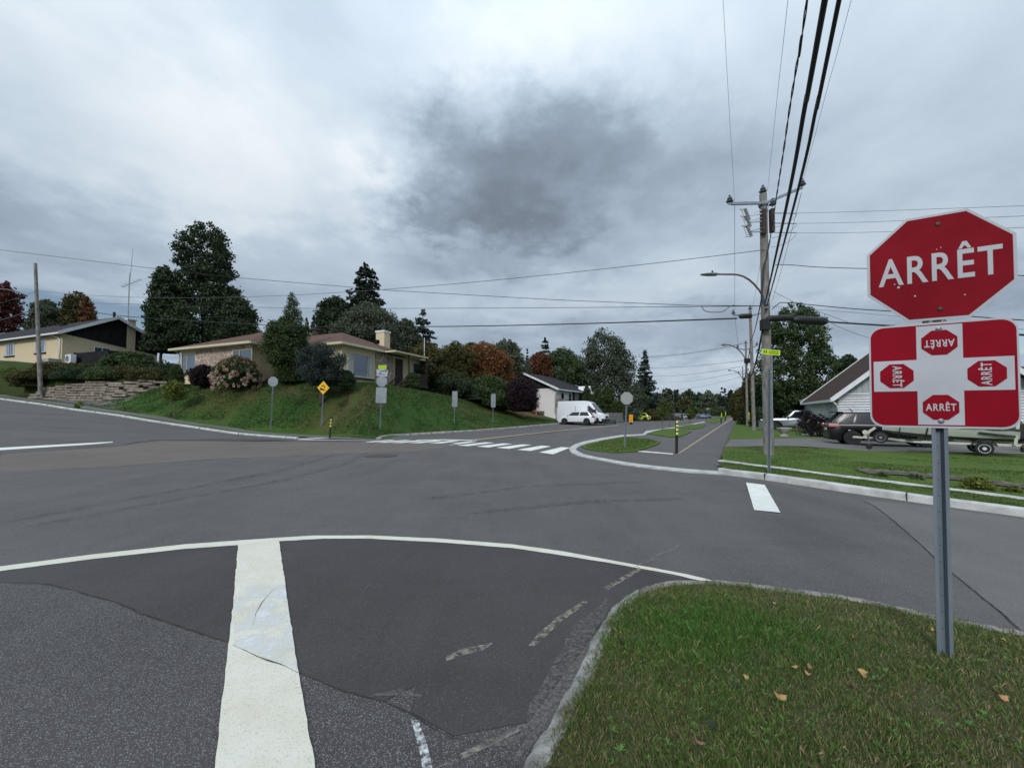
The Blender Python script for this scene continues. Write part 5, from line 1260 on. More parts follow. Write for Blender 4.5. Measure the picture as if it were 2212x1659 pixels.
ds = MB(); ds.lathe((0, 0, 0), [(.05, -.10), (.30, -.05), (.48, .03), (.50, .05), (.46, .05)], 20, 'y'); dso = ds.build('satellite_dish', plain('dish_grey', (.45, .47, .5), .5), H3, smooth=True)
dso.location = (-5.0, -.3, e3+2.95); dso.rotation_euler = (R(20), 0, R(30)); MB().bar((0, 0, -.7), (0, -.05, 0), .05, .05).build('dish_mast', BLACKSIDE, dso)

# ---- white log sided house on the right
C4 = Vector((atx(1813, 27), 27.0)); z4 = zat(949, C4.x, C4.y); e4 = zat(851, C4.x, C4.y)-z4; rz4 = R(-27)
H4 = thing('log_sided_house', 'white log sided house with steep brown gable roof behind the parked cars', 'house', (C4.x, C4.y, z4), rz4)
LOGW = mat('white_logs', (.72, .75, .78), (.62, .65, .68), 3, .55)
W4 = 9.2; mb = MB(); mb.box(.05, .12, 0, W4, 9.5, e4-.02); mb.build('wall', LOGW, H4)
lg = MB(); nlog = 15
for k in range(nlog):
    z0 = .35+(e4-.4)*k/nlog; hh = (e4-.4)/nlog
    lg.prism([(z0+hh*i/6, .12-.10*math.sin(math.pi*i/6)**.6) for i in range(7)], .0, W4, 'x') if False else lg.add([(x, .12-.10*math.sin(math.pi*i/6)**.6, z0+hh*i/6) for x in (-.05, W4) for i in range(7)], [(i, i+1, i+8, i+7) for i in range(6)])
    lg.add([(.05-.10*math.sin(math.pi*i/6)**.6, y, z0+hh*i/6) for y in (.02, 1.9) for i in range(7)]+[(.05-.10*math.sin(math.pi*i/6)**.6, y, z0+hh*i/6) for y in (3.3, 9.5) for i in range(7)], [(i, i+1, i+8, i+7) for i in range(6)]+[(i+14, i+15, i+22, i+21) for i in range(6)])
lg.build('log_siding', LOGW, H4, smooth=True)
MB().box(-.08, -.02, -.3, W4, 9.6, .34).build('foundation', CONC, H4)
gable_roof(H4, -.75, 10.4, 0, W4, e4, W4/2*.86, .55, ROOF_DBROWN, WHITE, .26, along='y')
gs = MB()
gs.prism([(0.05, e4), (W4, e4), (W4/2, e4+W4/2*.86)], .02, .11)
gs.build('gable', GREYSIDE, H4)
bt = MB()
for k in range(1, 30):
    x = k*.31; zt = e4+min(x, W4-x)*.86
    bt.box(x, -.01, e4+.02, x+.04, .02, zt)
bt.build('battens', GREYSIDE, H4)
MB().box(0, -.04, e4-.06, W4, .03, e4+.03).build('trim_board', WHITE, H4)
MB().box(-.08, 2.05, .35, .0, 3.15, e4-.1).build('door_frame', WHITE, H4); MB().box(-.11, 2.2, .45, -.08, 3.0, e4-.35).build('door', GREYSIDE, H4)
gutterpipe(H4, [(-.5, -.6, e4-.45), (-.2, -.25, e4-.7), (-.06, -.08, e4-1.0), (-.06, -.08, .1)], WHITE, .06)
sp2 = MB()
for k in range(3): sp2.box(-1.9+.3*k, 2.0, -.15, -.1, 3.3, .02+.17*k)
sp2.build('door_steps', WHITE, H4)
for y in (2.0, 3.3):
    rl = MB(); rl.bar((-1.9, y, -.2), (-1.9, y, .95), .09, .09); rl.bar((-.9, y, 0), (-.9, y, 1.4), .09, .09); rl.bar((-1.9, y, .8), (-.9, y, 1.3), .07, .07)
    rl.build('stair_railing', WOOD_G, H4)
# neighbour behind
hx = atx(1746, 40); Z5 = gz(hx, 40); H5 = thing('grey_roofed_house', 'small house with pale grey hip roof half hidden behind the log sided house', 'house', (hx, 40, Z5), R(-27))
MB().box(.6, 0, 0, 8, 6, zat(861, hx, 40)-Z5).build('wall', GREYSIDE, H5)
hip(.6, 0, 8, 6, zat(861, hx, 40)-Z5, .42, m=ROOF_GREY, par=H5, fm=WHITE)
window(H5, (2.6, 0, 1.1), (1, 0), 1.6, 1.1, m=WHITE, mull=(0,)); window(H5, (5.2, 0, 1.1), (1, 0), 1.2, 1.1, m=WHITE)
# white garage with a lit lamp at the right edge
gx = atx(2190, 27); Z6 = gz(gx, 27); H6 = thing('white_garage', 'white sided garage with brown eave at the right edge of the photo', 'garage', (gx, 27, Z6), R(-27))
e6 = zat(840, gx, 27)-Z6
MB().box(0, 0, 0, 7, 7, e6).build('wall', LOGW, H6)
hip(0, 0, 7, 7, e6+.25, .5, m=ROOF_DBROWN, par=H6, fm=WHITE)
MB().box(-.9, -.62, e6-.02, 7.5, -.5, e6+.14).build('gutter', WHITE, H6)
lw = MB(); lw.box(.02, -.2, e6-1.15, .22, 0, e6-.75); lmp = lw.build('wall_lamp', BLACKSIDE, H6); MB().lathe((.1, -.32, e6-.92), [(.02, -.06), (.13, -.04), (.15, .03), (.04, .06)], 14, 'y').build('bulb', plain('lamp_glow', (1, .93, .75), .4, emit=3.0), lmp)
# ---------------------------------------------------------------- poles, wires and signs
GALV = mat('galvanised_steel', (.30, .34, .38), (.20, .23, .27), 6, .45, .15, 40, metal=.6, stretch=(1, 1, .15))
GALV_P = mat('sign_post_steel', (.25, .29, .33), (.11, .14, .18), 5, .5, .3, 50, metal=.35, stretch=(2, 2, .10))
SIGN_B = mat('sign_back', (.27, .30, .33), (.22, .25, .28), 4, .45, metal=.4)
POLEW = mat('weathered_pole', (.29, .275, .255), (.14, .13, .12), 7, .95, .8, 22, 7, stretch=(1, 1, .35))
RUBBER = plain('black_rubber', (.010, .010, .012), .55)
CERAMIC = plain('porcelain', (.10, .11, .13), .25)
FUSE = plain('fuse_grey', (.20, .22, .24), .5)
S_RED = mat('sheeting_red', (.245, .009, .018), (.185, .006, .013), 3, .7, spec=.08)
S_RED2 = mat('sheeting_bright_red', (.275, .003, .015), (.225, .003, .012), 3, .65, spec=.10)
S_WHITE = mat('sheeting_white', (.42, .44, .47), (.38, .40, .43), 2, .45)
S_WHITE2 = mat('sheeting_clean_white', (.48, .50, .54), (.40, .42, .46), 3, .45)
S_LIME = plain('sheeting_lime', (.52, .78, .01), .5)
S_YEL = plain('sheeting_yellow', (.85, .48, .0), .5)
S_ORANGE = plain('sheeting_orange', (.80, .36, .02), .5)
BLK = plain('black_print', (.01, .01, .01), .6)

def textmesh(body, size, mat_, parent, loc, rot=0.0, bold=.02, sx=1.0, depth=.0008, name='lettering', track=1.0, width=None):
    """flat lettering on the local XZ plane facing -Y"""
    cu = bpy.data.curves.new('t', 'FONT'); cu.body = body; cu.size = size; cu.align_x = 'CENTER'; cu.align_y = 'CENTER'
    cu.offset = bold*size; cu.extrude = depth; cu.space_character = track; cu.resolution_u = 4
    ob = bpy.data.objects.new('t', cu); COL.objects.link(ob)
    dg = bpy.context.evaluated_depsgraph_get(); me = bpy.data.meshes.new_from_object(ob.evaluated_get(dg)); bpy.data.objects.remove(ob); bpy.data.curves.remove(cu)
    xs = [v.co.x for v in me.vertices]; ys = [v.co.y for v in me.vertices]
    cx = (min(xs)+max(xs))/2
    if width: sx = width/(max(xs)-min(xs))
    c, s = math.cos(rot), math.sin(rot)
    for v in me.vertices:
        x, y = (v.co.x-cx)*sx, v.co.y
        v.co = Vector((x*c-y*s, -v.co.z, x*s+y*c))
    me.name = name
    return link(name, me, mat_, parent, loc=loc)
def octagon(r, cx=0, cz=0):
    a = r/math.cos(math.pi/8); return [(cx+a*math.cos(math.pi/8+k*math.pi/4), cz+a*math.sin(math.pi/8+k*math.pi/4)) for k in range(8)]
def rrect(w, h, r, cx=0, cz=0, n=6):
    out = []
    for qx, qz, a0 in ((1, 1, 0), (-1, 1, 90), (-1, -1, 180), (1, -1, 270)):
        for k in range(n+1):
            a = R(a0+90*k/n); out.append((cx+qx*(w/2-r)+r*math.cos(a), cz+qz*(h/2-r)+r*math.sin(a)))
    return out
def upost(par, h, w=.06, d=.035, m=GALV_P, name='post', z0=-.3, holes=True):
    """folded U channel post, open side to the front"""
    prof = [(-w/2, .0), (-w*.28, .0), (-w*.20, d), (w*.20, d), (w*.28, 0), (w/2, 0), (w/2, -.004), (w*.26, -.004), (w*.17, d-.004), (-w*.17, d-.004), (-w*.26, -.004), (-w/2, -.004)]
    mb = MB(); mb.prism([(a, b) for a, b in prof], z0, h, 'z'); o = mb.build(name, m, par)
    if holes:
        hb = MB(); z = .15
        while z < h-.1: hb.cyl((0, d-.0055, z), (0, d-.003, z), .0045, 8); z += .1
        hb.build('bolt_holes', plain('hole_grey', (.09, .10, .12), .8), o)
    return o

# --- the near stop sign
foot = Vector(G(2042, 1418, .12)).to_3d(); Ys = foot.y
x0, y0 = foot.x, foot.y; zg = float(isl_top(x0, y0))
psi = R(-31.5)
ST_ = thing('stop_sign', 'large red ARRÊT stop sign on a steel channel post in the near grass island', 'stop sign', (x0, y0, zg), psi, tilt=None)
ST_.rotation_euler = (0, R(.45), psi)
zc1 = zat(578.5, x0, y0)-zg; zc2 = zat(810.5, x0, y0)-zg
octr = .5*(223/FPX)*Ys*1.04; pw = .262*Ys*1.165; ph = .5*(2*octr)*2*.985
post = upost(ST_, zc1+octr*.9, .072, .04)
# stop panel
pn = MB(); pn.prism(octagon(octr), -.006, -.003); panel = pn.build('stop_panel', S_WHITE, ST_, loc=(.006, -.0, zc1))
MB().prism(octagon(octr*.955), -.0075, -.0058).build('red_field', S_RED, panel)
textmesh('ARRÊT', octr*.74, S_WHITE, panel, (0, -.0085, -octr*.035), bold=.014, width=octr*1.66, track=1.12)
for z in (octr*.80, -octr*.80):
    MB().lathe((0, 0, 0), [(.001, -.014), (.011, -.013), (.014, -.0075)], 10, 'y').build('bolt', plain('bolt_dark', (.05, .035, .03), .5, .5), panel, loc=(.008, 0, z))
ch_ = MB(); rs = random.Random(2)
for a, b, r_ in ((-.20, -.115, .007), (-.115, -.19, .005), (-.22, -.09, .004), (.02, .13, .003), (.0, .12, .003), (.13, -.215, .004), (.25, .04, .003)): ch_.lathe((a*octr/.37, 0, b*octr/.37), [(r_, -.0082), (r_*.8, -.0084)], 8, 'y')
ch_.build('paint_chips', S_WHITE, panel)
# four way plate
phh = zat(697, x0, y0)-zat(924, x0, y0); plate_w = 2*octr*.992; plate_h = phh
pz = zc2
pp = MB(); pp.prism(rrect(plate_w, plate_h, plate_h*.11), -.011, -.008); plate = pp.build('four_way_plate', S_WHITE2, ST_, loc=(.004, 0, pz))
MB().prism(rrect(plate_w*.972, plate_h*.962, plate_h*.10), -.0125, -.0108).build('red_field', S_RED2, plate)
cr = MB(); cr.box(-plate_w*.155, -.0138, -plate_h*.47, plate_w*.155, -.0123, plate_h*.47); cr.box(-plate_w*.468, -.0139, -plate_h*.15, -plate_w*.1551, -.0123, plate_h*.15); cr.box(plate_w*.1551, -.0139, -plate_h*.15, plate_w*.468, -.0123, plate_h*.15)
cr.build('white_cross', S_WHITE2, plate)
mr_ = plate_h*.117
for (cx_, cz_), rot in (((0, plate_h*.305), math.pi), ((0, -plate_h*.305), 0), ((-plate_w*.30, 0), -math.pi/2), ((plate_w*.30, 0), math.pi/2)):
    k_ = MB(); k_.prism([(a*1.04, b) for a, b in octagon(mr_)], -.0155, -.0136); so = k_.build('small_octagon', S_RED2, plate, loc=(cx_, 0, cz_))
    textmesh('ARRÊT', mr_*.80, S_WHITE2, so, (0, -.0164, -mr_*.03), rot, bold=.02, width=mr_*1.76, track=1.15)
for z in (plate_h*.435, -plate_h*.435): MB().lathe((0, 0, 0), [(.001, -.024), (.009, -.023), (.011, -.018), (.015, -.017), (.015, -.0136)], 10, 'y').build('bolt', GALV, plate, loc=(.0, 0, z))
bk_ = MB(); bk_.box(-.05, -.003, -.012, .05, .02, .012); bk_.build('bracket', BLK, ST_, loc=(-.01, 0, (zc1-octr+zc2+plate_h/2)/2+.002))

# --- other signs
def lean(o, a): o.rotation_euler.y = a
def post_sign(label, px, ybase, ytop, name='road_sign', rz=0.0, tilt=.035, w=.06, off=0.0, pw_=None):
    b = base(px, ybase, off); t = thing(name, label, 'sign', b, rz); lean(t, tilt)
    h = zat(ytop, b.x, b.y)-b.z
    return t, b, h
def px2m(b, n): return n/FPX*b.y
t, b, h = post_sign('back of an octagonal stop sign on the pavement left of the yellow warning sign', 584, 935, 814, 'stop_sign')
upost(t, h-.02, .07); r_ = px2m(b, 10.5); MB().prism(octagon(r_), .045, .05).build('octagon_plate', SIGN_B, t, loc=(0, -.06, h-r_)); 
t, b, h = post_sign('yellow diamond warning sign showing a cyclist on a steep slope', 694, 926, 822, 'warning_sign')
b_ = px2m(b, 14.2); upost(t, h-b_*1.9, .08)
dm = MB(); q = b_*.99; dm.prism([(0, -q*1.12), (q, 0), (0, q*1.12), (-q, 0)], -.012, -.006); dp = dm.build('diamond_plate', BLK, t, loc=(0, 0, h-q*1.12))
MB().prism([(0, -q*1.04), (q*.93, 0), (0, q*1.04), (-q*.93, 0)], -.016, -.013).build('yellow_field', S_YEL, dp)
MB().prism([(-q*.46, .05*q), (q*.48, -.40*q), (-q*.46, -.38*q)], -.020, -.017).build('slope_symbol', BLK, dp)
cy_ = MB(); 
for c_ in ((-.16, .22), (.22, .04)): cy_.lathe((c_[0]*q, 0, (c_[1]+.06)*q), [(.12*q, -.020), (.12*q, -.017)], 10, 'y')
cy_.bar((-.12*q, -.019, .30*q), (.2*q, -.019, .16*q), .006, .05*q); cy_.bar((.02*q, -.019, .26*q), (.08*q, -.019, .50*q), .006, .07*q); cy_.bar((.08*q, -.019, .46*q), (.22*q, -.019, .26*q), .006, .04*q)
cy_.build('cyclist_symbol', BLK, dp)
t, b, h = post_sign('back of a stop sign with blank plate below and street name blades on top', 820.5, 932, 789, 'stop_sign', tilt=.03)
u = px2m(b, 1); upost(t, h-14*u, .07)
MB().prism(octagon(u*11.3), .045, .05).build('octagon_plate', SIGN_B, t, loc=(0, -.06, h-35*u)); MB().prism(rrect(23*u, 34*u, 2.5*u), .045, .05).build('lower_plate', SIGN_B, t, loc=(0, -.07, h-65*u))
for (dz, w2, h2, rz, m_, nm, tx) in ((4.5, 19, 8, -.12, S_LIME, 'school_zone_blade', 1), (13, 24, 7.5, .14, S_WHITE2, 'street_name_blade', 0), (20, 26, 7.5, -.13, S_WHITE2, 'street_name_blade', 0)):
    bl = MB().prism(rrect(w2*u, h2*u, 1*u), -.02, -.012).build(nm, m_, t, loc=(0, 0, h-dz*u)); bl.rotation_euler = (0, -rz*.5, rz*2)
    if tx:
        textmesh('CORRIDOR', 2.6*u, BLK, bl, (2.6*u, -.021, 1.4*u), width=10*u); textmesh('SCOLAIRE', 2.6*u, BLK, bl, (2.6*u, -.021, -1.6*u), width=10*u)
        fg = MB(); 
        for q in (-6.6, -4.4): fg.prism([((q-.7)*u, -2*u), ((q+.7)*u, -2*u), ((q+.5)*u, 1*u), ((q-.5)*u, 1*u)], -.022, -.0205); fg.lathe((q*u, 0, 1.9*u), [(.7*u, -.022), (.7*u, -.0205)], 8, 'y')
        fg.build('walking_figures', BLK, bl)
    else:
        MB().prism(rrect(w2*u*.62, h2*u*.28, .3*u, 2*u), -.0225, -.0205).build('blade_band', plain('blade_blue', (.10, .16, .25), .5), bl)
for px, yb, yt, wp, hp_, lb in ((981, 918, 845, 11.5, 34, 'back of a tall rectangular sign on the corner lawn, nearer one of two'), (1064.5, 915, 851, 10, 29, 'back of a pale rectangular sign on the corner lawn below the orange tree')):
    t, b, h = post_sign(lb, px, yb, yt, 'road_sign', tilt=.02); u = px2m(b, 1); upost(t, h-.02, .06)
    MB().prism(rrect(wp*u, hp_*u, 1.5*u), .045, .05).build('sign_plate', SIGN_B, t, loc=(0, -.055, h-hp_*u/2))
t, b, h = post_sign('back of an octagonal stop sign on the grass plot between avenue and cycle path', 1349.5, 967, 847, 'stop_sign', tilt=.05, off=.07)
u = px2m(b, 1); upost(t, h-.03, .075); MB().prism(octagon(13.2*u), .045, .05).build('octagon_plate', plain('sign_back_pale', (.36, .38, .37), .5, .3), t, loc=(0, -.055, h-13.2*u))
t, b, h = post_sign('yellow green school corridor blade on a steel post beside the main utility pole', 1661, 1022, 755, 'road_sign', tilt=.022, off=.12)
u = px2m(b, 1); upost(t, zat(795, b.x, b.y)-b.z, .075, .04); MB().tube([(.01, 0, h-40*u), (0, 0, h-30*u), (.02, 0, h-12*u)], .008, 6).build('bracket', GALV, t)
bl = MB().prism(rrect(42*u, 11.5*u, 2*u), -.004, .0).build('school_zone_blade', plain('lime_edge', (.62, .85, .20), .5), t, loc=(4*u, 0, h-6*u)); bl.rotation_euler = (0, R(3), R(4))
MB().prism(rrect(40*u, 9.8*u, 1.6*u), -.0055, -.0045).build('lime_field', S_LIME, bl)
textmesh('CORRIDOR', 3.7*u, BLK, bl, (6.5*u, -.0065, 2.0*u), width=23*u, bold=.03); textmesh('SCOLAIRE', 3.7*u, BLK, bl, (6.5*u, -.0065, -2.2*u), width=22*u, bold=.03)
fg = MB()
for q in (-15, -10.5):
    fg.prism([((q-1.3)*u, -3.4*u), ((q-.2)*u, -.8*u), ((q+.9)*u, -3.4*u), ((q+1.5)*u, -3.0*u), ((q+.8)*u, 0), ((q+1.6)*u, .2*u), ((q+.6)*u, 1.9*u), ((q-.8)*u, 1.9*u), ((q-1.5)*u, .2*u), ((q-.8)*u, -.2*u), ((q-2)*u, -3.2*u)], -.0072, -.0056); fg.lathe((q*u, 0, 2.9*u), [(1.0*u, -.0072), (1.0*u, -.0056)], 8, 'y')
fg.build('walking_figures', BLK, bl)
# far signs
b = base(1530, 904); t = thing('stop_sign', 'distant grey octagonal sign back beside the avenue', 'stop sign', b); h = zat(881, b.x, b.y)-b.z; u = px2m(b, 1)
MB().bar((0, 0, -.1), (0, 0, h), .08, .08).build('post', GALV, t); MB().prism(octagon(5.2*u), .03, .045).build('octagon_plate', plain('sign_back_pale', (.36, .38, .37)), t, loc=(0, -.1, h-5.2*u))
b = base(1616.5, 899); t = thing('stop_sign', 'tiny distant red stop sign facing us at the far end of the cycle path', 'stop sign', b); h = zat(881, b.x, b.y)-b.z; u = px2m(b, 1)
MB().bar((0, 0, -.1), (0, 0, h), .1, .1).build('post', GALV, t); op = MB().prism(octagon(5.2*u), -.08, -.05).build('octagon_plate', S_RED2, t, loc=(0, 0, h-5.2*u)); textmesh('ARRÊT', 3.8*u, S_WHITE2, op, (0, -.09, 0), width=7.5*u)
# orange lane sign on a black base standing in the avenue
b = base(1363, 916.5); t = thing('lane_sign', 'orange upright plastic lane sign on a black base in the avenue', 'traffic sign', b); u = px2m(b, 1)
MB().lathe((0, 0, 0), [(2.2*u, 0), (3.6*u, 2*u), (3.8*u, 3.6*u), (1.2*u, 4.5*u)], 14).build('base', RUBBER, t, smooth=True)
pa = MB().prism(rrect(8.4*u, 17*u, .8*u), -.03, .03).build('panel', S_ORANGE, t, loc=(0, 0, 12.2*u)); MB().lathe((0, 0, 3.3*u), [(1.3*u, -.04), (1.3*u, -.031)], 10, 'y').build('symbol', plain('orange_print', (.22, .07, .01)), pa); textmesh('40', 5*u, MATS['orange_print'], pa, (0, -.036, -3*u)) if False else MB().box(-1.6*u, -.04, -6*u, 1.6*u, -.031, -1*u).build('print', plain('orange_print2', (.55, .22, .015)), pa)

# bollards
def bollard(label, px, yb, yt, wpx, squares, col=S_LIME, tilt=0.0, off=.02, foot=False, group='black bollards with reflective bands'):
    b = base(px, yb, off); t = thing('bollard', label, 'bollard', b, R(-20), group); lean(t, tilt); u = px2m(b, 1); h = zat(yt, b.x, b.y)-b.z; r = wpx*u/2
    MB().lathe((0, 0, 0), [(r*1.25, 0), (r*1.25, r*.35), (r*.95, r*.6), (r*.92, h*.6), (r, h*.62), (r, h-.02), (r*.8, h)], 16).build('body', RUBBER, t, smooth=True)
    for z0, z1 in squares:
        s = MB(); a0, a1 = R(-90-48+20), R(-90+48+20)
        vs = []
        for k in range(9):
            a = a0+(a1-a0)*k/8
            for z in (z0, z1): vs.append((math.cos(a)*(r+.004), math.sin(a)*(r+.004), z*h))
        s.add(vs, [(2*i, 2*i+2, 2*i+3, 2*i+1) for i in range(8)])
        s.build('reflective_band', col, t)
    return t, u, h, r
PALE_Y = plain('reflective_yellow', (.75, .80, .22), .4)
bt_, u_, h_, r_ = bollard('tall black bollard with four yellow squares at the start of the cycle path', 1461.5, 979.5, 904.5, 6.2, [(.88, .945), (.77, .835), (.655, .725), (.54, .61)], PALE_Y, tilt=.02)
bollard('thin black bollard with three yellow squares leaning by the left pavement', 712, 946.5, 899, 3.6, [(.80, .87), (.66, .74), (.52, .60)], PALE_Y, tilt=.10, off=.05)
bollard('distant bollard with yellow top on the cycle path, nearer one of two', 1557.5, 914.5, 891.5, 2.6, [(.55, .98)], S_LIME, tilt=.05)
bollard('distant bollard with yellow top on the cycle path, farther one of two', 1566.5, 909.5, 889, 2.3, [(.55, .98)], S_LIME, tilt=.05)

# hydrant
b = base(1616.8, 918.5, .1); t = thing('fire_hydrant', 'red fire hydrant with tall yellow marker by the hedge', 'fire hydrant', b); u = px2m(b, 1)
MB().lathe((0, 0, 0), [(2.6*u, 0), (2.6*u, .8*u), (1.9*u, 1*u), (1.9*u, 6*u), (2.5*u, 6.3*u), (2.5*u, 7*u), (1.8*u, 8*u), (.8*u, 9.2*u), (.5*u, 10*u)], 14).build('body', plain('hydrant_red', (.45, .01, .015), .4), t, smooth=True)
m_ = MB(); m_.cyl((-3.6*u, 0, 5*u), (3.6*u, 0, 5*u), 1.0*u, 10); m_.cyl((0, -3.2*u, 4.5*u), (0, 0, 4.5*u), 1.3*u, 10); m_.build('outlets', MATS['hydrant_red'], t)
MB().bar((.6*u, -.1, 5*u), (.0, -.1, 28*u), .1, 1.8*u).build('marker', plain('marker_yellow', (.85, .75, .04), .5), t)
b = base(1644, 930, .1); t = thing('utility_cabinet', 'grey green metal utility cabinet behind the main utility pole', 'cabinet', b, R(-27)); u = px2m(b, 1)
MB().box(-4.5*u, -4*u, 0, 4.5*u, 4*u, 20*u).build('body', mat('cabinet_green', (.09, .115, .115), (.07, .09, .09), 3, .6), t, bevel=.02); MB().box(-4.8*u, -4.3*u, 20*u, 4.8*u, 4.3*u, 21*u).build('lid', MATS['cabinet_green'], t)

# --- utility poles
AV = Vector((.505, .863, 0))
def insulator(par, p, s=1.0, name='insulator'):
    p = Vector(p); MB().lathe(p, [(.02*s, 0), (.02*s, .05*s), (.09*s, .06*s), (.10*s, .085*s), (.05*s, .11*s), (.04*s, .13*s), (.07*s, .145*s), (.065*s, .17*s), (.03*s, .20*s), (.035*s, .24*s), (.02*s, .26*s)], 12).build(name, CERAMIC, par, smooth=True)
def lamp_arm(par, z, ln, rise, s=1.0, dirx=-1):
    pts = []
    for k in range(13):
        a = k/12; pts.append((dirx*ln*(1-(1-a)**1.9) if False else dirx*ln*a, 0, z+rise*math.sin(min(1, a*1.35)*math.pi/2)))
    MB().tube(pts, .03*s, 8).build('lamp_arm', mat('arm_brown', (.13, .095, .09), (.08, .06, .055), 5, .5), par, smooth='all')
    e = Vector(pts[-1]); hd = MB(); L = .62*s
    prof = []
    vs = []; N_ = 9
    for i in range(N_):
        t = i/(N_-1); w_ = .13*s*math.sin(math.pi*(.12+.80*t))**.6; hh = .05*s*math.sin(math.pi*(.12+.80*t))**.5
        for k in range(10):
            a = 2*math.pi*k/10; vs.append((e.x+dirx*L*t, w_*math.cos(a), e.z+.0+hh*math.sin(a)*(1 if math.sin(a) > 0 else .5)))
    hd.add(vs, [(i*10+k, i*10+(k+1) % 10, (i+1)*10+(k+1) % 10, (i+1)*10+k) for i in range(N_-1) for k in range(10)]+[tuple(range(10)), tuple(range(len(vs)-10, len(vs)))])
    ho_ = hd.build('lamp_head', plain('lamp_grey', (.20, .23, .24), .5), par, smooth='all')
    MB().cyl((e.x+dirx*.22*s, 0, e.z+.03*s), (e.x+dirx*.22*s, 0, e.z+.12*s), .035*s, 10).build('light_sensor', BLK, ho_)
def pole(label, px, yb, yt, r0, r1, off=.1, tilt=0.0, group='wooden utility poles', at=None):
    b = at or base(px, yb, off); t = thing('utility_pole', label, 'utility pole', b, 0, group); lean(t, tilt); h = zat(yt, b.x, b.y)-b.z
    mb = MB(); rr = random.Random(int(px)); n = 14; mb.tube([(rr.uniform(-.006, .006), rr.uniform(-.006, .006), -.3+(h+.3)*k/n) for k in range(n+1)], [r0+(r1-r0)*k/n for k in range(n+1)], 18); mb.build('shaft', POLEW, t, smooth=True)
    return t, b, h
MP, mpb, mph = pole('big weathered wooden pole with crossarms, fuses and street lamp beside the cycle path', 1660.5, 983, 420, .17, .115)
mz = lambda py: zat(py, mpb.x, mpb.y)-mpb.z
u = mpb.y/FPX
def MX(px): return (px-1660.5)*u
MP_TOP = mz(420)
# crossarms
ca = MB(); ca.bar((0, -.13, mz(443)), (MX(1590), -.02, mz(441)), .07, .09); ca.bar((MX(1592), -.02, mz(441)), (MX(1583), 0, mz(441)), .05, .05); ca.build('crossarm', GALV, MP)
ca = MB(); ca.bar((0, -.13, mz(443)), (MX(1732), -.35, mz(417)), .07, .08); ca.build('crossarm', GALV, MP)
insulator(MP, (MX(1587), 0, mz(441)), 1.25); insulator(MP, (0, 0, MP_TOP), 1.3); insulator(MP, (MX(1731), -.35, mz(417)), 1.25)
cp_ = MB(); cp_.lathe((0, 0, mz(448)), [(.13, 0), (.16, .05), (.16, .12), (.12, .18)], 14); cp_.build('bracket', GALV, MP)
# boards, cutouts, dead ends
for x0_, x1_, z0_, z1_ in ((1649, 1657, 511, 459), (1668, 1675, 507, 458)):
    MB().box(MX(x0_), -.26, mz(z0_), MX(x1_), -.10, mz(z1_)).build('equipment_board', DARKWOOD, MP)
insulator(MP, (MX(1671), -.25, mz(455)), 1.2)
for i, py in enumerate((466, 482, 504)):
    c0 = Vector((MX(1622), -.05-.05*i, mz(py))); fb = MB(); fb.bar((MX(1650), -.2, mz(py+2)), c0+Vector((.06, 0, -.03)), .03, .03); fb.bar((MX(1650), -.2, mz(py-6)), c0+Vector((.10, 0, .01)), .02, .02); fu = fb.build('cutout_bracket', GALV, MP)
    fb = MB(); a0 = c0+Vector((-.05, 0, .20)); a1 = c0+Vector((.08, 0, -.16))
    for q in range(6): p = a0.lerp(a1, q/5); d_ = (a1-a0).normalized(); fb.cyl(p-d_*.022, p+d_*.022, .055, 12)
    fb.cyl(a0, a1, .035, 10); fb.build('cutout_insulator', FUSE, MP, smooth=True)
    fb = MB(); fb.tube([a0+Vector((-.14, 0, .02)), a1+Vector((-.14, 0, .0))], .018, 8); fb.bar(a0, a0+Vector((-.19, 0, -.0)), .04, .04); fb.bar(a1, a1+Vector((-.19, 0, -.03)), .04, .04); fb.build('fuse_tube', plain('pale_fuse', (.5, .5, .5), .5), MP)
lam = MB(); lam.bar((-.05, -.15, mz(660)), (MX(1650), -.17, mz(640)), .12, .14); lam.build('lamp_bracket', GALV, MP)
pts = [(1650, 645), (1641, 630), (1630, 617), (1620, 608), (1608, 601), (1596, 597.5), (1585, 596.5), (1570, 596.5), (1548, 596)]
MB().tube([(MX(a), -.17-.0*i, mz(b_)) for i, (a, b_) in enumerate(pts)], .032, 8).build('lamp_arm', mat('arm_brown', (.13, .095, .09), (.08, .06, .055), 5, .5), MP, smooth='all')
hd = MB(); N_ = 9; vs = []
for i in range(N_):
    tt = i/(N_-1); xx = MX(1550)+(MX(1516)-MX(1550))*tt; w_ = .14*math.sin(math.pi*(.15+.75*tt))**.6; hh = .075*(1-.55*tt)*math.sin(math.pi*(.2+.68*tt))**.4
    for k in range(12):
        a = 2*math.pi*k/12; vs.append((xx, -.17+w_*math.cos(a), mz(597)+hh*math.sin(a)*(1 if math.sin(a) > 0 else .7)))
hd.add(vs, [(i*12+k, i*12+(k+1) % 12, (i+1)*12+(k+1) % 12, (i+1)*12+k) for i in range(N_-1) for k in range(12)]+[tuple(range(12)), tuple(range(len(vs)-12, len(vs)))])
lh = hd.build('lamp_head', plain('lamp_grey', (.20, .23, .24), .5), MP, smooth='all'); MB().cyl((MX(1541), -.17, mz(593)), (MX(1541), -.17, mz(589)), .03, 10).build('light_sensor', BLK, lh)
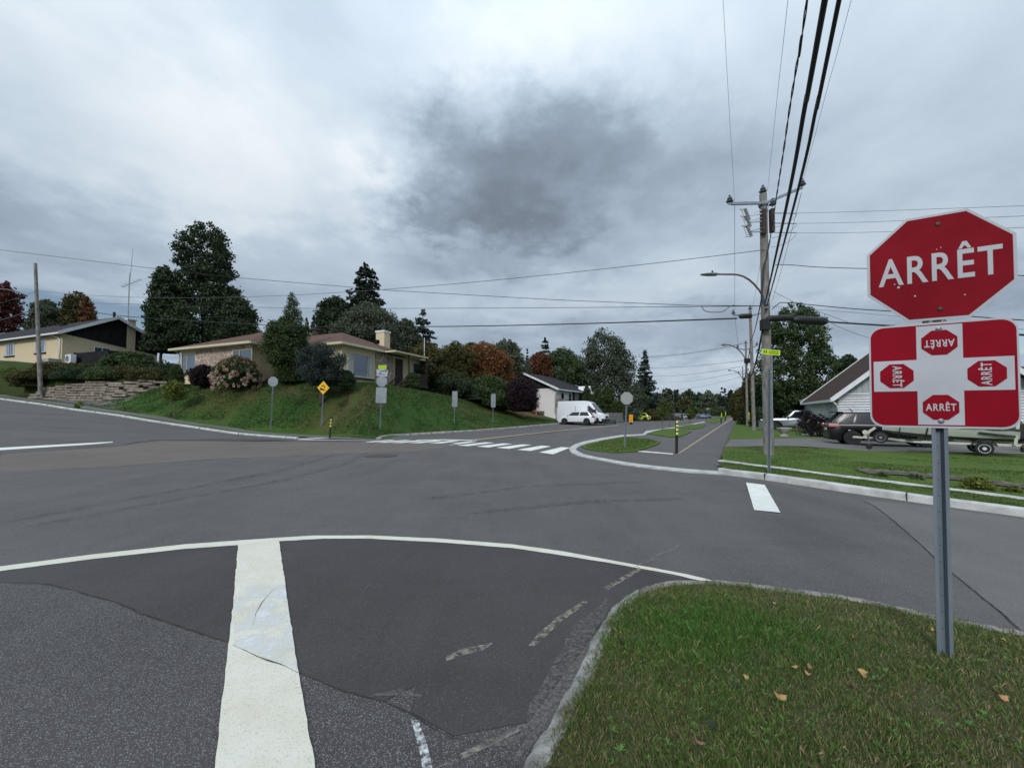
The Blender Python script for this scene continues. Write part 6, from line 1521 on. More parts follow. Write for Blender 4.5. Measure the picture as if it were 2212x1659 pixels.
# splice closures and junction box
for nm, a, b_, r_ in (('splice_closure', (1592, 688), (1620, 687), .085), ('splice_closure', (1650, 693), (1708, 691), .11), ('splice_closure', (1706, 695), (1781, 699), .14)):
    mb = MB(); A, B = Vector((MX(a[0]), -.30, mz(a[1]))), Vector((MX(b_[0]), -.30, mz(b_[1])))
    mb.tube([A, A.lerp(B, .06), A.lerp(B, .12), A.lerp(B, .88), A.lerp(B, .94), B], [r_*.4, r_*.8, r_, r_, r_*.8, r_*.4], 12); mb.build(nm, RUBBER, MP, smooth=True)
MB().box(MX(1641), -.38, mz(717), MX(1656), -.14, mz(694)).build('junction_box', RUBBER, MP, bevel=.02)
MB().lathe((MX(1653.5), -.21, mz(672)), [(.02, -.02), (.05, -.02), (.05, 0)], 12, 'y').build('junction_plug', BLK, MP)
tb = MB(); tb.tube([(.02, -.15, .3), (.05, -.16, mz(900)), (.09, -.15, mz(760))], .022, 8); tb.build('conduit', GALV, MP)
MB().box(-.05, -.19, mz(808), .04, -.165, mz(803)).build('pole_tag', plain('tag_yellow', (.30, .26, .10), .6), MP)
# further poles
P2, p2b, p2h = pole('second wooden pole of the row, carrying a small crossarm', 1629, 930, 671, .15, .11, tilt=-.012)
P3, p3b, p3h = pole('third wooden pole of the row with a curved street lamp arm', 1614.5, 920, 744, .14, .10)
P4, p4b, p4h = pole('fourth and smallest wooden pole of the row with a thin lamp arm', 1606.5, 908, 797, .14, .10)
for (P_, pb, top, xl, xr, lampy, lx) in ((P2, p2b, 671, 1587, 1660, None, None), (P3, p3b, 744, 1595, 1637, 745, 1565), (P4, p4b, 797, 1597, 1618, 800, 1577)):
    u2 = pb.y/FPX; zz = lambda py: zat(py, pb.x, pb.y)-pb.z; cx_ = {1587: 1624, 1595: 1613, 1597: 1606}[xl]; dx = 0
    c_ = MB(); c_.bar((0, 0, zz(top+12)), ((xl-cx_)*u2, 0, zz(top+9)), .09, .1); c_.bar((0, 0, zz(top+12)), ((xr-cx_)*u2, 0, zz(top+3)), .09, .1); c_.build('crossarm', GALV, P_)
    insulator(P_, ((xl-cx_)*u2, 0, zz(top+9)), 1.8); insulator(P_, ((xr-cx_)*u2, 0, zz(top+3)), 1.8); insulator(P_, (0, 0, zz(top)), 1.8)
    if lampy:
        n_ = 10; pts = []
        for k in range(n_+1):
            a = k/n_; pts.append(((lx-cx_)*u2*a, -.1, zz(lampy+(34 if lampy < 760 else 20))+(zz(lampy)-zz(lampy+(34 if lampy < 760 else 20)))*(1-(1-a)**2.6)))
        MB().tube(pts, .06, 6).build('lamp_arm', MATS['arm_brown'], P_, smooth='all'); e = Vector(pts[-1]); MB().lathe(e+Vector((.2, 0, 0)), [(.05, -.55), (.16, -.4), (.17, -.1), (.06, .1)], 8, 'x').build('lamp_head', MATS['lamp_grey'], P_)
        MB().box(-.3, -.35, zz(lampy+40), .3, -.1, zz(lampy+30)).build('transformer', RUBBER, P_)
LP, lpb, lph = pole('leaning wooden pole with curved lamp arm on the left lawn before the gabled house', 88, 838, 568, .155, .105, off=.0, tilt=-.082, at=PT(88, 838, 34.6)-Vector((0, 0, .3)))
Q = bank_at(4.3, .35)
u3 = lpb.y/FPX; lz = lambda py: zat(py, lpb.x, lpb.y)-lpb.z
pts = [(74, 640), (62, 632), (50, 627), (38, 623), (22, 620), (8, 617)]
MB().tube([((a-86)*u3*1.12, -.25, lz(b_)) for a, b_ in pts], .055, 8).build('lamp_arm', MATS['arm_brown'], LP, smooth='all')
MB().lathe(((-6-86)*u3*1.12, -.25, lz(615)), [(.04, -.5), (.14, -.35), (.16, .0), (.06, .45)], 10, 'x').build('lamp_head', MATS['lamp_grey'], LP)

# --- wires
WIRE = plain('wire_grey', (.10, .10, .11), .5); WIRE_B = plain('cable_black', (.010, .010, .012), .6)
def wire(label, pts, r, m=WIRE_B, n=5, name='power_cable', group='overhead cables', cat='cable'):
    mb = MB(); mb.tube(pts, r, n, caps=True)
    return tag(mb.build(name, m, smooth='all', fix=False), label, cat, group)
def inplane(A, px_pts, d=AV):
    """points of a wire hanging in the vertical plane through A along d"""
    out = [Vector(A)]
    for px, py in px_pts:
        rx = ray(px, py); q = rx[0]/rx[1]
        s = (A[0]-q*A[1])/(d.x-q*d.y); y = A[1]-d.y*s; out.append(Vector((A[0]-d.x*s, y, EYE+rx[2]/rx[1]*y)))
    return out
def spline(pts, n=8):
    out = []
    for i in range(len(pts)-1):
        p0, p1, p2, p3 = pts[max(i-1, 0)], pts[i], pts[i+1], pts[min(i+2, len(pts)-1)]
        for k in range(n):
            t = k/n; out.append(.5*((2*p1)+(p2-p0)*t+(2*p0-5*p1+4*p2-p3)*t*t+(3*p1-p0-3*p2+p3)*t**3))
    return out+[pts[-1]]
def extend(pts, L=22):
    d = (pts[-1]-pts[-2]).normalized(); return pts+[pts[-1]+d*L*.5+Vector((0, 0, .3)), pts[-1]+d*L+Vector((0, 0, 1.2))]
mp = lambda px, py, dy=0.0: PT(px, py, mpb.y+dy)
w1 = extend(inplane(mp(1587, 437), [(1573, 200), (1562, 0)])); wire('thin bare wire rising from the left insulator of the main pole', spline(w1), .004, WIRE)
w2 = extend(inplane(mp(1658, 411), [(1680, 200), (1702, 0)])); wire('thin bare wire rising from the top insulator of the main pole', spline(w2), .004, WIRE)
w6 = extend(inplane(mp(1731, 410, -.35), [(1739.5, 373), (1785, 200), (1839, 0)])); wire('thin bare wire rising from the right insulator of the main pole', spline(w6), .004, WIRE)
w4 = extend(inplane(mp(1653, 655, -.25), [(1698, 450), (1739.6, 226), (1782, 0)])); wire('thick black cable, left one of the two thick cables passing overhead', spline(w4), .021, WIRE_B, 10)
w5 = extend(inplane(mp(1657, 660, -.28), [(1715.6, 442), (1765, 226), (1812.8, 0)])); wire('thick black cable, right one of the two thick cables passing overhead', spline(w5), .0155, WIRE_B, 10)
w3 = spline(extend(inplane(mp(1663, 520, -.2), [(1675.8, 435), (1691.6, 333), (1705, 240), (1718, 160), (1731.6, 80), (1743.6, 0)])), 26)
for j in (0, 1):
    pts = []; s_ = 0
    for i, p in enumerate(w3):
        d = (w3[min(i+1, len(w3)-1)]-w3[max(i-1, 0)]).normalized(); uu = d.cross(Vector((0, 0, 1))).normalized(); vv = d.cross(uu)
        if i: s_ += (w3[i]-w3[i-1]).length
        a = s_*5.0+math.pi*j; pts.append(p+(uu*math.cos(a)+vv*math.sin(a))*.0095)
    wire('twisted black service bundle left of the thick overhead cables', pts, .0085, WIRE_B, 6, 'twisted_cable')
low_b = [mp(1663, 520, -.2), mp(1655, 560, -.2), mp(1650, 578, -.2), mp(1648.5, 600, -.2), mp(1647, 625, -.2), mp(1644, 650, -.2)]
wire('black cable running down the left side of the main pole', spline(low_b, 6), .022, WIRE_B, 6)
# along the row of poles
def hang(a, b, sag, n=14):
    a, b = Vector(a), Vector(b); return [a.lerp(b, k/n)-Vector((0, 0, sag*4*(k/n)*(1-k/n))) for k in range(n+1)]
def at2(px, py, pb, dy=0.0): return PT(px, py, pb.y+dy)
for lb, a, b_, sg, r_ in (('bundle from the main pole lamp bracket down to the second pole', mp(1644, 650, -.2), at2(1622, 733, p2b, -.2), .3, .02), ('thick bundle from the junction box along the row of poles', mp(1647, 716, -.2), at2(1612, 800, p3b, -.2), 1.2, .035),
        ('upper left wire from the main pole to the second pole', mp(1587, 441), at2(1587, 680, p2b), .2, .008), ('upper right wire from the main pole to the second pole', mp(1731, 417, -.3), at2(1658, 678, p2b), .3, .008), ('top wire from the main pole to the second pole', mp(1660, 445, .1), at2(1625, 666, p2b), .3, .008),
        ('left wire from the second to the third pole', at2(1587, 680, p2b), at2(1596, 750, p3b), .3, .012), ('bundle between second and third pole', at2(1622, 733, p2b, -.2), at2(1612, 795, p3b), .4, .04), ('bundle between third and fourth pole', at2(1612, 795, p3b), at2(1604, 838, p4b), .4, .05)):
    wire(lb, hang(a, b_, sg), r_, WIRE_B if r_ > .015 else WIRE)
# across the left street to the leaning pole
lp_ = lambda px, py: PT(px, py, lpb.y)
wire('grey wire falling from the main pole to the leaning left pole', hang(mp(1652, 540, -.15), lp_(80, 628), 1.1, 30), .012, WIRE)
farl = lambda px, py: PT(px, py, 27)
wire('grey wire from the main pole rising to the upper left edge of the photo', [mp(1640, 661, -.1), PT(1500, 660, 17.5), PT(1200, 648, 20), PT(850, 628, 22), PT(510, 600, 24), PT(330, 580, 25), PT(0, 540, 27), PT(-250, 505, 29)], .013, WIRE_B)
def h4(z): return z
wire('upper black cable from the main pole across the street to the left pole', spline([mp(1645, 661, -.15), PT(1500, 662.5, 17.8), PT(1100, 665.5, 23), PT(700, 666.5, 28), PT(560, 664, 30), PT(302, 657.5, 33), PT(200, 655, 34), lp_(82, 650)], 6), .013, WIRE_B)
wire('lower thick black cable from the splice closure across the street to the left pole', spline([mp(1592, 688, -.3), PT(1252, 699.5, 20), PT(957, 705.5, 24), PT(663, 706, 28), PT(564, 701.5, 29.5), PT(295, 685.5, 33), PT(197, 674.5, 34), lp_(86, 664)], 6), .026, WIRE_B, 6)
wire('spare loop of cable under the upper black cable left of the main pole', [mp(1515, 661, -.1), mp(1519, 668, -.1), mp(1524, 672.5, -.1), mp(1535, 674.5, -.1), mp(1556, 674.5, -.1), mp(1566, 671, -.1), mp(1575, 663, -.1), mp(1585, 659, -.1)], .014, WIRE)
for lb, a, b_, r_ in (('upper thin wire left of the leaning left pole', lp_(78, 629), PT(-60, 662, 60), .014), ('lower black cable left of the leaning left pole', lp_(82, 664), PT(-60, 700, 60), .03)): wire(lb, hang(a, b_, .4), r_, WIRE)
# to the right
ydir = lambda px: 15.7-.000*px
def rwire(lb, pts, r_, m=WIRE): 
    P_ = [PT(px, py, mpb.y-.15-(px-1670)*.0075) for px, py in pts]; wire(lb, spline(P_, 5), r_, m)
rwire('highest of three thin wires running right from the main pole', [(1681, 461.6), (1841, 458), (2212, 445), (2400, 438)], .006)
rwire('middle of three thin wires running right from the main pole', [(1681, 483.4), (1841, 481), (2212, 467), (2400, 459)], .006)
rwire('lowest of three thin wires running right from the main pole', [(1681, 503.4), (1841, 503), (2212, 492), (2400, 487)], .006)
for i, py in enumerate((461.6, 483.4, 503.4)):
    wire(['upper', 'middle', 'lower'][i]+' dead end clamp rod right of the main pole top', [mp(1668, py-1, -.15), mp(1720, py, -.15)], .014, CERAMIC, 6, 'dead_end_clamp', 'dead end clamps on the main pole', 'clamp')
    rwire(['upper', 'middle', 'lower'][i]+' slack jumper wire right of the main pole top', [(1722, py+2), (1705, py+18), (1682, py+28), (1664, py+31)], .006)
rwire('black cable running right from mid height of the main pole', [(1675, 573), (1690, 572), (1720, 573.5), (1760, 577), (1841, 580), (2000, 583), (2212, 596), (2400, 606)], .012, WIRE_B)
rwire('black cable running right behind the stop plate, upper one', [(1668, 668), (1680, 658), (1700, 654), (1841, 667), (2000, 677), (2212, 692), (2400, 706)], .014, WIRE_B)
rwire('thick black cable running right from the long splice closure', [(1781, 695), (1841, 699), (2000, 709), (2212, 724), (2400, 738)], .028, WIRE_B)
rwire('thin drop wire from the long splice closure down to the right', [(1796, 699), (1841, 718), (1900, 736), (2000, 760)], .007)
rwire('thin grey wire from the main pole behind the tall green tree', [(1670, 629), (1700, 645), (1735, 660), (1841, 700)], .007)
rwire('thin grey wire between the two black cables at the right', [(1668, 662), (1841, 675), (2000, 690), (2212, 712)], .006)
# far wires over the avenue
for lb, a, b_ in (('distant wire over the avenue, highest', PT(1345, 770, 60), PT(1606, 742, 38)), ('distant wire over the avenue, second from top', PT(1350, 792, 75), PT(1612, 778, 48)), ('distant wire over the avenue, third from top', PT(1400, 812, 90), PT(1620, 788, 45)), ('distant wire over the avenue, fourth from top', PT(1445, 825, 110), PT(1612, 800, 55)), ('distant wire over the avenue, lowest', PT(1470, 840, 120), PT(1606, 812, 75))):
    wire(lb, hang(a, b_, .5), .022, WIRE)
# manhole
mc = W(824, 985); cz_ = float(hbase(*mc)); mh = thing('manhole_cover', 'round iron manhole cover in the asphalt before the crosswalk', 'manhole cover', (mc[0], mc[1], cz_)); MB().lathe((0, 0, 0), [(.58, .0), (.58, .012), (.50, .013), (.48, .010)], 28).build('cover', mat('cast_iron', (.075, .060, .055), (.05, .042, .04), 20, .8, .8), mh)
# ---------------------------------------------------------------- vehicles
def paint(name, c, rough=.28, metal=0.0): return plain('paint_'+name, c, rough, metal, coat=.6)
P_WHITE = paint('white', (.72, .75, .78)); P_SILVER = paint('silver', (.20, .23, .26), .3, .5); P_BLACK = plain('paint_black', (.006, .006, .007), .25, spec=.35); P_YEL = paint('lime_yellow', (.48, .58, .05)); P_BLUE = paint('blue', (.08, .14, .26)); P_DBLUE = paint('dark_blue', (.03, .04, .07)); P_RED = paint('red', (.35, .02, .02))
TYRE = mat('tyre', (.012, .012, .013), (.022, .022, .023), 30, .85); RIM_B = plain('rim_black', (.008, .008, .009), .5); RIM_S = plain('rim_silver', (.42, .44, .46), .35, .7)
TRIM = plain('black_trim', (.014, .014, .015), .6); LAMP = plain('headlamp', (.55, .58, .60), .15, spec=1.0); TAIL = plain('tail_lamp', (.30, .01, .02), .3)
CGLASS = plain('car_glass', (.010, .013, .016), .06, spec=1.0)
def wheel(par, x, y, r, w, rim, spokes=6):
    side = 1 if y > 0 else -1; yo = y
    mb = MB(); mb.lathe((x, yo-side*w, r), [(r*.55, 0), (r*.96, 0), (r, w*.2*side), (r, w*.8*side), (r*.95, w*side), (r*.66, w*side), (r*.62, w*.9*side)], 24, 'y'); ty = mb.build('wheel', TYRE, par, smooth=True)
    rb = MB(); rb.lathe((x, yo-side*.045, r), [(r*.10, .0), (r*.64, 0), (r*.64, .01*side), (r*.56, .012*side)], 20, 'y'); rb.build('rim_back', plain('rim_shadow', (.015, .015, .016), .7), ty)
    rr = MB()
    for k in range(spokes):
        a = 2*math.pi*k/spokes; rr.bar((x, yo-side*.012, r), (x+math.cos(a)*r*.6, yo-side*.018, r+math.sin(a)*r*.6), .05*r/.35, .02, up=(0, 1, 0))
    n = 20
    for k in range(n):
        a, b = 2*math.pi*k/n, 2*math.pi*(k+1)/n; rr.bar((x+math.cos(a)*r*.6, yo-side*.014, r+math.sin(a)*r*.6), (x+math.cos(b)*r*.6, yo-side*.014, r+math.sin(b)*r*.6), .03, .05*r/.35)
    rr.cyl((x, yo-side*.03, r), (x, yo+side*.0, r), r*.16, 12); rr.build('rim', rim, ty)
def car(label, cat, pos, heading, paintm, L=4.5, Wd=1.82, H=1.5, clr=.2, belt=.92, hood=.98, nose=.68, tail=.85, xf=.85, xa=2.25, cab=None, wheels=(1.35, -1.35), r=.33, rim=RIM_S, roofw=.78, name='parked_car', trunk=None, front_glass=True, lower=None, group=None, windows=True, bedx=None):
    """cab = [(x windscreen foot), (x roof front), (x roof rear), (x rear glass foot)] along the car, front is +x"""
    t = thing(name, label, cat, pos, heading, group); h = L/2; W2 = Wd/2
    wf, wr = wheels; ra = r*1.16
    def arch(xc):
        return [(xc+ra*math.cos(math.pi*k/10), r+ra*math.sin(math.pi*k/10)*1.0) for k in range(0, 11)]
    x1, x2, x3, x4 = cab
    low = clr
    # outline front to back under, then top
    o = [(h-.02, low+.12), (h-.10, low)]
    o += [(wf+ra, low)]+arch(wf)[1:-1]+[(wf-ra, low), (wr+ra, low)]+arch(wr)[1:-1]+[(wr-ra, low)]
    o += [(-h+.12, low+.02), (-h+.02, low+.18), (-h, tail*.72), (-h+.06, tail)]
    tr_ = trunk if trunk else belt
    o += [(x4, tr_), (x3+(x4-x3)*.5, belt+.01), (x1-.3, belt+.02), (x1, belt+.01)]
    o += [((x1+h)/2, (belt+hood)/2 if False else belt*.5+hood*.5-.02), (h-.45, nose+(hood-nose)*.45), (h-.10, nose), (h, nose*.75)]
    mb = MB(); mb.prism(o, -W2, W2); body = mb.build('body', paintm, t, bevel=.055, smooth=True)
    for v in body.data.vertices:                      # plan taper and tumblehome
        x, y, z = v.co; k = 1-.13*max(0, (abs(x)-h*.62)/(h*.38))**2-.05*max(0, (z-.55)/.5)**2*(1 if z > .55 else 0)-.06*max(0, (.35-z)/.2); v.co.y = y*k
    # cabin
    b0 = belt-.03; yw = W2*.94; yt = W2*roofw
    cv = [(x1, -yw, b0), (x4, -yw, tr_-.03), (x3, -yt, H-.02), (x2, -yt, H-.02), (x1, yw, b0), (x4, yw, tr_-.03), (x3, yt, H-.02), (x2, yt, H-.02)]
    c = MB(); c.add(cv, [(0, 1, 2, 3), (7, 6, 5, 4), (0, 3, 7, 4), (1, 5, 6, 2), (3, 2, 6, 7), (0, 4, 5, 1)]); cabo = c.build('cabin', paintm, t, bevel=.06, smooth=True)
    def lerp(a, b, k): return tuple(a[i]+(b[i]-a[i])*k for i in range(3))
    def panel(nm, q, off, mt=CGLASS):
        a, b, c_, d = [Vector(p) for p in q]; n = (b-a).cross(d-a).normalized()*off; ctr = (a+b+c_+d)/4
        vs = [p+n for p in (a, b, c_, d)]+[p-n*1.5 for p in (a, b, c_, d)]
        return MB().add(vs, [(0, 1, 2, 3), (7, 6, 5, 4), (0, 4, 5, 1), (1, 5, 6, 2), (2, 6, 7, 3), (3, 7, 4, 0)]).build(nm, mt, t)
    for s in (-1, 1):
        F0, B0, Bt, Ft = (x1, s*yw, b0), (x4, s*yw, tr_-.03), (x3, s*yt, H-.02), (x2, s*yt, H-.02)
        zl, zh = .10, .84
        def P(k, z):
            lo_ = lerp(F0, B0, k); hi_ = lerp(Ft, Bt, k); return lerp(lo_, hi_, z)
        segs = windows if isinstance(windows, (list, tuple)) else ([(.06, .48), (.52, .93)] if windows else [])
        for a, b in segs:
            q = [P(a, zl), P(b, zl), P(b, zh), P(a, zh)]
            if s > 0: q = q[::-1]
            panel('side_window', q, .012)
    f0 = [(x1, -yw, b0), (x1, yw, b0), (x2, yt, H-.02), (x2, -yt, H-.02)]
    q = [lerp(lerp(f0[0], f0[3], z), lerp(f0[1], f0[2], z), k) for k, z in ((.06, .06), (.94, .06), (.93, .90), (.07, .90))]; panel('windscreen', q, .014)
    r0 = [(x4, yw, tr_-.03), (x4, -yw, tr_-.03), (x3, -yt, H-.02), (x3, yt, H-.02)]
    if bedx is None:
        q = [lerp(lerp(r0[0], r0[3], z), lerp(r0[1], r0[2], z), k) for k, z in ((.08, .10), (.92, .10), (.90, .88), (.10, .88))]; panel('rear_window', q, .014)
    for x in (wf, wr):
        for s in (-1, 1): wheel(t, x, s*(W2-.01), r, .22, rim)
    for s in (-1, 1):
        MB().box(h-.34, s*W2*.86-.10, nose-.12, h-.03, s*W2*.86+.06, nose+.0).build('headlight', LAMP, t, bevel=.02)
        MB().box(-h-.01, s*W2*.84-.12, tail-.20, -h+.30, s*W2*.84+.10, tail-.04).build('tail_light', TAIL, t, bevel=.02)
        MB().box(x1-.28, s*(W2*.98), belt+.02, x1-.12, s*(W2*.98)+s*.17, belt+.16).build('wing_mirror', lower or paintm, t, bevel=.02)
        MB().box(wr+ra+.02, s*W2*.985-.02, low-.01, wf-ra-.02, s*W2*.985+.02, low+.10).build('sill', TRIM, t)
    MB().box(h-.16, -W2*.62, low+.06, h+.015, W2*.62, nose-.14).build('grille', TRIM, t, bevel=.02)
    MB().box(-h-.02, -W2*.72, low+.03, -h+.2, W2*.72, low+.17).build('rear_bumper', TRIM, t, bevel=.02)
    MB().box(-h-.025, -.24, tail-.36, -h-.0, .24, tail-.24).build('number_plate', P_WHITE, t)
    return t
HD = math.atan2(.863, .505)                      # heading along the avenue
CROSS = math.atan2(-.5, .866)                    # heading across it to the right
# white hatchback in the driveway, nosing out to the right
b = base(1252, 909.5); 
def vpos(px, py, Y, lift=0.0): x = atx(px, Y); return Vector((x, Y, gz(x, Y)+lift))
car('white hatchback parked in front of the white van', 'car', vpos(1247, 911.5, 47.0, .05), CROSS+math.pi+R(8), P_WHITE, L=4.25, Wd=1.8, H=1.50, cab=(1.15, .35, -1.35, -1.9), belt=.95, hood=.95, wheels=(1.3, -1.25), tail=.98, rim=RIM_B, name='parked_car')
# big white van
def van():
    t = thing('white_van', 'tall white delivery van parked across the driveway of the white house', 'van', vpos(1259, 912.8, 48.6, .05), CROSS); t.scale = (.92, .97, .97); L, W2, H, r, ra = 6.4, 1.0, 2.75, .36, .45; h = L/2; wf, wr = 2.05, -1.75; low = .32
    def arch(xc): return [(xc+ra*math.cos(math.pi*k/10), r+ra*math.sin(math.pi*k/10)) for k in range(1, 10)]
    o = [(h-.03, low+.1), (h-.15, low), (wf+ra, low)]+arch(wf)+[(wf-ra, low), (wr+ra, low)]+arch(wr)+[(wr-ra, low), (-h, low+.05), (-h+.02, H*.5), (-h+.10, H-.06), (-h+.2, H), (.55, H+.02), (1.0, H-.05), (1.35, H-.22), (2.25, 1.42), (2.45, 1.30), (3.05, 1.12), (h-.02, .85)]
    bd = MB().prism(o, -W2, W2).build('body', P_WHITE, t, bevel=.07, smooth=True)
    for v in bd.data.vertices:
        x, y, z = v.co; v.co.y = y*(1-.10*max(0, (z-1.25)/1.5)-.12*max(0, (x-h*.72)/(h*.28))**2)
    def q(nm, pts, m=CGLASS, th=.02):
        a = [Vector(p) for p in pts]; n = (a[1]-a[0]).cross(a[-1]-a[0]).normalized()*th; k = len(a)
        MB().add([p+n for p in a]+[p-n for p in a], [tuple(range(k)), tuple(range(2*k-1, k-1, -1))]+[(i, i+k, (i+1) % k+k, (i+1) % k) for i in range(k)]).build(nm, m, t)
    for s in (-1, 1):
        y0_, y1_ = s*(W2*.975+.003), s*(W2*.90+.012); q('side_window', [(1.05, y0_, 1.35), (2.20, y0_, 1.30), (1.62, y1_, 2.10), (1.05, y1_, 2.20)])
        q('headlight', [(h-.30, s*.95, .95), (h-.05, s*.78, .88), (h-.10, s*.78, 1.10), (h-.45, s*.95, 1.18)], LAMP)
        MB().box(1.95, s*1.0, 1.35, 2.1, s*1.28, 1.75).build('wing_mirror', TRIM, t, bevel=.03)
        MB().box(-h+.2, s*W2-.005, low+.02, wr-ra-.02, s*W2+.03, low+.25).build('side_moulding', TRIM, t); MB().box(wr+ra+.03, s*W2-.005, low+.02, wf-ra-.03, s*W2+.03, low+.25).build('side_moulding', TRIM, t)
        for x in (wf, wr): wheel(t, x, s*(W2-.01), r, .24, RIM_B)
        for x in (.98, -.6): MB().box(x-.012, s*(W2*.965)-.01, low+.3, x+.012, s*W2+.006, 2.1).build('door_seam', TRIM, t)
    q('windscreen', [(2.30, -.86, 1.44), (2.30, .86, 1.44), (1.42, .78, 2.46), (1.42, -.78, 2.46)], CGLASS, .03)
    MB().box(h-.42, -.97, low, h+.03, .97, .62).build('front_bumper', TRIM, t, bevel=.05); MB().box(h-.25, -.55, .70, h+.0, .55, .95).build('grille', TRIM, t, bevel=.02)
    MB().box(-h-.03, -.8, 1.0, -h+.01, .8, 2.2).build('rear_window', CGLASS, t)
van()
# far cars
car('dark car driving towards us on the avenue', 'car', vpos(1464.5, 907, 92), HD+math.pi, P_BLACK, L=4.5, Wd=1.85, H=1.62, cab=(.95, .25, -1.5, -2.0), belt=.98, hood=1.0, nose=.8, name='driving_car')
car('lime yellow hatchback parked beyond the stone edged garden', 'car', vpos(1381, 905.0, 74), CROSS+math.pi, P_YEL, L=3.9, Wd=1.7, H=1.45, cab=(1.0, .3, -1.2, -1.75), wheels=(1.2, -1.2), name='parked_car', rim=RIM_B)
car('small distant white car parked left of the avenue', 'car', vpos(1477, 897.5, 118), CROSS+math.pi, P_WHITE, L=4.6, Wd=1.8, H=1.5, cab=(1.1, .3, -1.4, -2.0), name='parked_car')
car('distant blue car parked on the avenue, nearer of two blue cars', 'car', vpos(1515, 897.6, 120), HD+math.pi+R(25), P_BLUE, L=4.6, Wd=1.85, H=1.6, cab=(.95, .25, -1.5, -2.0), name='parked_car')
car('distant dark blue car half hidden behind the nearer blue car', 'car', vpos(1525, 896.8, 128), HD+math.pi+R(25), P_DBLUE, L=4.6, Wd=1.85, H=1.5, cab=(.95, .25, -1.5, -2.0), name='parked_car')
car('tiny dark car with pale windscreen at the far end behind the red stop sign', 'car', vpos(1610, 896.2, 150), HD+math.pi, P_BLACK, L=4.5, Wd=1.8, H=1.5, cab=(.95, .25, -1.5, -2.0), name='parked_car')
# silver pickup
def pickup():
    Y = 37.0; t = car('silver pickup truck with black wheels parked left of the log sided house', 'pickup truck', vpos(1722, 931.5, Y, .12), CROSS+math.pi+R(6), P_SILVER, L=5.6, Wd=2.0, H=1.92, clr=.42, belt=1.20, hood=1.22, nose=1.08, tail=1.22, cab=(1.05, .35, -1.15, -1.35), wheels=(1.85, -1.85), r=.42, rim=RIM_B, name='pickup_truck', roofw=.80, windows=[(.08, .50), (.54, .94)], bedx=1)
    MB().box(2.35, -.96, .48, 2.84, .96, .80).build('front_bumper', TRIM, t, bevel=.05)
    for s in (-1, 1):
        for xc in (1.85, -1.85):
            mb = MB(); vs = []
            for k in range(13):
                a = math.pi*k/12
                for rr_, yy in ((.50, 1.0), (.58, 1.0), (.58, 1.06), (.50, 1.06)): vs.append((xc+rr_*math.cos(a), s*yy, .42+rr_*math.sin(a)))
            mb.add(vs, [(i*4+j, i*4+(j+1) % 4, (i+1)*4+(j+1) % 4, (i+1)*4+j) for i in range(12) for j in range(4)]); mb.build('wheel_arch', TRIM, t)
    return t
pickup()
# black SUV, rear towards us at left
SUVP = vpos(1905, 961, 21.3, .137)
t = car('black sport utility car parked behind the boat trailer, rear at the left', 'car', SUVP, CROSS+R(2), P_BLACK, L=4.75, Wd=1.93, H=1.74, clr=.24, belt=1.08, hood=1.08, nose=.85, tail=1.12, cab=(1.0, .2, -1.75, -2.3), wheels=(1.42, -1.42), r=.385, rim=RIM_B, name='parked_suv', trunk=1.12, windows=[(.07, .40), (.43, .70), (.73, .93)])
for s in (-1, 1): MB().box(-2.40, s*.93-.16*s if s > 0 else -.93, .98, -1.98, s*.945, 1.12).build('tail_lamp', plain('tail_pale', (.55, .28, .30), .2), t, bevel=.03)
MB().box(-2.05, -.7, 1.70, -1.75, .7, 1.75).build('rear_spoiler', P_BLACK, t); MB().bar((-1.2, 0, 1.74), (-1.32, 0, 1.9), .03, .05).build('roof_antenna', BLK, t)

# boat on its trailer
TA, TB = PT(1852, 968, 19.2), PT(2115, 980, 16.7)
tdir = (TB-TA); tdir.z = 0; tdir.normalize(); trz = math.atan2(tdir.y, tdir.x)
gzt = float(ground(TA.x, TA.y))+.135
TR = thing('boat_trailer', 'cream painted boat trailer with jack wheel on the driveway behind the sign', 'trailer', (TA.x, TA.y, gzt), trz); TR.scale = (.84,)*3
CRM = mat('trailer_cream', (.58, .60, .50), (.50, .52, .43), 5, .5)
fr_ = MB(); fr_.bar((.0, 0, .62), (1.2, 0, .60), .09, .09); fr_.bar((1.2, -.02, .60), (2.2, -.75, .52), .08, .10); fr_.bar((1.2, .02, .60), (2.2, .75, .52), .08, .10); fr_.bar((2.2, -.75, .52), (5.75, -.75, .50), .08, .11); fr_.bar((2.2, .75, .52), (5.75, .75, .50), .08, .11)
for x in (2.4, 3.4, 4.4, 5.6): fr_.bar((x, -.75, .50), (x, .75, .50), .07, .07)
fr_.build('frame', CRM, TR)
w_ = MB(); w_.bar((.28, -.02, .62), (.55, -.02, .98), .09, .12); w_.bar((.50, -.02, .95), (.78, -.02, 1.18), .10, .12); w_.lathe((.35, -.10, .92), [(.03, -.04), (.12, -.04), (.12, .04), (.03, .04)], 14, 'y'); w_.build('winch_post', CRM, TR)
MB().box(-.18, -.05, .58, .06, .05, .68).build('coupler', CRM, TR, bevel=.015)
j_ = MB(); j_.cyl((.50, -.14, .25), (.50, -.14, .85), .03, 10); jo = j_.build('jack', GALV, TR); MB().lathe((.50, -.18, .14), [(.03, -.05), (.12, -.04), (.14, -.02), (.14, .02), (.12, .04), (.03, .05)], 16, 'y').build('jack_wheel', TYRE, jo)
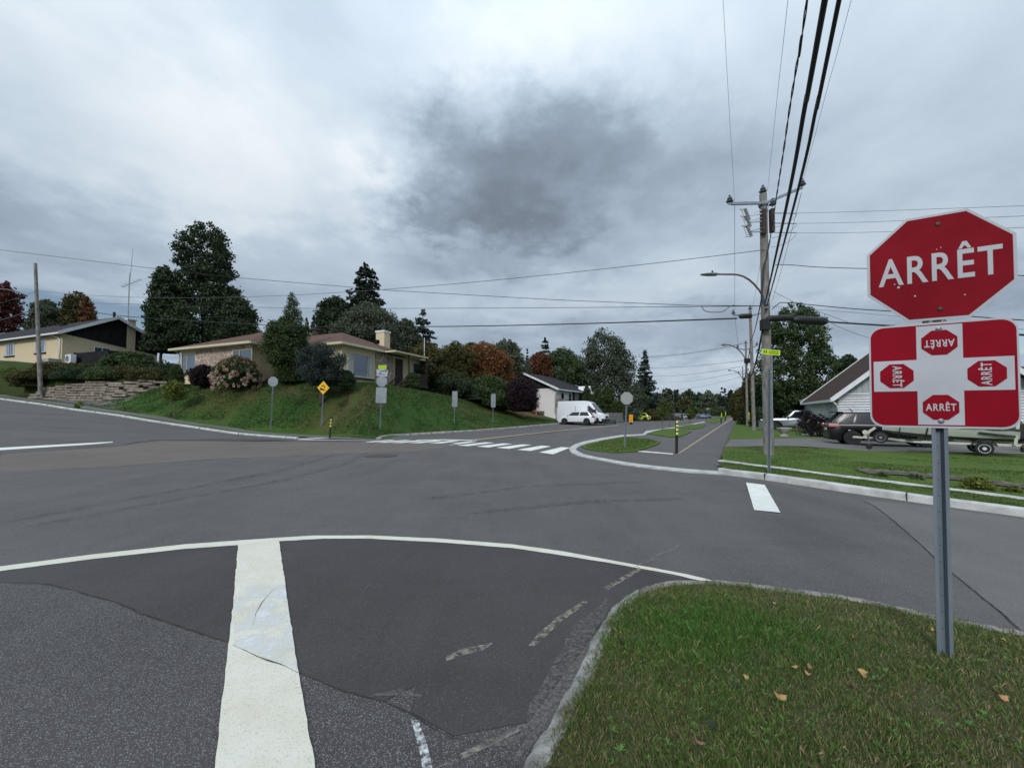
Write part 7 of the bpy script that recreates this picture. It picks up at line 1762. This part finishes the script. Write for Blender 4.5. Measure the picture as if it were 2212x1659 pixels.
def twheel(x, y, z, r, rimm, nm='wheel'):
    o = MB().lathe((x, y, z), [(r*.6, .1), (r*.95, .09), (r, .05), (r, -.05), (r*.95, -.09), (r*.66, -.10)], 24, 'y').build(nm, TYRE, TR, smooth=True)
    MB().lathe((x, y-.085, z), [(r*.08, -.03), (r*.22, -.03), (r*.26, .01), (r*.52, .015), (r*.60, -.015), (r*.66, -.018), (r*.66, .02)], 20, 'y').build('rim', rimm, o, smooth=True)
    hb = MB()
    for k in range(8):
        a = 2*math.pi*k/8; hb.cyl((x+math.cos(a)*r*.40, y-.082, z+math.sin(a)*r*.40), (x+math.cos(a)*r*.40, y-.076, z+math.sin(a)*r*.40), r*.06, 8)
    hb.build('rim_holes', DARK, o)
RW = plain('rim_white', (.62, .66, .74), .4)
twheel(.98, -.26, .66, .30, plain('rim_steel', (.34, .34, .34), .4, .5), 'spare_wheel'); twheel(4.55, -.98, .31, .31, RW); twheel(4.55, .98, .31, .31, RW)
fd = MB(); vs = []
for k in range(11):
    a = math.pi*(.08+.84*k/10)
    for rr_, yy in ((.40, -1.10), (.43, -1.10), (.43, -.84), (.40, -.84)): vs.append((4.55+rr_*math.cos(a), yy, .33+rr_*math.sin(a)))
fd.add(vs, [(i*4+j, i*4+(j+1) % 4, (i+1)*4+(j+1) % 4, (i+1)*4+j) for i in range(10) for j in range(4)]); fd.build('fender', TRIM, TR)
MB().box(1.9, -.80, .56, 2.5, -.74, .60).build('step', TRIM, TR)
MB().box(5.75, -.95, .42, 5.82, .95, .56).build('rear_bar', CRM, TR)
MB().bar((5.5, -.86, .50), (5.66, -.86, 1.9), .10, .10).build('guide_post', CRM, TR)
tl = MB(); tl.box(5.72, -.98, .46, 5.88, -.78, .56); tl.build('tail_light', TAIL, TR)
# boat hull
BT = thing('covered_boat', 'olive and white fishing boat under a black cover on the cream trailer', 'boat', (TA.x, TA.y, gzt), trz); BT.scale = (.84,)*3
HOL = mat('hull_olive', (.13, .14, .11), (.10, .11, .085), 3, .4); HWH = mat('hull_pale', (.52, .56, .50), (.46, .50, .44), 3, .35)
def hull(z_k0, z_k1, fk0, fk1, m, nm):
    ns = 16; vs = []
    for i in range(ns+1):
        s = i/ns; x = 1.05+4.6*s; w = .98*math.sin(math.pi/2*min(1, s*1.9+.03))**.75; keel = .60+.42*(1-s)**3.2*1.0; rail = 1.36-.17*s+.18*(1-s)**2; ch = .78+.30*(1-s)**2
        prof = [(0, keel), (w*.55, keel+(ch-keel)*.42), (w*.84, ch), (w*.95, ch+(rail-ch)*.5), (w, rail)]
        pr = prof[z_k0:z_k1+1]
        for y, z in pr: vs.append((x, y, z))
        for y, z in pr: vs.append((x, -y, z))
    k = z_k1-z_k0+1; mb = MB(); f = []
    for i in range(ns):
        for j in range(k-1):
            f.append((i*2*k+j, i*2*k+j+1, (i+1)*2*k+j+1, (i+1)*2*k+j)); f.append((i*2*k+k+j, (i+1)*2*k+k+j, (i+1)*2*k+k+j+1, i*2*k+k+j+1))
    e = ns*2*k
    if k > 1:
        f.append(tuple(range(e, e+k))+tuple(range(e+2*k-1, e+k-1, -1)))
    mb.add(vs, f); return mb.build(nm, m, BT, smooth=True, fix=False)
hull(0, 2, 0, 0, HOL, 'hull_bottom'); hull(2, 4, 0, 0, HWH, 'hull_side')
cv_ = MB(); ns = 16; vs = []
for i in range(ns+1):
    s = i/ns; x = 1.0+4.7*s; w = 1.01*math.sin(math.pi/2*min(1, s*1.9+.03))**.75+.01; rail = 1.37-.17*s+.18*(1-s)**2; top = rail+.10+.42*math.sin(math.pi*min(1, s*1.15))**.8
    for k in range(9):
        a = math.pi*k/8; vs.append((x, w*math.cos(a), rail-.05+(top-rail+.05)*math.sin(a)**.7+.02*math.sin(i*2.1+k)))
cv_.add(vs, [(i*9+k, i*9+k+1, (i+1)*9+k+1, (i+1)*9+k) for i in range(ns) for k in range(8)]+[tuple(range(ns*9, ns*9+9))]); cv_.build('cover', mat('cover_black', (.012, .012, .014), (.022, .022, .024), 4, .85, .4), BT, smooth='all')
for x in (1.75, 2.75):
    sb = MB(); sb.bar((x, -1.0 if x > 2 else -.86, 1.36), (x-.12, -.70, .62), .05, .02); sb.build('strap', TRIM, BT)
om = MB(); om.box(5.7, -.25, .75, 6.1, .25, 1.5); om.box(5.8, -.1, .15, 6.0, .1, .8); om.build('outboard_motor', TRIM, BT, bevel=.06)
ol = MB(); ol.tube([(4.4, -.99, 1.05), (5.5, -1.02, .90)], .045, 8); ol.build('oar', TRIM, BT)
# dark riding mower beyond the boat at the right edge
b = PT(2206, 972, 17.6); MW = thing('garden_machine', 'black garden machine with big tyre at the right edge behind the boat', 'garden machine', (b.x+.75, b.y, gz(b.x, b.y)+.13), R(-20))
MB().box(-.5, -.3, .35, .9, .5, .95).build('body', TRIM, MW, bevel=.08); MB().lathe((-.05, -.42, .34), [(.15, -.12), (.32, -.12), (.34, 0), (.32, .12), (.15, .12)], 20, 'y').build('wheel', TYRE, MW, smooth=True); MB().tube([(-.3, 0, .9), (-.65, 0, 1.35), (-.75, 0, 1.5)], [.10, .07, .05], 8).build('chute', TRIM, MW); MB().tube([(.6, -.2, .8), (1.1, -.2, 1.2)], .03, 6).build('handlebar', TRIM, MW)

# ---------------------------------------------------------------- garden things on the right
U = thing('stone_urn', 'pale stone urn planter by the steps of the log sided house', 'planter', on(atx(1693, 25.5), 25.5, .12)); 
MB().lathe((0, 0, 0), [(.26, 0), (.26, .08), (.16, .12), (.14, .2), (.30, .32), (.38, .46), (.42, .5), (.42, .56), (.34, .56), (.30, .5)], 18).build('bowl', CONC, U, smooth=True)
plant('purple_shrub', 'shrub', 'black purple leaved open shrub in front of the silver pickup by the steps', on(atx(1750, 28.5), 28.5, .1), 'plum', crown(1.75, .50, 'oval', 601, .10, clump=.26, gap=.5, lump=.4, dens=.55), None, (1.2, .04, 5, .5))
plant('purple_shrub', 'shrub', 'smaller dark shrub at the stair rail of the log sided house', on(atx(1772, 29.0), 29.0, .1), 'plum', crown(1.6, .42, 'oval', 602, .10, clump=.28, gap=.4, lump=.4, dens=.6), None, (1.0, .03, 4, .4))
# timber edging along the sunken front of the yard
TE = thing('timber_edging', 'weathered log edging half sunk along the front of the yard', 'edging', (0, 0, 0))
tpx = [(1850, 1014), (1905, 1015), (1985, 1021), (2040, 1026), (2125, 1036), (2212, 1046), (2330, 1060)]
tp_ = [W(a, b_, .16) for a, b_ in tpx]; lgm = MB()
for a, b_ in zip(tp_[:-1], tp_[1:]):
    za, zb3 = float(ground(*a))+.09, float(ground(*b_))+.09; lgm.tube([(a[0]*(1-k/7)+b_[0]*k/7, a[1]*(1-k/7)+b_[1]*k/7+rr.uniform(-.015, .015), za*(1-k/7)+zb3*k/7+rr.uniform(-.02, .015)) for k in range(8)], [.085+rr.uniform(-.02, .012) for k in range(8)], 9)
lgm.build('log', WOOD_G, TE, smooth=True)
lgm = MB()
for a, b_ in zip(tp_[2:-1], tp_[3:]):
    za, zb3 = float(ground(*a))+.16, float(ground(*b_))+.16; lgm.tube([(a[0]-.0, a[1]-.14, za-.11), (b_[0]-.05, b_[1]-.14, zb3-.11)], [.08, .08], 8)
lgm.build('lower_log', WOOD_G, TE, smooth=True)
yb = WL([(1700, 985), (1850, 1004), (2040, 1014), (2212, 1030), (2400, 1050)]); 
sheet('soil_strip', tp_+[(tp_[-1][0]-.2, tp_[-1][1]-.9)]+[(x-.1, y-.5) for x, y in tp_[::-1]], SOIL, .145, ground, .6)
for i, (px, py, r_, h_) in enumerate(((2112, 1052, .20, .22), (1905, 1027, .12, .09), (1975, 1031, .14, .09), (2188, 1060, .12, .12))):
    x, y = W(px, py, .15); plant('weed_clump', 'plant', ['yellow green leafy weed in front of the log edging', 'low weed at the left end of the log edging', 'low weed under the log edging left of the steel post', 'weed at the right edge under the log edging'][i], (x, y, gz(x, y)+.12), 'lime' if i in (0, 3) else 'green', crown(h_, r_, 'dome', 610+i, .07, clump=.35, gap=.1), 'weeds along the log edging')
# low garden wall, bin and flower bed beyond the van
GW = thing('garden_wall', 'low grey stone garden wall right of the white van', 'wall', (0, 0, 0)); a, b_ = PT(1312, 908, 54), PT(1345, 906.5, 60)
MB().bar((a.x, a.y, a.z+.35), (b_.x, b_.y, b_.z+.35), .4, 1.3).build('blocks', mat('garden_wall_stone', (.30, .29, .27), (.18, .175, .165), 4, .9, .8, 12, 7), GW)
BN = thing('green_bin', 'dark green wheeled bin lying at the edge of the avenue', 'bin', vpos(1323, 913, 51), R(-20)); MB().box(-1.0, -.3, .05, .35, .3, .6).build('body', plain('bin_green', (.02, .05, .035), .5), BN, bevel=.06); MB().box(-1.12, -.33, .05, -1.02, .33, .66).build('lid', MATS['bin_green'], BN); 
for s in (-1, 1): MB().lathe((.3, s*.33, .15), [(.04, -.03), (.13, -.03), (.13, .03), (.04, .03)], 12, 'y').build('wheel', TYRE, BN)
for i, (px, py, w2, Y, lm, lb) in enumerate(((1408, 884, 30, 78, 'olive', 'reddish bush right of the lime yellow car'), (1352, 893, 26, 68, 'olive', 'brownish low bush between garden wall and lime yellow car'), (1436, 889, 34, 86, 'pale', 'pale low bush at the foot of the bluish spruce'))):
    x = atx(px, Y); z0 = gz(x, Y); plant('garden_bush', 'shrub', lb, (x, Y, z0), lm, crown(zat(py, x, Y)-z0, w2/2/FPX*Y, 'dome', 620+i, .22, clump=.3, gap=.05), 'garden bushes along the avenue')
# ---------------------------------------------------------------- grass blades, leaves, grit
def blades(name, label, poly, n, h0, h1, w, seed, hf, matr, near=None, tones=None, lushf=None, bend=.5, ymax=None):
    rs = np.random.RandomState(seed); P = np.array(poly); lo = P.min(0); hi = P.max(0)
    pts = np.empty((0, 2))
    while len(pts) < n:
        q = rs.uniform(lo, hi, (n*2, 2)); q = q[inpoly(q[:, 0], q[:, 1], poly)]
        q = q[(q[:, 1] > .85)]
        if near is not None:
            d = np.hypot(q[:, 0], q[:, 1]); q = q[rs.uniform(size=len(q)) < np.clip((near/d)**1.3, .06, 1)]
        q = q[np.abs(q[:, 0]) < q[:, 1]*1.34+.3]
        pts = np.concatenate([pts, q])
    pts = pts[:n]; z = hf(pts[:, 0], pts[:, 1]); d = np.hypot(pts[:, 0], pts[:, 1])
    x, y = pts[:, 0], pts[:, 1]
    lf = .5+.5*np.sin(x*2.1+1.3*np.sin(y*1.7))*np.cos(y*2.3+.8*np.sin(x*1.9)); mf = .5+.5*np.sin(x*9+2*np.sin(y*7))*np.cos(y*8+1.5*np.sin(x*11))
    lush = lushf(x, y) if lushf is not None else lf
    H = (h0+(h1-h0)*rs.uniform(0, 1, n)**1.6)*(.6+.75*lush)*(.75+.5*mf)
    a = rs.uniform(0, 6.283, n); bx, by = np.cos(a), np.sin(a); bd = rs.uniform(.1, 1, n)*bend*H*1.3
    ww = w*rs.uniform(.6, 1.5, n)*np.clip(d/3.0, 1, 3)
    fa = a+rs.uniform(-.9, .9, n)+1.57; wx, wy = np.cos(fa)*ww/2, np.sin(fa)*ww/2
    v = np.zeros((n, 6, 3)); lv = [(0, 1.0, 0), (.55, .85, .35), (1.0, .12, 1.0)]
    for i, (hh, wk, bk) in enumerate(lv):
        for j, s in enumerate((-1, 1)):
            v[:, i*2+j, 0] = x+s*wx*wk+bx*bd*bk; v[:, i*2+j, 1] = y+s*wy*wk+by*bd*bk; v[:, i*2+j, 2] = z-.012+H*hh*(1-.25*bk*rs.uniform(0, 1, n))
    b = np.arange(n)[:, None]*6; f = np.concatenate([b+np.array([0, 1, 3, 2]), b+np.array([2, 3, 5, 4])], 1).reshape(-1, 4)
    t = np.clip(lush*.55+rs.normal(.18, .16, n)+.18*mf, 0, 1); dry = (rs.uniform(size=n) < (.42-.36*lush)).astype(float)*rs.uniform(.5, 1, n)
    c = np.stack([t, dry, rs.uniform(0, 1, n)], 1); c = np.repeat(c, 2, 0)
    return tag(link(name, rawmesh(name, v.reshape(-1, 3), f, c), matr), label, 'grass', None, 'stuff')
def blademat(name, olive, green, dry):
    m, nt, b = newmat(name); N, L = nt.nodes, nt.links
    b.inputs['Roughness'].default_value = .55; b.inputs['Specular IOR Level'].default_value = .3
    at = N.new('ShaderNodeAttribute'); at.attribute_name = 'tone'; sp = N.new('ShaderNodeSeparateColor'); L.new(at.outputs['Color'], sp.inputs[0])
    m1 = N.new('ShaderNodeMix'); m1.data_type = 'RGBA'; L.new(sp.outputs[0], m1.inputs[0]); m1.inputs[6].default_value = olive+(1,); m1.inputs[7].default_value = green+(1,)
    m2 = N.new('ShaderNodeMix'); m2.data_type = 'RGBA'; L.new(sp.outputs[1], m2.inputs[0]); L.new(m1.outputs[2], m2.inputs[6]); m2.inputs[7].default_value = dry+(1,)
    m3 = N.new('ShaderNodeHueSaturation'); L.new(m2.outputs[2], m3.inputs['Color']); mr = N.new('ShaderNodeMapRange'); mr.inputs[3].default_value = .65; mr.inputs[4].default_value = 1.35; L.new(sp.outputs[2], mr.inputs[0]); L.new(mr.outputs[0], m3.inputs['Value'])
    L.new(m3.outputs[0], b.inputs['Base Color'])
    tr = N.new('ShaderNodeBsdfTranslucent'); L.new(m3.outputs[0], tr.inputs[0]); ms = N.new('ShaderNodeMixShader'); ms.inputs[0].default_value = .22
    L.new(b.outputs[0], ms.inputs[1]); L.new(tr.outputs[0], ms.inputs[2]); L.new(ms.outputs[0], nt.nodes['Material Output'].inputs[0])
    return m
BM = blademat('grass_blade', (.120, .140, .042), (.085, .200, .040), (.32, .25, .13))
BM2 = blademat('yard_blade', (.080, .125, .026), (.072, .150, .028), (.20, .17, .075))
_lc = W(1640, 1440, .12)
def lush_i(x, y):
    g = np.exp(-(((x-_lc[0])/.9)**2+((y-_lc[1]-.35)/.55)**2)); lf = .5+.5*np.sin(x*3.1+1.3*np.sin(y*2.7))*np.cos(y*3.3+.8*np.sin(x*2.9)); return np.clip(.12+.75*g+.25*lf, 0, 1)
isl_poly = offset_line(ISLS, -.075)+[(7, -.2), (.3, -.2)]
blades('grass', 'uneven green and dry grass covering the near island', isl_poly, 185000, .022, .062, .0032, 5, isl_top, BM, near=1.8, lushf=lush_i)
blades('grass', 'short mown grass on the verge between the right kerb and the concrete strip', FKb+ST[::-1], 60000, .012, .034, .006, 6, lambda x, y: hbase(x, y)+.13, BM2)
V_Y = [p for p in STb[:6]]+[(14, 9), (26, 14), (26, 20)]+[W(1672, 965, .12), W(1564, 967, .12)]
blades('grass', 'short mown grass of the yard in front of the driveway', V_Y, 60000, .012, .036, .008, 7, lambda x, y: ground(x, y)+.12, BM2)
CL = [tuple(p) for p in SIDE_B[2:]]+[(a-.2, b+.3) for a, b in KERB_M[1:]]+[(4, 50), (-6, 44), (-9, 36), (-13, 30.5), (-22, 33.5), (-30, 35)]
BM3 = blademat('lawn_blade', (.055, .095, .020), (.045, .125, .024), (.18, .145, .06))
blades('grass', 'short grass on the sloping corner lawn below the bungalow', CL, 130000, .035, .11, .013, 8, lambda x, y: ground(x, y)+.09, BM3, bend=.8)
GP = WL([(1262, 964), (1308, 951), (1348, 944), (1400, 948), (1420, 953), (1415, 958), (1371, 973), (1328, 975), (1286, 971)], .08)
blades('grass', 'short grass of the plot at the start of the cycle path', GP, 9000, .02, .06, .012, 9, lambda x, y: hbase(x, y)+.08, BM2)
# broad leaved weeds in the island
rs = np.random.RandomState(12); V = []; F = []; C = []; o = 0
for i in range(110):
    px, py = rs.uniform(1300, 2200), rs.uniform(1420, 1650); x, y = W(px, py, .12)
    if not bool(inpoly(np.array([x]), np.array([y]), isl_poly)[0]): continue
    z = float(isl_top(x, y)); m = rs.randint(4, 9); s = rs.uniform(.012, .030)
    for k in range(m):
        a = rs.uniform(0, 6.28); e = rs.uniform(.25, .9); dx, dy, dz = math.cos(a)*math.cos(e), math.sin(a)*math.cos(e), math.sin(e); w = s*.22
        p0 = np.array([x, y, z+.008]); p1 = p0+np.array([dx, dy, dz])*s*.6; p2 = p0+np.array([dx, dy, dz*.7])*s*1.2; sd = np.array([-dy, dx, 0])*w
        V += [p0-sd*.3, p0+sd*.3, p1+sd, p1-sd, p2+sd*.2, p2-sd*.2]; F += [[o, o+1, o+2, o+3], [o+3, o+2, o+4, o+5]]; C += [[rs.uniform(.7, 1), 0, rs.uniform(.4, 1)]]*2; o += 6
tag(link('clover', rawmesh('clover', V, F, C), BM), 'small broad leaved weeds scattered in the grass island', 'weeds', None, 'stuff')
# fallen leaves
LF = [mat('leaf_tan', (.42, .24, .10), (.30, .16, .07), 30, .7), mat('leaf_yellow', (.40, .27, .09), (.32, .20, .07), 30, .7), mat('leaf_brown', (.24, .13, .08), (.16, .09, .06), 30, .7), mat('leaf_pale', (.48, .42, .34), (.40, .33, .25), 30, .7)]
leaves = [(1681, 1516, .055, 0, 'largest tan fallen leaf in the middle of the grass island'), (2161, 1517, .050, 0, 'upright tan fallen leaf near the right edge of the island'), (1868, 1467, .045, 1, 'yellow orange fallen leaf left of the sign post foot'), (1746, 1467, .035, 0, 'curled tan fallen leaf in a pair below the sign'), (1750, 1452, .03, 2, 'brown fallen leaf behind the curled tan one'), (1541, 1575, .045, 3, 'pale folded fallen leaf low on the island'), (1506, 1605, .05, 2, 'brown fallen leaf lowest on the island'),
          (1612, 1473, .025, 1, 'tiny orange fallen leaf left of centre'), (1393, 1319, .025, 1, 'small tan fallen leaf near the kerb corner'), (2176, 1459, .03, 3, 'whitish fallen leaf at the right edge'), (1717, 1452, .025, 1, 'small orange fallen leaf in the dark green patch'), (1845, 1390, .03, 2, 'brown fallen leaf under the four way plate'), (1590, 1491, .03, 3, 'greenish white fallen leaf in the lush patch'), (1842, 1497, .035, 2, 'reddish fallen leaf below the lush patch'), (2016, 1361, .035, 0, 'tan fallen leaf behind the sign post foot'), (2166, 1380, .035, 1, 'yellow fallen leaf by the kerb at right'), (1674, 1303, .025, 1, 'small yellow fallen leaf near the top of the island'), (1465, 1482, .03, 2, 'brown fallen leaf at the left of the lush patch')]
rr = random.Random(4)
for px, py, s, m_, lb in leaves:
    x, y = W(px, py, .13); z = float(isl_top(x, y))+.035; mb = MB(); n = 12; rim = []
    for k in range(n):
        a = 2*math.pi*k/n; q = (1+.12*math.cos(3*a+px)+.08*math.cos(5*a))*(1 if k else 1.25)*.62; rim.append((s*q*math.cos(a)*.9, s*q*math.sin(a)*.62, s*.30*math.sin(2*a+1)+s*.25*abs(math.sin(a))))
    mb.add([(0, 0, 0)]+rim+[(0, 0, -.0015)]+[(p[0], p[1], p[2]-.0015) for p in rim], [(0, k+1, (k+1) % n+1) for k in range(n)]+[(n+1, n+2+(k+1) % n, n+2+k) for k in range(n)])
    o = mb.build('fallen_leaf', LF[m_], None, smooth='all'); o.location = (x, y, z); o.rotation_euler = (rr.uniform(-.5, .5)+.35, rr.uniform(-.4, .4), rr.uniform(0, 6)); tag(o, lb, 'leaf', 'fallen leaves on the near island')
# grit along the island kerb
rs = np.random.RandomState(3); V = []; F = []; o = 0; K_ = np.array(ISLS)
for i in range(1500):
    j = rs.randint(2, 40); p = K_[j]+rs.uniform(0, 1)*(K_[j+1]-K_[j]); dd = abs(rs.normal(0, .16)); tdn = K_[j+1]-K_[j]; tdn /= np.linalg.norm(tdn); q = p+np.array([-tdn[1], tdn[0]])*dd
    s = rs.uniform(.002, .006); z = float(hbase(*q))+.006; c = rs.normal(size=(4, 3)); c /= np.linalg.norm(c, axis=1)[:, None]
    V += list(np.array([q[0], q[1], z])+c*s); F += [[o, o+1, o+2, o+2], ] if False else [[o, o+1, o+2], [o, o+2, o+3], [o, o+3, o+1], [o+1, o+3, o+2]]; o += 4
tag(link('grit', rawmesh('grit', V, F), mat('grit_stone', (.20, .19, .18), (.08, .075, .07), 60, .9)), 'loose grit and crumbs of asphalt along the near kerb', 'grit', None, 'stuff')
